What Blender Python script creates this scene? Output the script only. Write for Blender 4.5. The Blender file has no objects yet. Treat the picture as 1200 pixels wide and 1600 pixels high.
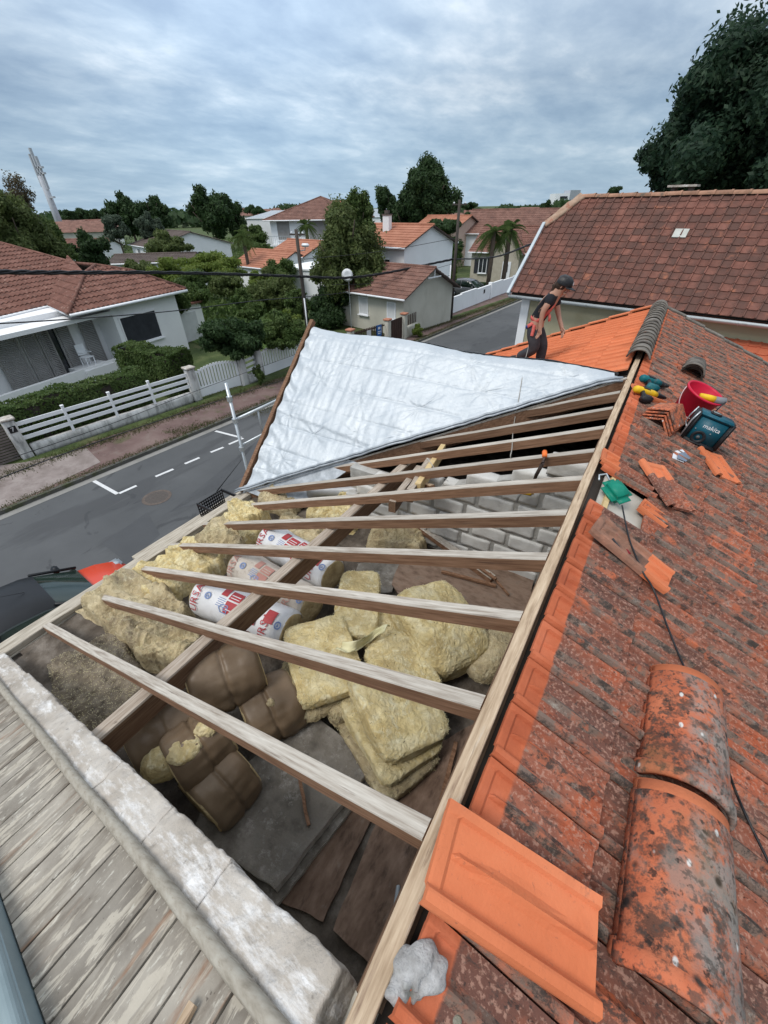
import bpy, bmesh, math, random
import numpy as np
from mathutils import Vector, Matrix, noise, Quaternion
random.seed(7); rng = np.random.default_rng(11)
SC = bpy.context.scene; COL = SC.collection
R = math.radians
# ---------------------------------------------------------------- camera
CAMZ = 7.0
FPX = 643.98; PIT = R(36.574); ROL = R(-.973); YAW = R(32.408)
F_ = Vector((-math.sin(YAW)*math.cos(PIT), math.cos(YAW)*math.cos(PIT), -math.sin(PIT)))
R0 = Vector((math.cos(YAW), math.sin(YAW), 0)); U0 = R0.cross(F_)
RT = R0*math.cos(ROL)+U0*math.sin(ROL); UP = -R0*math.sin(ROL)+U0*math.cos(ROL)
cam = bpy.data.cameras.new('camera'); camo = bpy.data.objects.new('camera', cam); COL.objects.link(camo)
cam.sensor_fit = 'HORIZONTAL'; cam.sensor_width = 36; cam.lens = 36*FPX/1200
cam.clip_start = .05; cam.clip_end = 6000
m3 = Matrix((RT, UP, -F_)).transposed(); camo.matrix_world = Matrix.Translation((0, 0, CAMZ)) @ m3.to_4x4()
SC.camera = camo
# ---------------------------------------------------------------- world, sun, exposure
SUN_EL, SUN_AZ = R(56), R(-158)       # azimuth from +Y towards +X
w = bpy.data.worlds.new('World'); SC.world = w; w.use_nodes = True
nt = w.node_tree; nt.nodes.clear(); N = nt.nodes.new; L = nt.links.new
out = N('ShaderNodeOutputWorld'); bg = N('ShaderNodeBackground'); bg.inputs[1].default_value = .1; L(bg.outputs[0], out.inputs[0])
sky = N('ShaderNodeTexSky'); sky.sky_type = 'NISHITA'; sky.sun_disc = False; sky.sun_elevation = SUN_EL; sky.sun_rotation = SUN_AZ
tc = N('ShaderNodeTexCoord'); sp = N('ShaderNodeSeparateXYZ'); L(tc.outputs['Generated'], sp.inputs[0])
def wm(op, a, b=None, c=None):
    n = N('ShaderNodeMath'); n.operation = op
    for i, v in enumerate((a, b, c)):
        if v is None: continue
        if isinstance(v, (int, float)): n.inputs[i].default_value = v
        else: L(v, n.inputs[i])
    return n.outputs[0]
zz = wm('ADD', wm('MAXIMUM', sp.outputs[2], 0.0), .16)
cx_ = wm('DIVIDE', sp.outputs[0], zz); cy_ = wm('DIVIDE', sp.outputs[1], zz)
cb = N('ShaderNodeCombineXYZ'); L(cx_, cb.inputs[0]); L(cy_, cb.inputs[1])
def wnoise(scale, detail, rough, off, dist=0., sx=1, sy=1, rot=0):
    mp = N('ShaderNodeMapping'); mp.inputs['Location'].default_value = off; mp.inputs['Scale'].default_value = (sx, sy, 1); mp.inputs['Rotation'].default_value = (0, 0, rot)
    L(cb.outputs[0], mp.inputs[0]); n = N('ShaderNodeTexNoise'); n.inputs['Scale'].default_value = scale
    n.inputs['Detail'].default_value = detail; n.inputs['Roughness'].default_value = rough; n.inputs['Distortion'].default_value = dist
    L(mp.outputs[0], n.inputs['Vector']); return n.outputs['Fac']
def wramp(f, stops):
    r = N('ShaderNodeValToRGB'); e = r.color_ramp.elements
    while len(e) > 1: e.remove(e[-1])
    e[0].position = stops[0][0]; e[0].color = stops[0][1]
    for p_, c_ in stops[1:]:
        x = e.new(p_); x.color = c_
    L(f, r.inputs[0]); return r.outputs[0]
n1 = wnoise(1.25, 6, .52, (3.1, 1.2, 0), .1, 1, .75, R(-20)); n2 = wnoise(4.2, 8, .58, (7.7, 4.2, 3), .15, 1, .7, R(-20)); n3 = wnoise(.22, 3, .5, (1.7, 9.2, 0), .2)
cl = wm('ADD', wm('ADD', wm('MULTIPLY', n1, .44), wm('MULTIPLY', n2, .36)), wm('MULTIPLY', n3, .26))
ccol = wramp(cl, [(.40, (.225, .325, .465, 1)), (.50, (.315, .425, .56, 1)), (.575, (.43, .54, .66, 1)), (.68, (.70, .78, .86, 1))])
hz = wramp(sp.outputs[2], [(0.0, (1, 1, 1, 1)), (.16, (0, 0, 0, 1))])
mixh = N('ShaderNodeMixRGB'); L(wm('MULTIPLY', hz, .5), mixh.inputs[0]); L(ccol, mixh.inputs[1]); mixh.inputs[2].default_value = (.38, .57, .74, 1)
# brighter patch of thin cloud in front of the sun side
br = N('ShaderNodeVectorMath'); br.operation = 'DOT_PRODUCT'; L(tc.outputs['Generated'], br.inputs[0]); br.inputs[1].default_value = Vector((-.66, .68, .30)).normalized()
bb = wm('POWER', wm('MAXIMUM', br.outputs['Value'], 0), 22)
ve = N('ShaderNodeVectorMath'); ve.operation = 'SCALE'; L(mixh.outputs[0], ve.inputs[0]); zen = wramp(sp.outputs[2], [(.16, (0, 0, 0, 1)), (.75, (1, 1, 1, 1))]); L(wm('MULTIPLY', wm('MULTIPLY_ADD', bb, 3.8, 7.3), wm('MULTIPLY_ADD', zen, 1.4, 1.0)), ve.inputs['Scale'])
mx = N('ShaderNodeMixRGB'); mx.inputs[0].default_value = .9; L(sky.outputs[0], mx.inputs[1]); mz = N('ShaderNodeMixRGB'); L(wm('MULTIPLY', zen, .7), mz.inputs[0]); L(ve.outputs[0], mz.inputs[1]); mz.inputs[2].default_value = (9.2, 9.3, 9.4, 1); L(mz.outputs[0], mx.inputs[2]); L(mx.outputs[0], bg.inputs[0])
sl = bpy.data.lights.new('sun', 'SUN'); sl.energy = 1.45; sl.angle = R(20); sl.color = (1, .96, .9)
so = bpy.data.objects.new('sun', sl); COL.objects.link(so)
sd = Vector((math.sin(SUN_AZ)*math.cos(SUN_EL), math.cos(SUN_AZ)*math.cos(SUN_EL), math.sin(SUN_EL)))
so.rotation_euler = sd.to_track_quat('Z', 'Y').to_euler(); so.location = (0, 0, 60)
vs = SC.view_settings; vs.view_transform = 'Standard'; vs.look = 'None'; vs.exposure = 0.45; vs.gamma = 1; vs.use_curve_mapping = False
SC.render.engine = 'CYCLES'
# ---------------------------------------------------------------- measuring helpers (photo pixel -> point in the place)
CAM = Vector((0, 0, CAMZ))
def ray(x, y): return ((x-600)*RT-(y-800)*UP+FPX*F_).normalized()
def at_z(x, y, z): d = ray(x, y); return CAM+d*((z-CAMZ)/d.z)
def at_x(x, y, X): d = ray(x, y); return CAM+d*(X/d.x)
def at_y(x, y, Y): d = ray(x, y); return CAM+d*(Y/d.y)
def at_d(x, y, D): d = ray(x, y); return CAM+d*(D/math.hypot(d.x, d.y))
def at_pl(x, y, P, n): d = ray(x, y); return CAM+d*((Vector(P)-CAM).dot(n)/d.dot(n))
SL = math.tan(R(23.05)); RX = -.1; RZ = 5.5
def left_z(x): return RZ-SL*(RX-x)
def right_z(x): return RZ-SL*(x-RX)
def at_l(x, y, dz=0): return at_pl(x, y, (RX, 0, RZ+dz), Vector((-SL, 0, 1)))
def at_r(x, y, dz=0): return at_pl(x, y, (RX, 0, RZ+dz), Vector((SL, 0, 1)))
# ---------------------------------------------------------------- objects
WL = {}
def meta(o, label=None, cat=None, group=None, kind=None):
    if label: o['label'] = label
    if cat: o['category'] = cat
    if group: o['group'] = group
    if kind: o['kind'] = kind
    return o
def thing(name, label, cat, loc=(0, 0, 0), group=None):
    o = bpy.data.objects.new(name, None); COL.objects.link(o); o.location = loc; o.empty_display_size = .1
    WL[o.name] = Vector(loc); return meta(o, label, cat, group)
def link(name, me, m=None, parent=None, world=None):
    """mesh in world coordinates (world=None) or placed by a world matrix"""
    o = bpy.data.objects.new(name, me); COL.objects.link(o)
    if m is not None and len(me.materials) == 0:
        for q in (m if isinstance(m, (list, tuple)) else [m]): me.materials.append(q)
    mw = world.copy() if world is not None else Matrix.Identity(4)
    if parent is not None:
        o.parent = parent; mw = Matrix.Translation(-WL[parent.name]) @ mw
        WL[o.name] = WL[parent.name]+mw.translation if world is not None else Vector(WL[parent.name])
    else: WL[o.name] = mw.translation.copy()
    if parent is not None and world is None:
        # keep the origin at the parent's base: move the mesh itself
        me.transform(Matrix.Translation(-WL[parent.name])); mw = Matrix.Identity(4)
    o.matrix_basis = mw
    return o
class MB:
    def __init__(s): s.v = []; s.f = []; s.mi = []
    def add(s, vs_, fs, mi=0):
        b = len(s.v); s.v += [tuple(v) for v in vs_]; s.f += [[b+i for i in f] for f in fs]; s.mi += [mi]*len(fs); return s
    def box(s, c, size, rot=None, mi=0):
        M = rot.to_3x3() if rot is not None else Matrix.Identity(3); c = Vector(c)
        vs_ = [c+M @ Vector((x*size[0]/2, y*size[1]/2, z*size[2]/2)) for x in (-1, 1) for y in (-1, 1) for z in (-1, 1)]
        return s.add(vs_, [(0, 1, 3, 2), (4, 6, 7, 5), (0, 4, 5, 1), (2, 3, 7, 6), (0, 2, 6, 4), (1, 5, 7, 3)], mi)
    def beam(s, a, b, w_, h, up=(0, 0, 1), mi=0):
        a, b = Vector(a), Vector(b); d = (b-a).normalized(); r = d.cross(Vector(up)).normalized(); u = r.cross(d)
        vs_ = [p+r*x*w_/2+u*z*h/2 for p in (a, b) for x in (-1, 1) for z in (-1, 1)]
        return s.add(vs_, [(0, 1, 3, 2), (4, 6, 7, 5), (0, 4, 5, 1), (2, 3, 7, 6), (0, 2, 6, 4), (1, 5, 7, 3)], mi)
    def prism(s, poly, d, mi=0):
        """poly of world points extruded by vector d"""
        poly = [Vector(p) for p in poly]; d = Vector(d); n = len(poly)
        return s.add(poly+[p+d for p in poly], [list(range(n))[::-1], list(range(n, 2*n))]+[(i, (i+1) % n, n+(i+1) % n, n+i) for i in range(n)], mi)
    def tube(s, pts, r, n=8, r2=None, cap=True, mi=0):
        pts = [Vector(p) for p in pts]; m = len(pts); vs_ = []; u = None
        for i, p in enumerate(pts):
            d = (pts[min(i+1, m-1)]-pts[max(i-1, 0)]).normalized()
            if u is None: u = d.orthogonal().normalized()
            else: u = (u-d*u.dot(d)).normalized()
            v = d.cross(u); rr = r if r2 is None else r+(r2-r)*i/(m-1)
            if isinstance(r, (list, tuple)): rr = r[i]
            vs_ += [p+(u*math.cos(2*math.pi*k/n)+v*math.sin(2*math.pi*k/n))*rr for k in range(n)]
        fs = [(i*n+k, i*n+(k+1) % n, (i+1)*n+(k+1) % n, (i+1)*n+k) for i in range(m-1) for k in range(n)]
        if cap: fs += [list(range(n))[::-1], list(range((m-1)*n, m*n))]
        return s.add(vs_, fs, mi)
    def quad(s, a, b, c, d, mi=0): return s.add([a, b, c, d], [(0, 1, 2, 3)], mi)
    def lathe(s, prof, M=None, n=24, a0=0, a1=2*math.pi, mi=0):
        M = M or Matrix.Identity(4); full = abs(a1-a0-2*math.pi) < 1e-4; k = n if full else n+1
        vs_ = [M @ Vector((r*math.cos(a0+(a1-a0)*j/n), r*math.sin(a0+(a1-a0)*j/n), z)) for r, z in prof for j in range(k)]
        fs = [(i*k+j, i*k+(j+1) % k, (i+1)*k+(j+1) % k, (i+1)*k+j) for i in range(len(prof)-1) for j in range(n)]
        return s.add(vs_, fs, mi)
    def mesh(s, name, smooth=False, bevel=0):
        me = bpy.data.meshes.new(name); me.from_pydata(s.v, [], s.f); me.polygons.foreach_set('material_index', s.mi)
        if bevel or True:
            bm = bmesh.new(); bm.from_mesh(me)
            bmesh.ops.recalc_face_normals(bm, faces=bm.faces)
            if bevel: bmesh.ops.bevel(bm, geom=[e for e in bm.edges if e.is_manifold and e.calc_face_angle(0) > .6], offset=bevel, segments=1, affect='EDGES')
            bm.to_mesh(me); bm.free()
        if smooth: me.polygons.foreach_set('use_smooth', [True]*len(me.polygons))
        me.update(); return me
    def build(s, name, m, parent=None, smooth=False, bevel=0, world=None):
        me = s.mesh(name, smooth, bevel)
        return link(name, me, m, parent, world)
def frame(o, x, z):
    """matrix with origin o, x axis along x, z axis near z"""
    x = Vector(x).normalized(); z = Vector(z); y = z.cross(x).normalized(); z = x.cross(y)
    M = Matrix((x, y, z)).transposed().to_4x4(); M.translation = Vector(o); return M
def nz(p, s, seed=0): return noise.noise(Vector((p[0]*s+seed*7.3, p[1]*s-seed*3.1, p[2]*s+seed*1.7)))
# ---------------------------------------------------------------- materials
def mat(name, cols, scale=4, detail=6, rough=.85, bump=.3, bscale=30, layers=(), metal=0, stretch=(1, 1, 1), rnd=0, obj=False, spec=.3, dist=0, bdist=.01, bdi=0, bdet=6, isl=0, pre=None):
    m = bpy.data.materials.new(name); m.use_nodes = True; t = m.node_tree; N = t.nodes.new; L = t.links.new
    b = t.nodes['Principled BSDF']; b.inputs['Roughness'].default_value = rough; b.inputs['Metallic'].default_value = metal; b.inputs['Specular IOR Level'].default_value = spec
    if obj: src = N('ShaderNodeTexCoord').outputs['Object']
    else: src = N('ShaderNodeNewGeometry').outputs['Position']
    oi = N('ShaderNodeObjectInfo')
    if rnd:
        sc_ = N('ShaderNodeVectorMath'); sc_.operation = 'SCALE'; sc_.inputs[0].default_value = (37, 53, 71); L(oi.outputs['Random'], sc_.inputs['Scale'])
        ad = N('ShaderNodeVectorMath'); L(src, ad.inputs[0]); L(sc_.outputs[0], ad.inputs[1]); src = ad.outputs[0]
    if pre:
        m0 = N('ShaderNodeMapping'); m0.inputs['Rotation'].default_value = pre; L(src, m0.inputs[0]); src = m0.outputs[0]
    mp = N('ShaderNodeMapping'); mp.inputs['Scale'].default_value = stretch; L(src, mp.inputs[0]); v = mp.outputs[0]
    def nn(sc, det=6, ro=.6, di=0, vec=None):
        n = N('ShaderNodeTexNoise'); n.inputs['Scale'].default_value = sc; n.inputs['Detail'].default_value = det; n.inputs['Roughness'].default_value = ro; n.inputs['Distortion'].default_value = di
        L(vec or v, n.inputs['Vector']); return n.outputs['Fac']
    def ramp(f, lo, hi, c0, c1):
        r = N('ShaderNodeValToRGB'); e = r.color_ramp.elements; e[0].position = lo; e[0].color = c0; e[1].position = hi; e[1].color = c1; L(f, r.inputs[0]); return r
    c4 = lambda c: (c[0], c[1], c[2], 1)
    r = N('ShaderNodeValToRGB'); e = r.color_ramp.elements; n = len(cols)
    e[0].position = .3; e[0].color = c4(cols[0])
    if n == 1: e[1].position = .7; e[1].color = c4(cols[0])
    else:
        e[1].position = .7; e[1].color = c4(cols[-1])
        for i in range(1, n-1):
            x = e.new(.3+.4*i/(n-1)); x.color = c4(cols[i])
    L(nn(scale, detail, .6, dist), r.inputs[0]); c = r.outputs[0]
    if rnd or isl:
        hs = N('ShaderNodeHueSaturation'); mr = N('ShaderNodeMapRange'); k = rnd or isl; mr.inputs[3].default_value = 1-k; mr.inputs[4].default_value = 1+k
        L(N('ShaderNodeNewGeometry').outputs['Random Per Island'] if isl else oi.outputs['Random'], mr.inputs[0]); L(mr.outputs[0], hs.inputs['Value']); L(c, hs.inputs['Color']); c = hs.outputs[0]
    for ly in layers:
        col, sc, lo, hi = ly[:4]; st = ly[4] if len(ly) > 4 else 1; ex = ly[5] if len(ly) > 5 else {}
        vec = None
        if 'stretch' in ex:
            m2 = N('ShaderNodeMapping'); m2.inputs['Scale'].default_value = ex['stretch']; L(src, m2.inputs[0]); vec = m2.outputs[0]
        if ex.get('vor'):
            vo = N('ShaderNodeTexVoronoi'); vo.inputs['Scale'].default_value = sc; L(vec or v, vo.inputs['Vector']); f = ramp(vo.outputs['Distance'], lo, hi, (st,)*3+(1,), (0, 0, 0, 1)).outputs[0]
        else: f = ramp(nn(sc, ex.get('det', 6), ex.get('ro', .62), ex.get('di', 0), vec), lo, hi, (0, 0, 0, 1), (st,)*3+(1,)).outputs[0]
        if 'axis' in ex:      # (axis index, from, to): limits the layer to where the world coordinate is beyond
            a, x0, x1 = ex['axis']; sx = N('ShaderNodeSeparateXYZ'); L(N('ShaderNodeNewGeometry').outputs['Position'], sx.inputs[0])
            wob = N('ShaderNodeMath'); wob.operation = 'MULTIPLY_ADD'; L(nn(14, 3), wob.inputs[0]); wob.inputs[1].default_value = ex.get('wob', .03); L(sx.outputs[a], wob.inputs[2])
            mr = N('ShaderNodeMapRange'); mr.inputs[1].default_value = x0; mr.inputs[2].default_value = x1; L(wob.outputs[0], mr.inputs[0])
            mu = N('ShaderNodeMath'); mu.operation = 'MULTIPLY'; L(f, mu.inputs[0]); L(mr.outputs[0], mu.inputs[1]); f = mu.outputs[0]
        mx = N('ShaderNodeMixRGB'); L(f, mx.inputs[0]); L(c, mx.inputs[1]); mx.inputs[2].default_value = c4(col); c = mx.outputs[0]
    L(c, b.inputs['Base Color'])
    if bump:
        bp = N('ShaderNodeBump'); bp.inputs['Strength'].default_value = bump; bp.inputs['Distance'].default_value = bdist; L(nn(bscale, bdet, .65, bdi), bp.inputs['Height']); L(bp.outputs[0], b.inputs['Normal'])
    return m
def leaf_mat(name, c1, c2, c3=None):
    m = bpy.data.materials.new(name); m.use_nodes = True; t = m.node_tree; N = t.nodes.new; L = t.links.new; b = t.nodes['Principled BSDF']
    g = N('ShaderNodeNewGeometry'); r = N('ShaderNodeValToRGB'); e = r.color_ramp.elements; e[0].color = (*c1, 1); e[1].color = (*c2, 1); L(g.outputs['Random Per Island'], r.inputs[0])
    n = N('ShaderNodeTexNoise'); n.inputs['Scale'].default_value = .9; L(g.outputs['Position'], n.inputs['Vector'])
    mx = N('ShaderNodeMixRGB'); mx.blend_type = 'MIX'; rr = N('ShaderNodeValToRGB'); rr.color_ramp.elements[0].position = .45; rr.color_ramp.elements[1].position = .65; L(n.outputs['Fac'], rr.inputs[0]); L(rr.outputs[0], mx.inputs[0])
    L(r.outputs[0], mx.inputs[1]); mx.inputs[2].default_value = (*(c3 or c2), 1); L(mx.outputs[0], b.inputs['Base Color']); b.inputs['Roughness'].default_value = .6; b.inputs['Specular IOR Level'].default_value = .25
    tr = N('ShaderNodeBsdfTranslucent'); L(mx.outputs[0], tr.inputs['Color']); ms = N('ShaderNodeMixShader'); ms.inputs[0].default_value = .45; L(b.outputs[0], ms.inputs[1]); L(tr.outputs[0], ms.inputs[2]); L(ms.outputs[0], t.nodes['Material Output'].inputs['Surface'])
    return m
# ================================================================ the house whose roof is open
M = {}
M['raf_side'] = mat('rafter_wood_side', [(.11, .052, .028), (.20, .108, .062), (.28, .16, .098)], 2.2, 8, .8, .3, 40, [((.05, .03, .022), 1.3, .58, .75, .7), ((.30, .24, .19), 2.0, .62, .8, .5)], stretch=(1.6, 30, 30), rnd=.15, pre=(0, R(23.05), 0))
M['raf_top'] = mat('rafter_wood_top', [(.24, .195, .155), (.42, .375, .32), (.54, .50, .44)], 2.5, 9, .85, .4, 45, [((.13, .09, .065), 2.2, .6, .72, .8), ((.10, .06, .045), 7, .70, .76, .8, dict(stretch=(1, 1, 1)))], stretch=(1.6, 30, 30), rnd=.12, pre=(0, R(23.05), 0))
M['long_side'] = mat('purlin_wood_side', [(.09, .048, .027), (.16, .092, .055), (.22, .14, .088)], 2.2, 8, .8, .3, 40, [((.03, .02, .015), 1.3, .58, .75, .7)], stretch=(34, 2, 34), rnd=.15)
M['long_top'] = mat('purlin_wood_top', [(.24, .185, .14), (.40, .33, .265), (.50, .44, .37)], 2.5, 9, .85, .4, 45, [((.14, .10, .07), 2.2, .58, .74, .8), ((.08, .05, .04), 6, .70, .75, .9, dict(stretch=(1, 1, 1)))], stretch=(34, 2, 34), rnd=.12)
M['ridge_wood'] = mat('ridge_batten_wood', [(.30, .21, .13), (.46, .34, .23), (.60, .47, .33)], 2.6, 9, .8, .35, 45, [((.16, .095, .06), 2.4, .56, .72, .85), ((.07, .04, .032), 5, .68, .74, .9, dict(stretch=(1, .4, 1))), ((.5, .47, .42), 3, .62, .8, .5)], stretch=(26, 2, 26))
M['new_wood'] = mat('new_wood', [(.50, .36, .17), (.62, .47, .25)], 3, 7, .7, .2, 40, [((.35, .22, .1), 3, .6, .75, .6)], stretch=(3, 10, 10))
M['plate'] = mat('wall_plate_wood', [(.24, .205, .16), (.42, .37, .30), (.56, .51, .43)], 2.5, 9, .9, .45, 50, [((.12, .09, .06), 2, .58, .72, .8)], stretch=(24, 1.6, 24))
M['stone'] = mat('lime_mortar_stone', [(.27, .235, .195), (.42, .375, .325), (.55, .51, .46)], 3.0, 10, .95, 1.0, 14, [((.80, .79, .78), 2.8, .50, .66, .85, dict(stretch=(1, 4, 1), ro=.75)), ((.23, .20, .17), 4.5, .56, .72, .7), ((.13, .115, .10), 26, .62, .72, .6), ((.42, .36, .29), 2.0, .58, .75, .5)], bdist=.02)
M['soffit'] = mat('peeling_grey_paint_boards', [(.20, .175, .145), (.28, .25, .21), (.355, .32, .27)], 6, 8, .85, .35, 40, [((.50, .45, .37), 7.0, .53, .57, .7, dict(di=.6, stretch=(3.4, .8, 1))), ((.60, .57, .49), 26, .60, .66, .6, dict(stretch=(2.5, .8, 1))), ((.11, .085, .062), 3.0, .53, .68, .8, dict(stretch=(3, .7, 3))), ((.24, .13, .075), 2.4, .60, .68, .8, dict(stretch=(4, .6, 4))), ((.05, .04, .03), 40, .66, .72, .7)], rnd=.14)
M['pole'] = mat('mortar_smeared_batten', [(.24, .21, .165), (.35, .315, .26), (.42, .39, .33)], 3, 8, .9, .4, 40, [((.17, .13, .09), 5, .6, .72, .7), ((.6, .57, .50), 9, .66, .74, .7)], stretch=(3, 14, 14))
M['barge'] = mat('blue_grey_painted_board', [(.20, .255, .27), (.26, .32, .335)], 3, 6, .5, .1, 30, [((.13, .16, .17), 6, .62, .75, .6)])
M['dark_floor'] = mat('attic_dust', [(.055, .044, .035), (.12, .098, .078), (.22, .19, .16)], 5, 10, .95, .9, 22, [((.36, .33, .29), 14, .60, .70, .6, dict(ro=.85)), ((.02, .016, .012), 4, .55, .7, .7)], bdist=.02)
M['slab'] = mat('dusty_plaster_slab', [(.09, .08, .066), (.18, .16, .135), (.30, .275, .24)], 6, 10, .95, .9, 26, [((.42, .40, .37), 8, .54, .68, .65, dict(ro=.85)), ((.035, .03, .025), 3, .56, .7, .7), ((.55, .54, .52), 60, .70, .76, .7)], bdist=.015)
M['slab_edge'] = mat('broken_plaster_edge', [(.50, .48, .45), (.74, .72, .69)], 12, 8, .95, .5, 40)
M['brown_board'] = mat('stained_floorboard', [(.11, .068, .048), (.20, .13, .092), (.29, .20, .15)], 3, 9, .85, .4, 40, [((.04, .027, .02), 2.4, .55, .7, .8), ((.27, .22, .18), 5, .62, .74, .5)], stretch=(5, 2, 5), rnd=.15)
M['plywood'] = mat('brown_plywood', [(.13, .085, .06), (.22, .15, .11), (.29, .21, .16)], 3, 9, .85, .3, 40, [((.07, .05, .036), 3, .57, .7, .8), ((.35, .30, .25), 3, .6, .76, .5)], stretch=(3, 6, 5))
M['block'] = mat('concrete_block', [(.50, .49, .46), (.60, .59, .56), (.68, .67, .64)], 5, 9, .95, .6, 45, [((.26, .25, .24), 3, .6, .75, .6)], rnd=.1)
M['mortar'] = mat('grey_mortar', [(.28, .27, .25), (.38, .37, .345), (.46, .45, .42)], 6, 9, .95, .8, 25, [((.42, .41, .39), 3, .6, .75, .5)], bdist=.02)
M['render'] = mat('cream_render', [(.52, .49, .42), (.58, .55, .48)], 2, 8, .95, .2, 30, [((.42, .39, .33), 1.2, .6, .8, .5)])
M['dark'] = mat('dark_deck', [(.03, .025, .02), (.05, .04, .033)], 4, 6, .9, .2, 20)
LICH = ((.055, .045, .042), (.12, .105, .098), (.20, .19, .18))
AX = dict(axis=(0, .058, .066), wob=.022)
def tile_m(nm, k):
    base = [(.36, .085, .036), (.46, .118, .05), (.54, .158, .078)]
    pan = [((.24, .090, .058), 5, .36, .52, .85, AX), ((.115, .058, .045), 1.6, .42, .57, .85, AX), ((.46, .27, .20), 70, .52, .60, .55, AX),
           ((.055, .042, .036), 24, .53, .60, .82, dict(AX, stretch=(.6, 1.3, 1), ro=.85, det=10)), ((.25, .215, .18), 16, .66, .74, .6, dict(AX, ro=.85, det=10)), ((.03, .026, .024), 55, .60, .66, .75, AX), ((.35, .11, .055), 9, .60, .70, .5, AX)]
    rib = [((.145, .118, .096), 7, .34, .52, .90, AX), ((.32, .295, .255), 17, .55, .64, .75, dict(AX, ro=.85, det=10)), ((.040, .034, .030), 12, .50, .57, .88, dict(AX, ro=.85, det=10)),
           ((.36, .115, .062), 18, .58, .66, .8, AX), ((.02, .018, .017), 60, .62, .67, .7, AX)]
    return mat(nm, base, 5, 8, .88, .5, 60, rib if k else pan, rnd=.18, bdist=.007)
M['tile'] = tile_m('weathered_clay_tile', 0); M['tile_rib'] = tile_m('lichen_on_ribs', 1)
M['tile_new'] = mat('new_clay_tile', [(.52, .145, .058), (.58, .17, .072), (.62, .195, .088)], 3, 6, .8, .25, 90, [((.42, .12, .055), 4, .56, .72, .55), ((.25, .10, .06), 60, .63, .69, .5), ((.16, .10, .075), 12, .66, .72, .5)], rnd=.08)
M['tile_big'] = mat('bright_new_clay_tile', [(.60, .155, .05), (.66, .175, .058), (.68, .185, .064)], 5, 6, .7, .25, 90, [((.50, .13, .05), 5, .54, .72, .5), ((.62, .33, .20), 3.5, .56, .74, .35, dict(ro=.8)), ((.30, .10, .05), 85, .64, .70, .5), ((.20, .12, .08), 11, .68, .74, .5)])
M['cap_lich'] = mat('lichen_ridge_tile', [(.40, .10, .045), (.50, .14, .065), (.55, .18, .09)], 6, 8, .9, .5, 50, [
    ((.045, .035, .028), 9, .50, .60, .80, dict(ro=.8)), ((.24, .225, .20), 7, .40, .54, .85, dict(axis=(0, .60, .66), wob=.12, ro=.8)), ((.20, .19, .165), 5, .57, .66, .6), ((.02, .018, .016), 30, .58, .64, .85),
    ((.014, .012, .011), 10, .08, .17, .95, dict(vor=1)), ((.62, .60, .56), 13, .09, .14, .9, dict(vor=1, stretch=(1.3, .8, 1))), ((.06, .05, .042), 40, .52, .60, .7), ((.12, .075, .03), 3, .6, .72, .5)], bdist=.008, rnd=.08)
M['cap_grey'] = mat('grey_weathered_ridge_tile', [(.10, .085, .07), (.16, .14, .118), (.22, .20, .175)], 7, 8, .9, .5, 50, [((.05, .04, .035), 9, .52, .64, .8), ((.30, .13, .08), 5, .64, .74, .6)], rnd=.15)

HX, HY = RX, 4.7
house = thing('house_under_repair', 'house in the foreground, one roof slope stripped to rafters, the other still clay tiled', 'house', (HX, HY, 0))
EX = -4.41; EZ = left_z(EX); GY0, GY1 = -.07, .06; YF = 9.53; VY0 = 3.19; VY1 = 5.06; XR = 4.3; FL = 3.62
# outer walls
for nm, pts, d in [('street_wall', [(EX, .06, 0), (EX, YF-.1, 0), (EX, YF-.1, EZ-.13), (EX, .06, EZ-.13)], (.2, 0, 0)),
                   ('garden_wall', [(XR-.2, .06, 0), (XR-.2, YF-.1, 0), (XR-.2, YF-.1, right_z(XR)-.1), (XR-.2, .06, right_z(XR)-.1)], (.2, 0, 0)),
                   ('rear_gable_wall', [(EX, YF-.3, 0), (XR, YF-.3, 0), (XR, YF-.3, right_z(XR)-.12), (RX, YF-.3, RZ-.12), (EX, YF-.3, EZ-.12)], (0, .2, 0)),
                   ('gable_wall', [(EX, GY0+.01, 0), (XR, GY0+.01, 0), (XR, GY0+.01, right_z(XR)-.14), (RX, GY0+.01, RZ-.16), (EX, GY0+.01, EZ-.16)], (0, .12, 0))]:
    MB().prism(pts, d).build(nm, M['render'], house)
gw = [o for o in house.children if o.name.startswith('gable_wall')][0] if house.children else None
gw = [o for o in COL.objects if o.name == 'gable_wall'][0]
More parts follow.
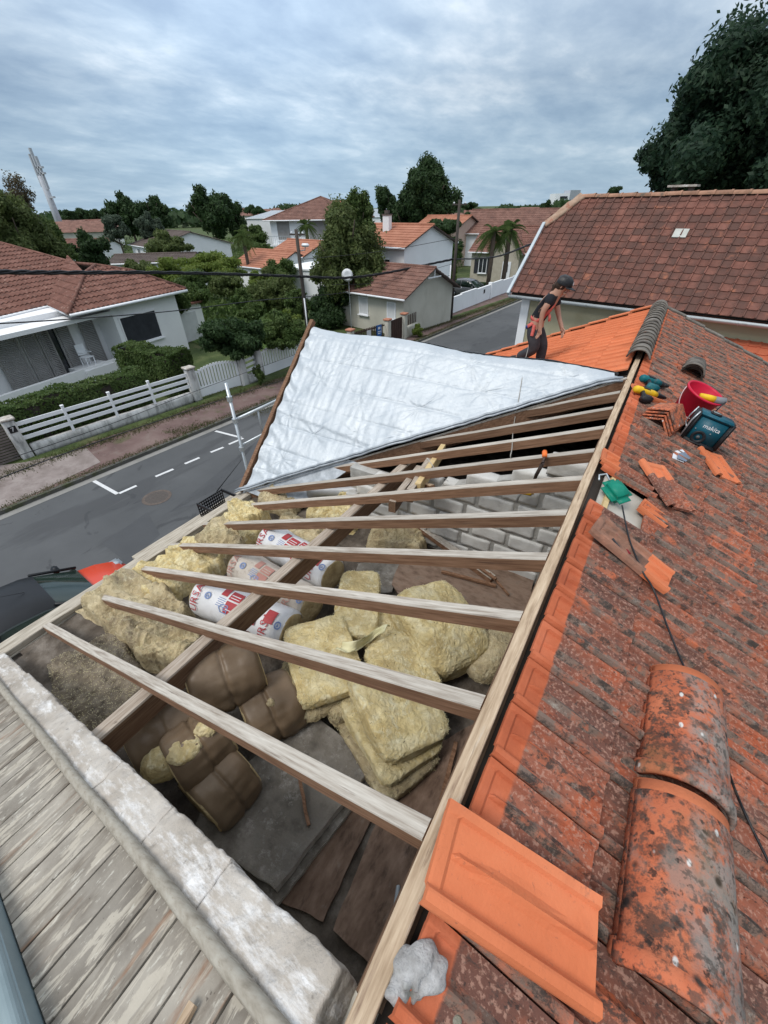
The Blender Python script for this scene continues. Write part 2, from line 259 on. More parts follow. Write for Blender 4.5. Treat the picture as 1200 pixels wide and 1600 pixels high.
# rough stones capping the gable wall, under the rake
def rough_box(name, M4, size, seg, amp, sc, m, parent, seed=0, smooth=True, amp2=None, round_=.012):
    bm = bmesh.new(); bmesh.ops.create_cube(bm, size=1)
    cuts = [max(1, int(s/seg)) for s in size]
    bm.free()
    # grid box by hand
    nx, ny, nzz = cuts; vs_ = {}; V = []; Fc = []
    def vid(i, j, k):
        key = (i, j, k)
        if key not in vs_:
            p = Vector(((i/nx-.5)*size[0], (j/ny-.5)*size[1], (k/nzz-.5)*size[2])); vs_[key] = len(V); V.append(p)
        return vs_[key]
    for i in range(nx):
        for j in range(ny): Fc.append((vid(i, j, 0), vid(i, j+1, 0), vid(i+1, j+1, 0), vid(i+1, j, 0))); Fc.append((vid(i, j, nzz), vid(i+1, j, nzz), vid(i+1, j+1, nzz), vid(i, j+1, nzz)))
    for i in range(nx):
        for k in range(nzz): Fc.append((vid(i, 0, k), vid(i+1, 0, k), vid(i+1, 0, k+1), vid(i, 0, k+1))); Fc.append((vid(i, ny, k), vid(i, ny, k+1), vid(i+1, ny, k+1), vid(i+1, ny, k)))
    for j in range(ny):
        for k in range(nzz): Fc.append((vid(0, j, k), vid(0, j, k+1), vid(0, j+1, k+1), vid(0, j+1, k))); Fc.append((vid(nx, j, k), vid(nx, j+1, k), vid(nx, j+1, k+1), vid(nx, j, k+1)))
    out = []
    for p in V:
        q = M4 @ p
        a = noise.noise_vector(q*sc+Vector((seed*5.1, seed*2.3, 0)))*amp
        if amp2: a += noise.noise_vector(q*sc*4+Vector((seed, 0, 9)))*amp2
        # round the corners a little
        e = Vector([max(0, abs(p[t])-(size[t]/2-round_*2.5))/(round_*2.5) if size[t] > round_*5 else 0 for t in range(3)])
        if e.length > 1: a = a-M4.to_3x3() @ Vector([math.copysign(e[t], p[t]) for t in range(3)])*round_*(e.length-1)
        out.append(q+a)
    b = MB(); b.add(out, Fc); return b.build(name, m, parent, smooth)
def slope_frame(x, y, z=None, left=True, dz=0):
    t = math.atan(SL)
    if left: return frame((x, y, left_z(x)+dz), (-math.cos(t), 0, -math.sin(t)), (-SL, 0, 1))
    return frame((x, y, right_z(x)+dz), (math.cos(t), 0, -math.sin(t)), (SL, 0, 1))
xs = [-.17, -.66, -1.06, -1.55, -2.1, -2.75, -3.4, -4.30]
for i in range(len(xs)-1):
    xa, xb = xs[i], xs[i+1]; fm = slope_frame((xa+xb)/2, (GY0+GY1)/2+.003*(i % 3-1), dz=-.095)
    Lk = (xa-xb)/math.cos(math.atan(SL))-.004
    rough_box('cap_stone', fm, (Lk+.002, .150+.006*(i % 2), .13), .008, .0055, 7, M['stone'], gw, i, amp2=.006, round_=.006)
# mortar fallen along the gap beside the stones
b = MB()
for k in range(150):
    x = -.2-random.random()*4.0; y = GY0-.012+random.gauss(0, .008); s = random.uniform(.003, .012); z = left_z(x)-.035
    b.box((x, y, z), (s*2, s*1.3, s*1.4), Matrix.Rotation(random.random()*6, 3, 'Z').to_4x4())
ob = b.build('mortar_crumbs', M['stone'], house, bevel=.002); ob['kind'] = 'stuff'
# batten beside the wall
pts = []; n = 30
for i in range(n+1):
    x = -.12-(4.35-.12)*i/n; pts.append((x, -.095+.008*nz((x, 0, 0), 1.5), left_z(x)-.012+.006*nz((x, 3, 0), 2)))
MB().tube(pts, .023, 8).build('verge_batten', M['pole'], house, smooth=True)
# soffit boards out to the bargeboard
tA = math.atan(SL)
so_ = MB().prism([(-.1, -.47, left_z(-.1)-.09), (-4.5, -.47, left_z(-4.5)-.09), (-4.5, -.10, left_z(-4.5)-.09), (-.1, -.10, left_z(-.1)-.09)], (0, 0, -.012)).build('soffit_lining', M['dark'], house)
x = -.12; i = 0
while x > -4.4:
    wd = random.uniform(.140, .165); xm = x-wd/2
    fm = slope_frame(xm, -.285, dz=-.07+random.uniform(-.0015, .0015)); fm = fm @ Matrix.Rotation(R(random.uniform(-.5, .5)), 4, 'Z')
    b = MB(); b.box((0, 0, 0), (wd/math.cos(tA)-.009, .37, .018)); b.build('soffit_board', M['soffit'], so_, bevel=.0015, world=fm)
    x -= wd+.001; i += 1
b = MB(); p0, p1 = (-.1, -.505, left_z(-.1)-.035), (-4.5, -.505, left_z(-4.5)-.035); b.beam(p0, p1, .06, .1); b.tube([(q[0], q[1], q[2]+.05) for q in (p0, p1)], .028, 10); b.build('bargeboard', M['barge'], house, bevel=.004)
b = MB(); fm = slope_frame(-.50, -.27, dz=-.04); b.box((0, 0, 0), (.026, .15, .014)); b.build('wood_offcut_strip', M['ridge_wood'], house, world=fm @ Matrix.Rotation(R(8), 4, 'Z'))
# --- rafters, purlin, ridge, wall plate
def timber(name, a, b_, w_, h, ms, mt, parent, up=(0, 0, 1), wob=.003, seg=10, seed=0):
    """a sawn timber: slightly uneven edges, its weathered top in its own material"""
    a, b_ = Vector(a), Vector(b_); d = (b_-a); Ln = d.length; d.normalize(); r = d.cross(Vector(up)).normalized(); u = r.cross(d); b = MB(); rows = []
    cs = [(-1, -1), (1, -1), (1, .86), (.9, 1), (-.9, 1), (-1, .86)]
    V = []
    for i in range(seg+1):
        p = a+d*Ln*i/seg
        off = r*noise.noise(Vector((i*.35, seed*3.3, 1)))*wob*1.5+u*noise.noise(Vector((i*.35, seed*3.3, 5)))*wob*1.5
        for j, (x, z) in enumerate(cs):
            jit = 1+wob*noise.noise(Vector((i*1.3, j*5, seed)))*6
            V.append(p+off+r*x*w_/2*jit+u*z*h/2)
    k = len(cs)
    for i in range(seg):
        for j in range(k):
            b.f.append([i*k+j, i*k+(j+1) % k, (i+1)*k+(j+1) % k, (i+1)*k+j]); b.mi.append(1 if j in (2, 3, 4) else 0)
    b.f += [list(range(k))[::-1], list(range(seg*k, (seg+1)*k))]; b.mi += [0, 0]; b.v = [tuple(v) for v in V]
    return b.build(name, [ms, mt], parent)
RY = [.423, .893, 1.371, 1.839, 2.30, 2.77, 3.23]
nrm = Vector((-SL, 0, 1)).normalized()
for i, y in enumerate(RY):
    yl = y+random.uniform(-.01, .01)
    a = Vector((-.135, y, left_z(-.135)))-nrm*.045; b_ = Vector((-4.26+.05*(i % 3), yl, left_z(-4.26+.05*(i % 3))))-nrm*.045
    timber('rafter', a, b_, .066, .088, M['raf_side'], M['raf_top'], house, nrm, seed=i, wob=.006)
    q = MB()
    for xx in (-.17, -2.06, -4.1):
        q.tube([Vector((xx, y, left_z(xx))), Vector((xx, y, left_z(xx)+.004))], .006, 6)
def valley_x(y): return EX+(y-VY0)*(RX-EX)/(VY1-VY0)
for i, y in enumerate([3.70, 4.17, 4.64]):
    xv = valley_x(y)-.1
    timber('rafter', Vector((-.135, y, left_z(-.135)))-nrm*.045, Vector((xv, y, left_z(xv)))-nrm*.045, .066, .088, M['raf_side'], M['raf_top'], house, nrm, seed=20+i, wob=.006)
PX = at_l(400, 928, -.10).x
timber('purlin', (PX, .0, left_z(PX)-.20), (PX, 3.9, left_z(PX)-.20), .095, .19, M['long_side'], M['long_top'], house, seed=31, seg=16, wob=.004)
timber('ridge_batten', (RX, -.62, RZ-.022), (RX, 9.4, RZ-.022), .055, .045, M['ridge_wood'], M['ridge_wood'], house, seed=33, seg=30, wob=.006)
timber('ridge_beam', (RX, .05, RZ-.175), (RX, 9.2, RZ-.175), .08, .2, M['long_side'], M['long_side'], house, seed=34)
timber('wall_plate', (EX+.07, .0, EZ-.015), (EX+.07, VY0+.15, EZ-.015), .10, .07, M['plate'], M['plate'], house, seed=35, seg=20, wob=.006)
timber('wall_plate', (EX-.03, .0, EZ-.035), (EX-.03, VY0+.25, EZ-.035), .085, .05, M['plate'], M['plate'], house, seed=36, seg=20, wob=.006)
timber('trimmer', (EX+.24, .09, EZ-.14), (EX+.24, VY0, EZ-.14), .06, .06, M['long_side'], M['long_side'], house, seed=37, seg=20, wob=.006)
b = MB()
for k in range(900):
    x = EX+.14+random.random()*.26; y = .1+random.random()*3.1; s = random.uniform(.006, .02)
    b.box((x, y, EZ-.11+random.uniform(-.01, .012)), (s*2, s, s*.6), Matrix.Rotation(random.random()*6, 3, 'Z').to_4x4())
o = b.build('mortar_debris', mat('debris', [(.08, .055, .045), (.17, .13, .11), (.32, .28, .25)], 30, 4, .95, .3, 40, isl=.4), house); o['kind'] = 'stuff'
MB().box((EX+.27, 1.7, EZ-.16), (.4, 3.3, .08)).build('wall_head', M['dark_floor'], house)
# doubled timbers and the new yellow trimmer near the valley
tm = lambda nm, pa, pb, w_, h, ms, mt, dz, sd: timber(nm, at_l(*pa, dz), at_l(*pb, dz), w_, h, ms, mt, house, seed=sd)
tm('valley_trimmer', (612, 792), (655, 735), .07, .12, M['long_side'], M['long_top'], -.13, 41)
tm('valley_trimmer', (640, 775), (672, 722), .07, .14, M['long_side'], M['long_top'], -.13, 42)
tm('new_trimmer', (652, 765), (692, 702), .06, .13, M['new_wood'], M['new_wood'], -.13, 43)
tm('short_timber', (655, 755), (676, 762), .05, .05, M['raf_side'], M['ridge_wood'], -.2, 44)
# valley boards along the membrane's lower edge
va = Vector((EX-.02, VY0-.0, EZ)); vb = Vector((RX-.02, VY1, RZ-.0)); vd = (vb-va).normalized()
timber('valley_board', va+Vector((.1, -.02, -.04)), vb+Vector((.02, -.05, -.06)), .03, .16, M['raf_side'], M['raf_top'], house, seed=45, seg=20, wob=.01)
timber('valley_rafter', va+Vector((.1, .07, -.11)), vb+Vector((.0, .05, -.12)), .08, .16, M['long_side'], M['long_side'], house, seed=46)
# --- attic floor, ceiling boards and slabs
MB().box(((EX+XR)/2, YF/2-.1, FL-.1), (XR-EX-.3, YF-.5, .2)).build('attic_floor', M['dark_floor'], house)
fl = [o for o in COL.objects if o.name == 'attic_floor'][0]
# hummocky dust over the floor
g = MB(); nx, ny = 110, 90; X0, X1, Y0, Y1 = EX+.25, .6, .06, 3.5
for j in range(ny+1):
    for i in range(nx+1):
        x = X0+(X1-X0)*i/nx; y = Y0+(Y1-Y0)*j/ny
        g.v.append((x, y, FL+.012+.03*abs(nz((x, y, 0), 2.5))+.012*nz((x, y, 0), 11)+.006*nz((x, y, 0), 34)))
for j in range(ny):
    for i in range(nx): a = j*(nx+1)+i; g.f.append([a, a+1, a+nx+2, a+nx+1]); g.mi.append(0)
o = g.build('floor_dust', M['dark_floor'], house, True); o['kind'] = 'stuff'
def slab(name, pix, z, th, m, parent, edge=None, seed=0):
    poly = [at_z(x, y, z) for x, y in pix]
    # subdivide the outline and roughen it
    q = []
    for i in range(len(poly)):
        a, c = poly[i], poly[(i+1) % len(poly)]; n = max(1, int((c-a).length/.04))
        for t in range(n):
            p = a.lerp(c, t/n); q.append(p+Vector((nz(p, 9, seed), nz(p, 9, seed+3), 0))*.012)
    b = MB(); n = len(q); b.v = [tuple(p) for p in q]+[tuple(p-Vector((0, 0, th))) for p in q]
    b.f = [list(range(n)), list(range(n, 2*n))[::-1]]+[[i, n+i, n+(i+1) % n, (i+1) % n] for i in range(n)]; b.mi = [0, 0]+[1]*n
    return b.build(name, [m, edge or m], parent)
slab('plaster_slab', [(470, 1120), (500, 1123), (587, 1192), (560, 1225), (430, 1388), (300, 1300), (330, 1240)], FL+.17, .075, M['slab'], fl, M['slab_edge'], 1)
slab('plaster_slab', [(590, 1200), (560, 1250), (432, 1416), (395, 1390), (540, 1205)], FL+.09, .045, M['slab'], fl, M['slab_edge'], 2)
slab('floorboard', [(640, 1190), (575, 1290), (505, 1440), (420, 1400), (560, 1180)], FL+.05, .02, M['brown_board'], fl, None, 3)
slab('floorboard', [(740, 1130), (700, 1240), (598, 1520), (520, 1455), (585, 1290), (650, 1180)], FL+.075, .02, M['brown_board'], fl, None, 4)
slab('plywood_sheet', [(628, 868), (840, 890), (820, 960), (790, 1010), (640, 960), (612, 912)], FL+.09, .02, M['plywood'], fl, None, 5)
slab('floorboard', [(560, 880), (630, 872), (612, 925), (540, 930)], FL+.06, .02, M['slab'], fl, None, 6)
# --- block wall across the attic
BY = 3.52
bw = MB().box((-.55, BY+.10, FL+.62), (4.4, .13, .3)).build('block_wall', M['mortar'], house)
def wall_top(x): return min(right_z(max(x, RX)), left_z(min(x, RX)))-.20
bw2 = MB().prism([(-3.1, BY+.012, FL), (1.5, BY+.012, FL), (1.5, BY+.012, right_z(1.5)-.32), (RX, BY+.012, RZ-.36), (-3.1, BY+.012, left_z(-3.1)-.40)], (0, .13, 0)).build('wall_core', M['mortar'], bw)
row = 0; z = FL+.02
while z < RZ:
    x = -3.05+(row % 2)*.21+random.uniform(-.03, .03)
    while x < 1.3:
        ln = .40+random.uniform(-.05, .02); xc = x+ln/2
        if z+.17 < min(wall_top(x+.04), wall_top(x+ln-.04))+.06:
            c = Vector((xc, BY+.075, z+.09)); rm = Matrix.Translation(c) @ Matrix.Rotation(R(random.uniform(-1.5, 1.5)), 4, 'Y')
            rough_box('block', rm, (ln-.03, .15+random.uniform(0, .012), .165), .028, .007, 9, M['block'], bw, row*17+x, round_=.006, amp2=.003)
        x += ln+.012
    z += .195; row += 1
# props against the wall foot
for i, (pa, pb, w_, h, z1, z2) in enumerate([((612, 792), (770, 905), .09, .07, FL+.25, FL+.12), ((690, 893), (775, 915), .03, .03, FL+.13, FL+.13), ((765, 895), (795, 930), .02, .02, FL+.2, FL+.12), ((775, 905), (740, 880), .03, .02, FL+.2, FL+.2),
                                            ((468, 1215), (482, 1290), .022, .02, FL+.24, FL+.19), ((712, 1160), (690, 1250), .03, .02, FL+.13, FL+.12)]):
    pass
    timber('loose_lath' if h < .05 else 'loose_timber', at_z(*pa, z1), at_z(*pb, z2), w_, h, M['raf_side'], M['raf_side'] if h < .05 else M['raf_top'], fl, seed=50+i)
# ================================================================ tiled slopes
def tile_mesh(name, Lg=.40, W=.213, nu=12, nv=16, new=False, seed=0):
    """interlocking clay tile, x down the slope from its upper edge, y across, z out: side rib, recessed pan, long diamond boss, lip"""
    th = .019; k_ = W/.218
    ys = [0, .003, .009, .027, .033, .041, .046, .078, .094, .106, .117, .128, .140, .156, .188, .196, .203, .218] if nv > 8 else [0, .006, .030, .040, .09, .117, .145, .195, .205, .218]
    us = [0, .02, .075, .10, .14, .22, .34, .46, .58, .70, .82, .90, .955, 1.0] if nu > 7 else [0, .08, .12, .3, .5, .75, .96, 1]
    def h(u, y):
        r = 0
        if y < .042: r = .030*min(1, max(0, (y+.003)/.010))*min(1, max(0, (.042-y)/.010))**.8
        elif y > .190: r = .015
        d = abs(y-.117); wc = .030*max(.12, 1-abs(2.2*(u-.52))**1.3); e = max(0, 1-d/wc)**1.1*.024*min(1, max(0, (u-.10)/.06))*min(1, max(0, (1.0-u)/.05))
        top = .012*min(1, max(0, (.09-u)/.02)); lip = .004*max(0, (u-.93)/.07)
        return max(r, top)+e+lip
    V = []
    for side in (0, 1):
        for u in us:
            for y in ys:
                z = h(u, y) if side == 0 else h(u, y)-th
                if side == 0: z += .0014*noise.noise(Vector((u*9+seed, y*28, seed)))
                V.append((u*Lg, y*k_, z))
    b = MB(); nu = len(us)-1; nv = len(ys)-1; k = nv+1; o = (nu+1)*k
    for i in range(nu):
        for j in range(nv):
            a = i*k+j; b.f.append([a, a+k, a+k+1, a+1]); yc = (ys[j]+ys[j+1])/2; b.mi.append(1 if (yc < .030 or (abs(yc-.117) < .020 and .2 < us[i] < .85)) else 0)
    for i in range(nu):
        b.f.append([i*k, o+i*k, o+(i+1)*k, (i+1)*k]); b.f.append([i*k+nv, (i+1)*k+nv, o+(i+1)*k+nv, o+i*k+nv]); b.mi += [0, 0]
    for j in range(nv):
        b.f.append([nu*k+j, o+nu*k+j, o+nu*k+j+1, nu*k+j+1]); b.f.append([j, j+1, o+j+1, o+j]); b.mi += [0, 0]
    b.v = V; me = b.mesh(name, False, 0)
    return me
def sharp(me):
    return me
tmesh = [tile_mesh('roof_tile', seed=s) for s in range(3)]; [(t.materials.append(M['tile']), t.materials.append(M['tile_rib'])) for t in tmesh]
nmesh = tile_mesh('roof_tile_new', nu=6, nv=8, seed=5); nmesh.materials.append(M['tile_new']); nmesh.materials.append(M['tile_new'])
lowm = tile_mesh('roof_tile_far', nu=6, nv=8, seed=5); lowm.materials.append(M['tile']); lowm.materials.append(M['tile_rib'])
def lay_tiles(cells, frame_fn, meshes, parent, name, limit, low=None):
    """cells: list of (x, y); nearest ones become objects, the rest one stuff mesh"""
    cs = []
    for c in cells:
        fm = frame_fn(*c); cs.append(((fm.translation-CAM).length, fm))
    cs.sort(key=lambda q: q[0])
    for d, fm in cs[:limit]:
        link(name, random.choice(meshes), None, parent, fm)
    rest = cs[limit:]
    if rest:
        src = low or meshes[0]; n = len(src.vertices); co = np.empty(n*3); src.vertices.foreach_get('co', co); co = co.reshape(-1, 3)
        fs = [list(p.vertices) for p in src.polygons]; V = []; Fc = []
        for k, (d, fm) in enumerate(rest):
            A = np.array(fm.to_3x3()); V.append(co@A.T+np.array(fm.translation)); Fc += [[i+k*n for i in f] for f in fs]
        me = bpy.data.meshes.new(name+'s_beyond'); me.from_pydata(np.vstack(V).tolist(), [], Fc); mi_ = [p.material_index for p in src.polygons]*len(rest); me.polygons.foreach_set('material_index', mi_)
        o = link(name, me, list(src.materials), parent); o['kind'] = 'stuff'; return o
TILT = .052
# right slope (garden side), lichen covered
deckR = MB().prism([(RX+.03, -.55, RZ-.075), (XR+.3, -.55, right_z(XR+.3)-.06), (XR+.3, YF, right_z(XR+.3)-.06), (RX+.03, YF, RZ-.075)], (0, 0, -.03)).build('garden_roof_slope', M['dark'], house)
TX = [-.045, .29, .62, .95, 1.28, 1.61, 1.94, 2.27, 2.60, 2.93, 3.26, 3.59, 3.92]
cells = []
yrim0 = .721-.2225*6
HOLE = [(0, 12), (0, 13)]
for ci, x in enumerate(TX):
    for k in range(0, 50):
        y = yrim0+.2225*k
        if (ci == 0 and k in (14, 15)): continue
        if y > YF-.15: continue
        cells.append((x, y))
tR = math.atan(SL)-TILT
def fr(x, y):
    j = random.uniform(-.003, .003)
    return frame((x, y+j, right_z(x)+.012), (math.cos(tR), random.uniform(-.006, .006), -math.sin(tR)), (SL, 0, 1))
# y axis of the tile frame must point towards +Y
def fr2(x, y):
    m = fr(x, y); return m
lay_tiles([c for c in cells], fr2, tmesh, deckR, 'roof_tile', 225, lowm)
# left slope beyond the far valley, new orange
VYF = 7.0
deckL = MB().prism([(RX-.02, VY1+.05, RZ-.075), (RX-.02, YF, RZ-.075), (EX-.25, YF, left_z(EX-.25)-.06), (EX-.25, VYF+.1, left_z(EX-.25)-.06)], (0, 0, -.03)).build('street_roof_slope', M['dark'], house)
cells = []
for ci in range(14):
    x = RX-.055-ci*.33
    for k in range(44):
        y = yrim0+.2225*k
        if y > YF-.2 or x < EX-.1: continue
        if y < VY1+.12+(RX-x)*.45: continue
        cells.append((x, y))
def fl_(x, y): return frame((x, y+.2225, left_z(x)+.012), (-math.cos(tR), 0, -math.sin(tR)), (-SL, 0, 1))
lay_tiles(cells, fl_, [nmesh], deckL, 'roof_tile', 75)
# verge tiles at the far end
vt = MB().box((.19, 0, 0), (.40, .12, .03)).box((.19, .05, -.05), (.40, .02, .12)).mesh('verge_tile', bevel=.006)
vt2 = vt.copy(); vt.materials.append(M['cap_grey']); vt2.materials.append(M['tile_new'])
for i in range(12):
    x = RX+.08+i*.33; link('verge_tile', vt, None, deckR, frame((x, YF-.02, right_z(x)+.035), (math.cos(tR), 0, -math.sin(tR)), (SL, 0, 1)))
    x = RX-.08-i*.33
    f_ = frame((x, YF-.02, left_z(x)+.035), (-math.cos(tR), 0, -math.sin(tR)), (-SL, 0, 1)) @ Matrix.Rotation(0, 4, 'Z'); f_ = f_ @ Matrix.Diagonal((1, -1, 1, 1))
    link('verge_tile', vt2, None, deckL, f_)
# ridge tiles (half round with a collar)
def cap_mesh(name, Lg=.42, r=.118, th=.014, n=14, clean=.05):
    prof = [(0, r*.96, 1), (.035, r*.96, 1), (.04, r*1.0, 1), (Lg*.5, r*1.02, 0), (Lg-.05, r*1.05, 0), (Lg-.045, r*1.12, 0), (Lg-.01, r*1.12, 0), (Lg, r*1.08, 0)]
    b = MB(); k = n+1; a0 = R(8)
    for y, rr, m_ in prof:
        for j in range(k):
            a = a0+(math.pi-2*a0)*j/n; b.v.append((math.cos(a)*rr, y, math.sin(a)*rr*.92))
    for y, rr, m_ in prof:
        for j in range(k):
            a = a0+(math.pi-2*a0)*j/n; b.v.append((math.cos(a)*(rr-th), y, math.sin(a)*(rr-th)*.92))
    P = len(prof); o = P*k
    for i in range(P-1):
        for j in range(n):
            b.f.append([i*k+j, i*k+j+1, (i+1)*k+j+1, (i+1)*k+j]); b.f.append([o+i*k+j, o+(i+1)*k+j, o+(i+1)*k+j+1, o+i*k+j+1]); b.mi += [1 if prof[i][2] and prof[i+1][2] else 0, 0]
        b.f.append([i*k, (i+1)*k, o+(i+1)*k, o+i*k]); b.f.append([i*k+n, o+i*k+n, o+(i+1)*k+n, (i+1)*k+n]); b.mi += [0, 0]
    for j in range(n):
        b.f.append([j, o+j, o+j+1, j+1]); b.f.append([(P-1)*k+j, (P-1)*k+j+1, o+(P-1)*k+j+1, o+(P-1)*k+j]); b.mi += [1, 0]
    me = b.mesh(name, True); return me
capG = cap_mesh('ridge_tile'); capG.materials.append(M['cap_grey']); capG.materials.append(M['cap_grey'])
capL = cap_mesh('ridge_tile_old', .52, .150, .016, 18); capL.materials.append(M['cap_lich']); capL.materials.append(M['tile_new'])
# cemented row at the far end of the ridge: two runs with a step between
y = 9.3; i = 0
while y > 5.85:
    step = .19 if i not in (7,) else .30
    tilt = R(3.0); z = RZ-.005
    fm = Matrix.Translation((RX, y+.2, z)) @ Matrix.Rotation(math.pi, 4, 'Z') @ Matrix.Rotation(tilt, 4, 'X')
    link('ridge_tile', capG, None, house, fm); y -= step; i += 1
# loose stacks on the garden slope
def stack(name, label, group, x, y, n, dz, m_, yaw=0, dy=0.0, base=.0, slip=.012):
    t = thing(name, label, 'ridge tiles', (x, y, right_z(x)+.03), group)
    for k in range(n):
        fm = Matrix.Translation((x+random.uniform(-.004, .004), y+slip*k*(-1), right_z(x)+base+dz*k)) @ Matrix.Rotation(math.atan(SL)*.55, 4, 'Y') @ Matrix.Rotation(R(yaw+random.uniform(-1, 1)), 4, 'Z') @ Matrix.Rotation(math.pi, 4, 'Z')
        link('ridge_tile', m_, None, t, fm)
    return t
# ================================================================ membrane over the cross gable
wing = thing('street_gable_frame', 'brown timber gable frame standing over the street eave, under the edge of the silver sheet', 'gable frame', (EX, VY1, 0))
WP = Vector((EX-.02, VY1+.02, RZ+.06))     # peak of the gable
MB().prism([(EX+.02, VY0, EZ-.14), (EX+.02, VYF, EZ-.14), (EX+.02, VY1, RZ-.12)], (.15, 0, 0)).build('gable_infill', M['render'], wing)
timber('rake_timber', (EX-.04, VY0-.07, EZ+.02), (EX-.04, VY1+.05, RZ+.13), .075, .06, M['raf_side'], M['raf_side'], wing, (1, 0, 0), seed=61, wob=.002)
timber('rake_timber', (EX-.05, VY1+.02, RZ+.03), (EX-.05, VYF, EZ-.06), .05, .09, M['raf_side'], M['raf_side'], wing, (1, 0, 0), seed=62)
timber('gable_ridge', (EX-.05, VY1, RZ-.10), (RX, VY1, RZ-.10), .07, .16, M['long_side'], M['long_side'], wing, seed=63)
MB().prism([(EX, VY1+.03, RZ-.02), (RX, VY1+.03, RZ-.02), (EX, VYF, EZ)], (0, 0, -.04)).build('far_slope_deck', M['dark'], wing)
foil = mat('silver_foil', [(.38, .42, .455), (.45, .485, .515), (.52, .55, .57)], 2.2, 6, .46, .7, 34, [((.50, .55, .60), 4, .58, .74, .5)], metal=.22, spec=.5, bdist=.008)
foil_d = mat('foil_edge', [(.20, .22, .24), (.42, .45, .48)], 7, 6, .5, .5, 20, metal=.4)
A = Vector((EX+.03, VY0-.02, EZ+.05)); B = Vector((EX+.03, VY1, RZ+.07)); C_ = Vector((RX-.03, VY1+.03, RZ+.07))
nW = (B-A).cross(C_-B).normalized(); nW = nW if nW.z > 0 else -nW
stp = [(.12, .70), (.30, .62), (.50, .66), (.66, .80), (.80, .86), (.18, .40), (.33, .46), (.10, .22), (.46, .50), (.22, .86), (.42, .88), (.60, .92), (.05, .48), (.86, .93), (.72, .72)]
def mem_pt(s, t):
    """t: 0 at the eave corner .. 1 at the top; s: 0 at the rake .. 1 at the valley"""
    y = VY0-.03+(VY1-VY0+.03)*t; P0 = A.lerp(B, t); xv = valley_x(y)-.03; P1 = Vector((min(xv, RX-.03), y, P0.z))
    P1 += Vector((0, 0, (C_.z-B.z)*s))
    p = P0.lerp(P1, s); L_ = (P1-P0).length
    X = s*L_; T = t*2.7
    h = 0
    ph = (T/.36) % 1; pl_ = .012*(1-abs(2*ph-1)**10)                      # quilted courses
    h += pl_*(.5+.9*nz((X, T, 0), .8, 2)+.3)
    h += .006*nz((X*5.0, T*1.1, 0), 1.3, 4)+.0075*nz((X*15, T*2.6+X, 0), 1.1, 5)+.0025*nz((X*9-T*14, T*9, 0), 1.6, 6)+.012*nz((X, T, 0), .7, 9)
    for k, (a, c) in enumerate(stp):
        dx = X-a*4.3; dy = T-c*2.7; r = math.hypot(dx, dy)
        if r < .8:
            th = math.atan2(dy, dx); h += .0070*(.5+nz((math.cos(th)*2, math.sin(th)*2, k), 1.2, k)*1.6)*math.cos(th*(9+k % 5)+k*2+6*nz((math.cos(th), math.sin(th), k), 1.3, k))*min(1, r/.06)*math.exp(-r/.24)-.009*math.exp(-(r/.04)**2)
    # gathered creases along the rake
    h += .014*math.exp(-X/.28)*math.sin(T*21+5*nz((X*2, T, 0), 2, 7)+X*9)
    # overlap of two widths of the sheet
    ov = 1.28-.09*X+.03*nz((X, 0, 0), 2, 3)
    h += .018*(1/(1+math.exp(-(T-ov)/.010)))*min(1, max(0, (2.6-X)/.6))
    ov2 = .52-.25*X
    if X < 1.6: h += .016*max(0, 1-X/1.5)*(1/(1+math.exp(-(T-ov2)/.012)))
    edge = .06*(1-s)*0
    ts = max(0, t-.9)/.1; h -= 0
    q = p+nW*(h+.01)
    # the top edge dips and folds over the ridge
    if t > .93: q += Vector((0, .02*(t-.93)/.07, -.05*((t-.93)/.07)**2-.02*math.sin(X*3.1)*((t-.93)/.07)))
    if s > .97: q += Vector((0, -.03, -.02))
    return q
g = MB(); ns, nt_ = 330, 230
for j in range(nt_+1):
    for i in range(ns+1): g.v.append(tuple(mem_pt(i/ns, j/nt_)))
for j in range(nt_):
    for i in range(ns): a = j*(ns+1)+i; g.f.append([a, a+1, a+ns+2, a+ns+1]); g.mi.append(0)
mem = thing('roof_membrane', 'silver quilted insulating sheet stretched over the cross gable, creased and overlapped', 'foil sheet', tuple(A))
g.build('foil_sheet', foil, mem, True)
# far half of the sheet falling over the other side
g = MB()
for j in range(41):
    for i in range(81):
        x = EX-.06+(RX-.06-EX)*i/80; t = j/40; y = VY1+.02+.5*t; g.v.append((x, y, RZ+.045-.5*t*.92*(1.0)-.02*math.sin((x-EX)*3.1)+.012*nz((x*4, y*3, 0), 1)))
for j in range(40):
    for i in range(80): a = j*81+i; g.f.append([a, a+1, a+82, a+81]); g.mi.append(0)
g.build('folded_over_part', foil, mem, True)
# rolled dark edge along the valley
pts = [mem_pt(.992, t/60)+Vector((0, -.035, .004+.012*nz((t, 0, 0), .5))) for t in range(61)]
b = MB(); b.tube(pts, .017, 8); b.tube([p+Vector((.01, -.03, -.02)) for p in pts], .014, 8); b.build('rolled_edge', foil_d, mem, True)
b = MB(); b.prism([A+Vector((.0, -.02, -.01)), A+Vector((.9, .0, -.01))+Vector((0, 0, 0)), A+Vector((1.6, .62, .60)), A+Vector((1.1, .62, .60)), A+Vector((.3, .12, .1))], (0, -.01, .012)); b.build('grey_flap', foil_d, mem)
pts = [A+Vector((-.03, -.04, -.1)), A+Vector((-.01, -.01, .0)), A+Vector((.03, .02, .06))]
MB().tube(pts, .028, 8, r2=.018).build('sheet_corner', foil, mem, True)

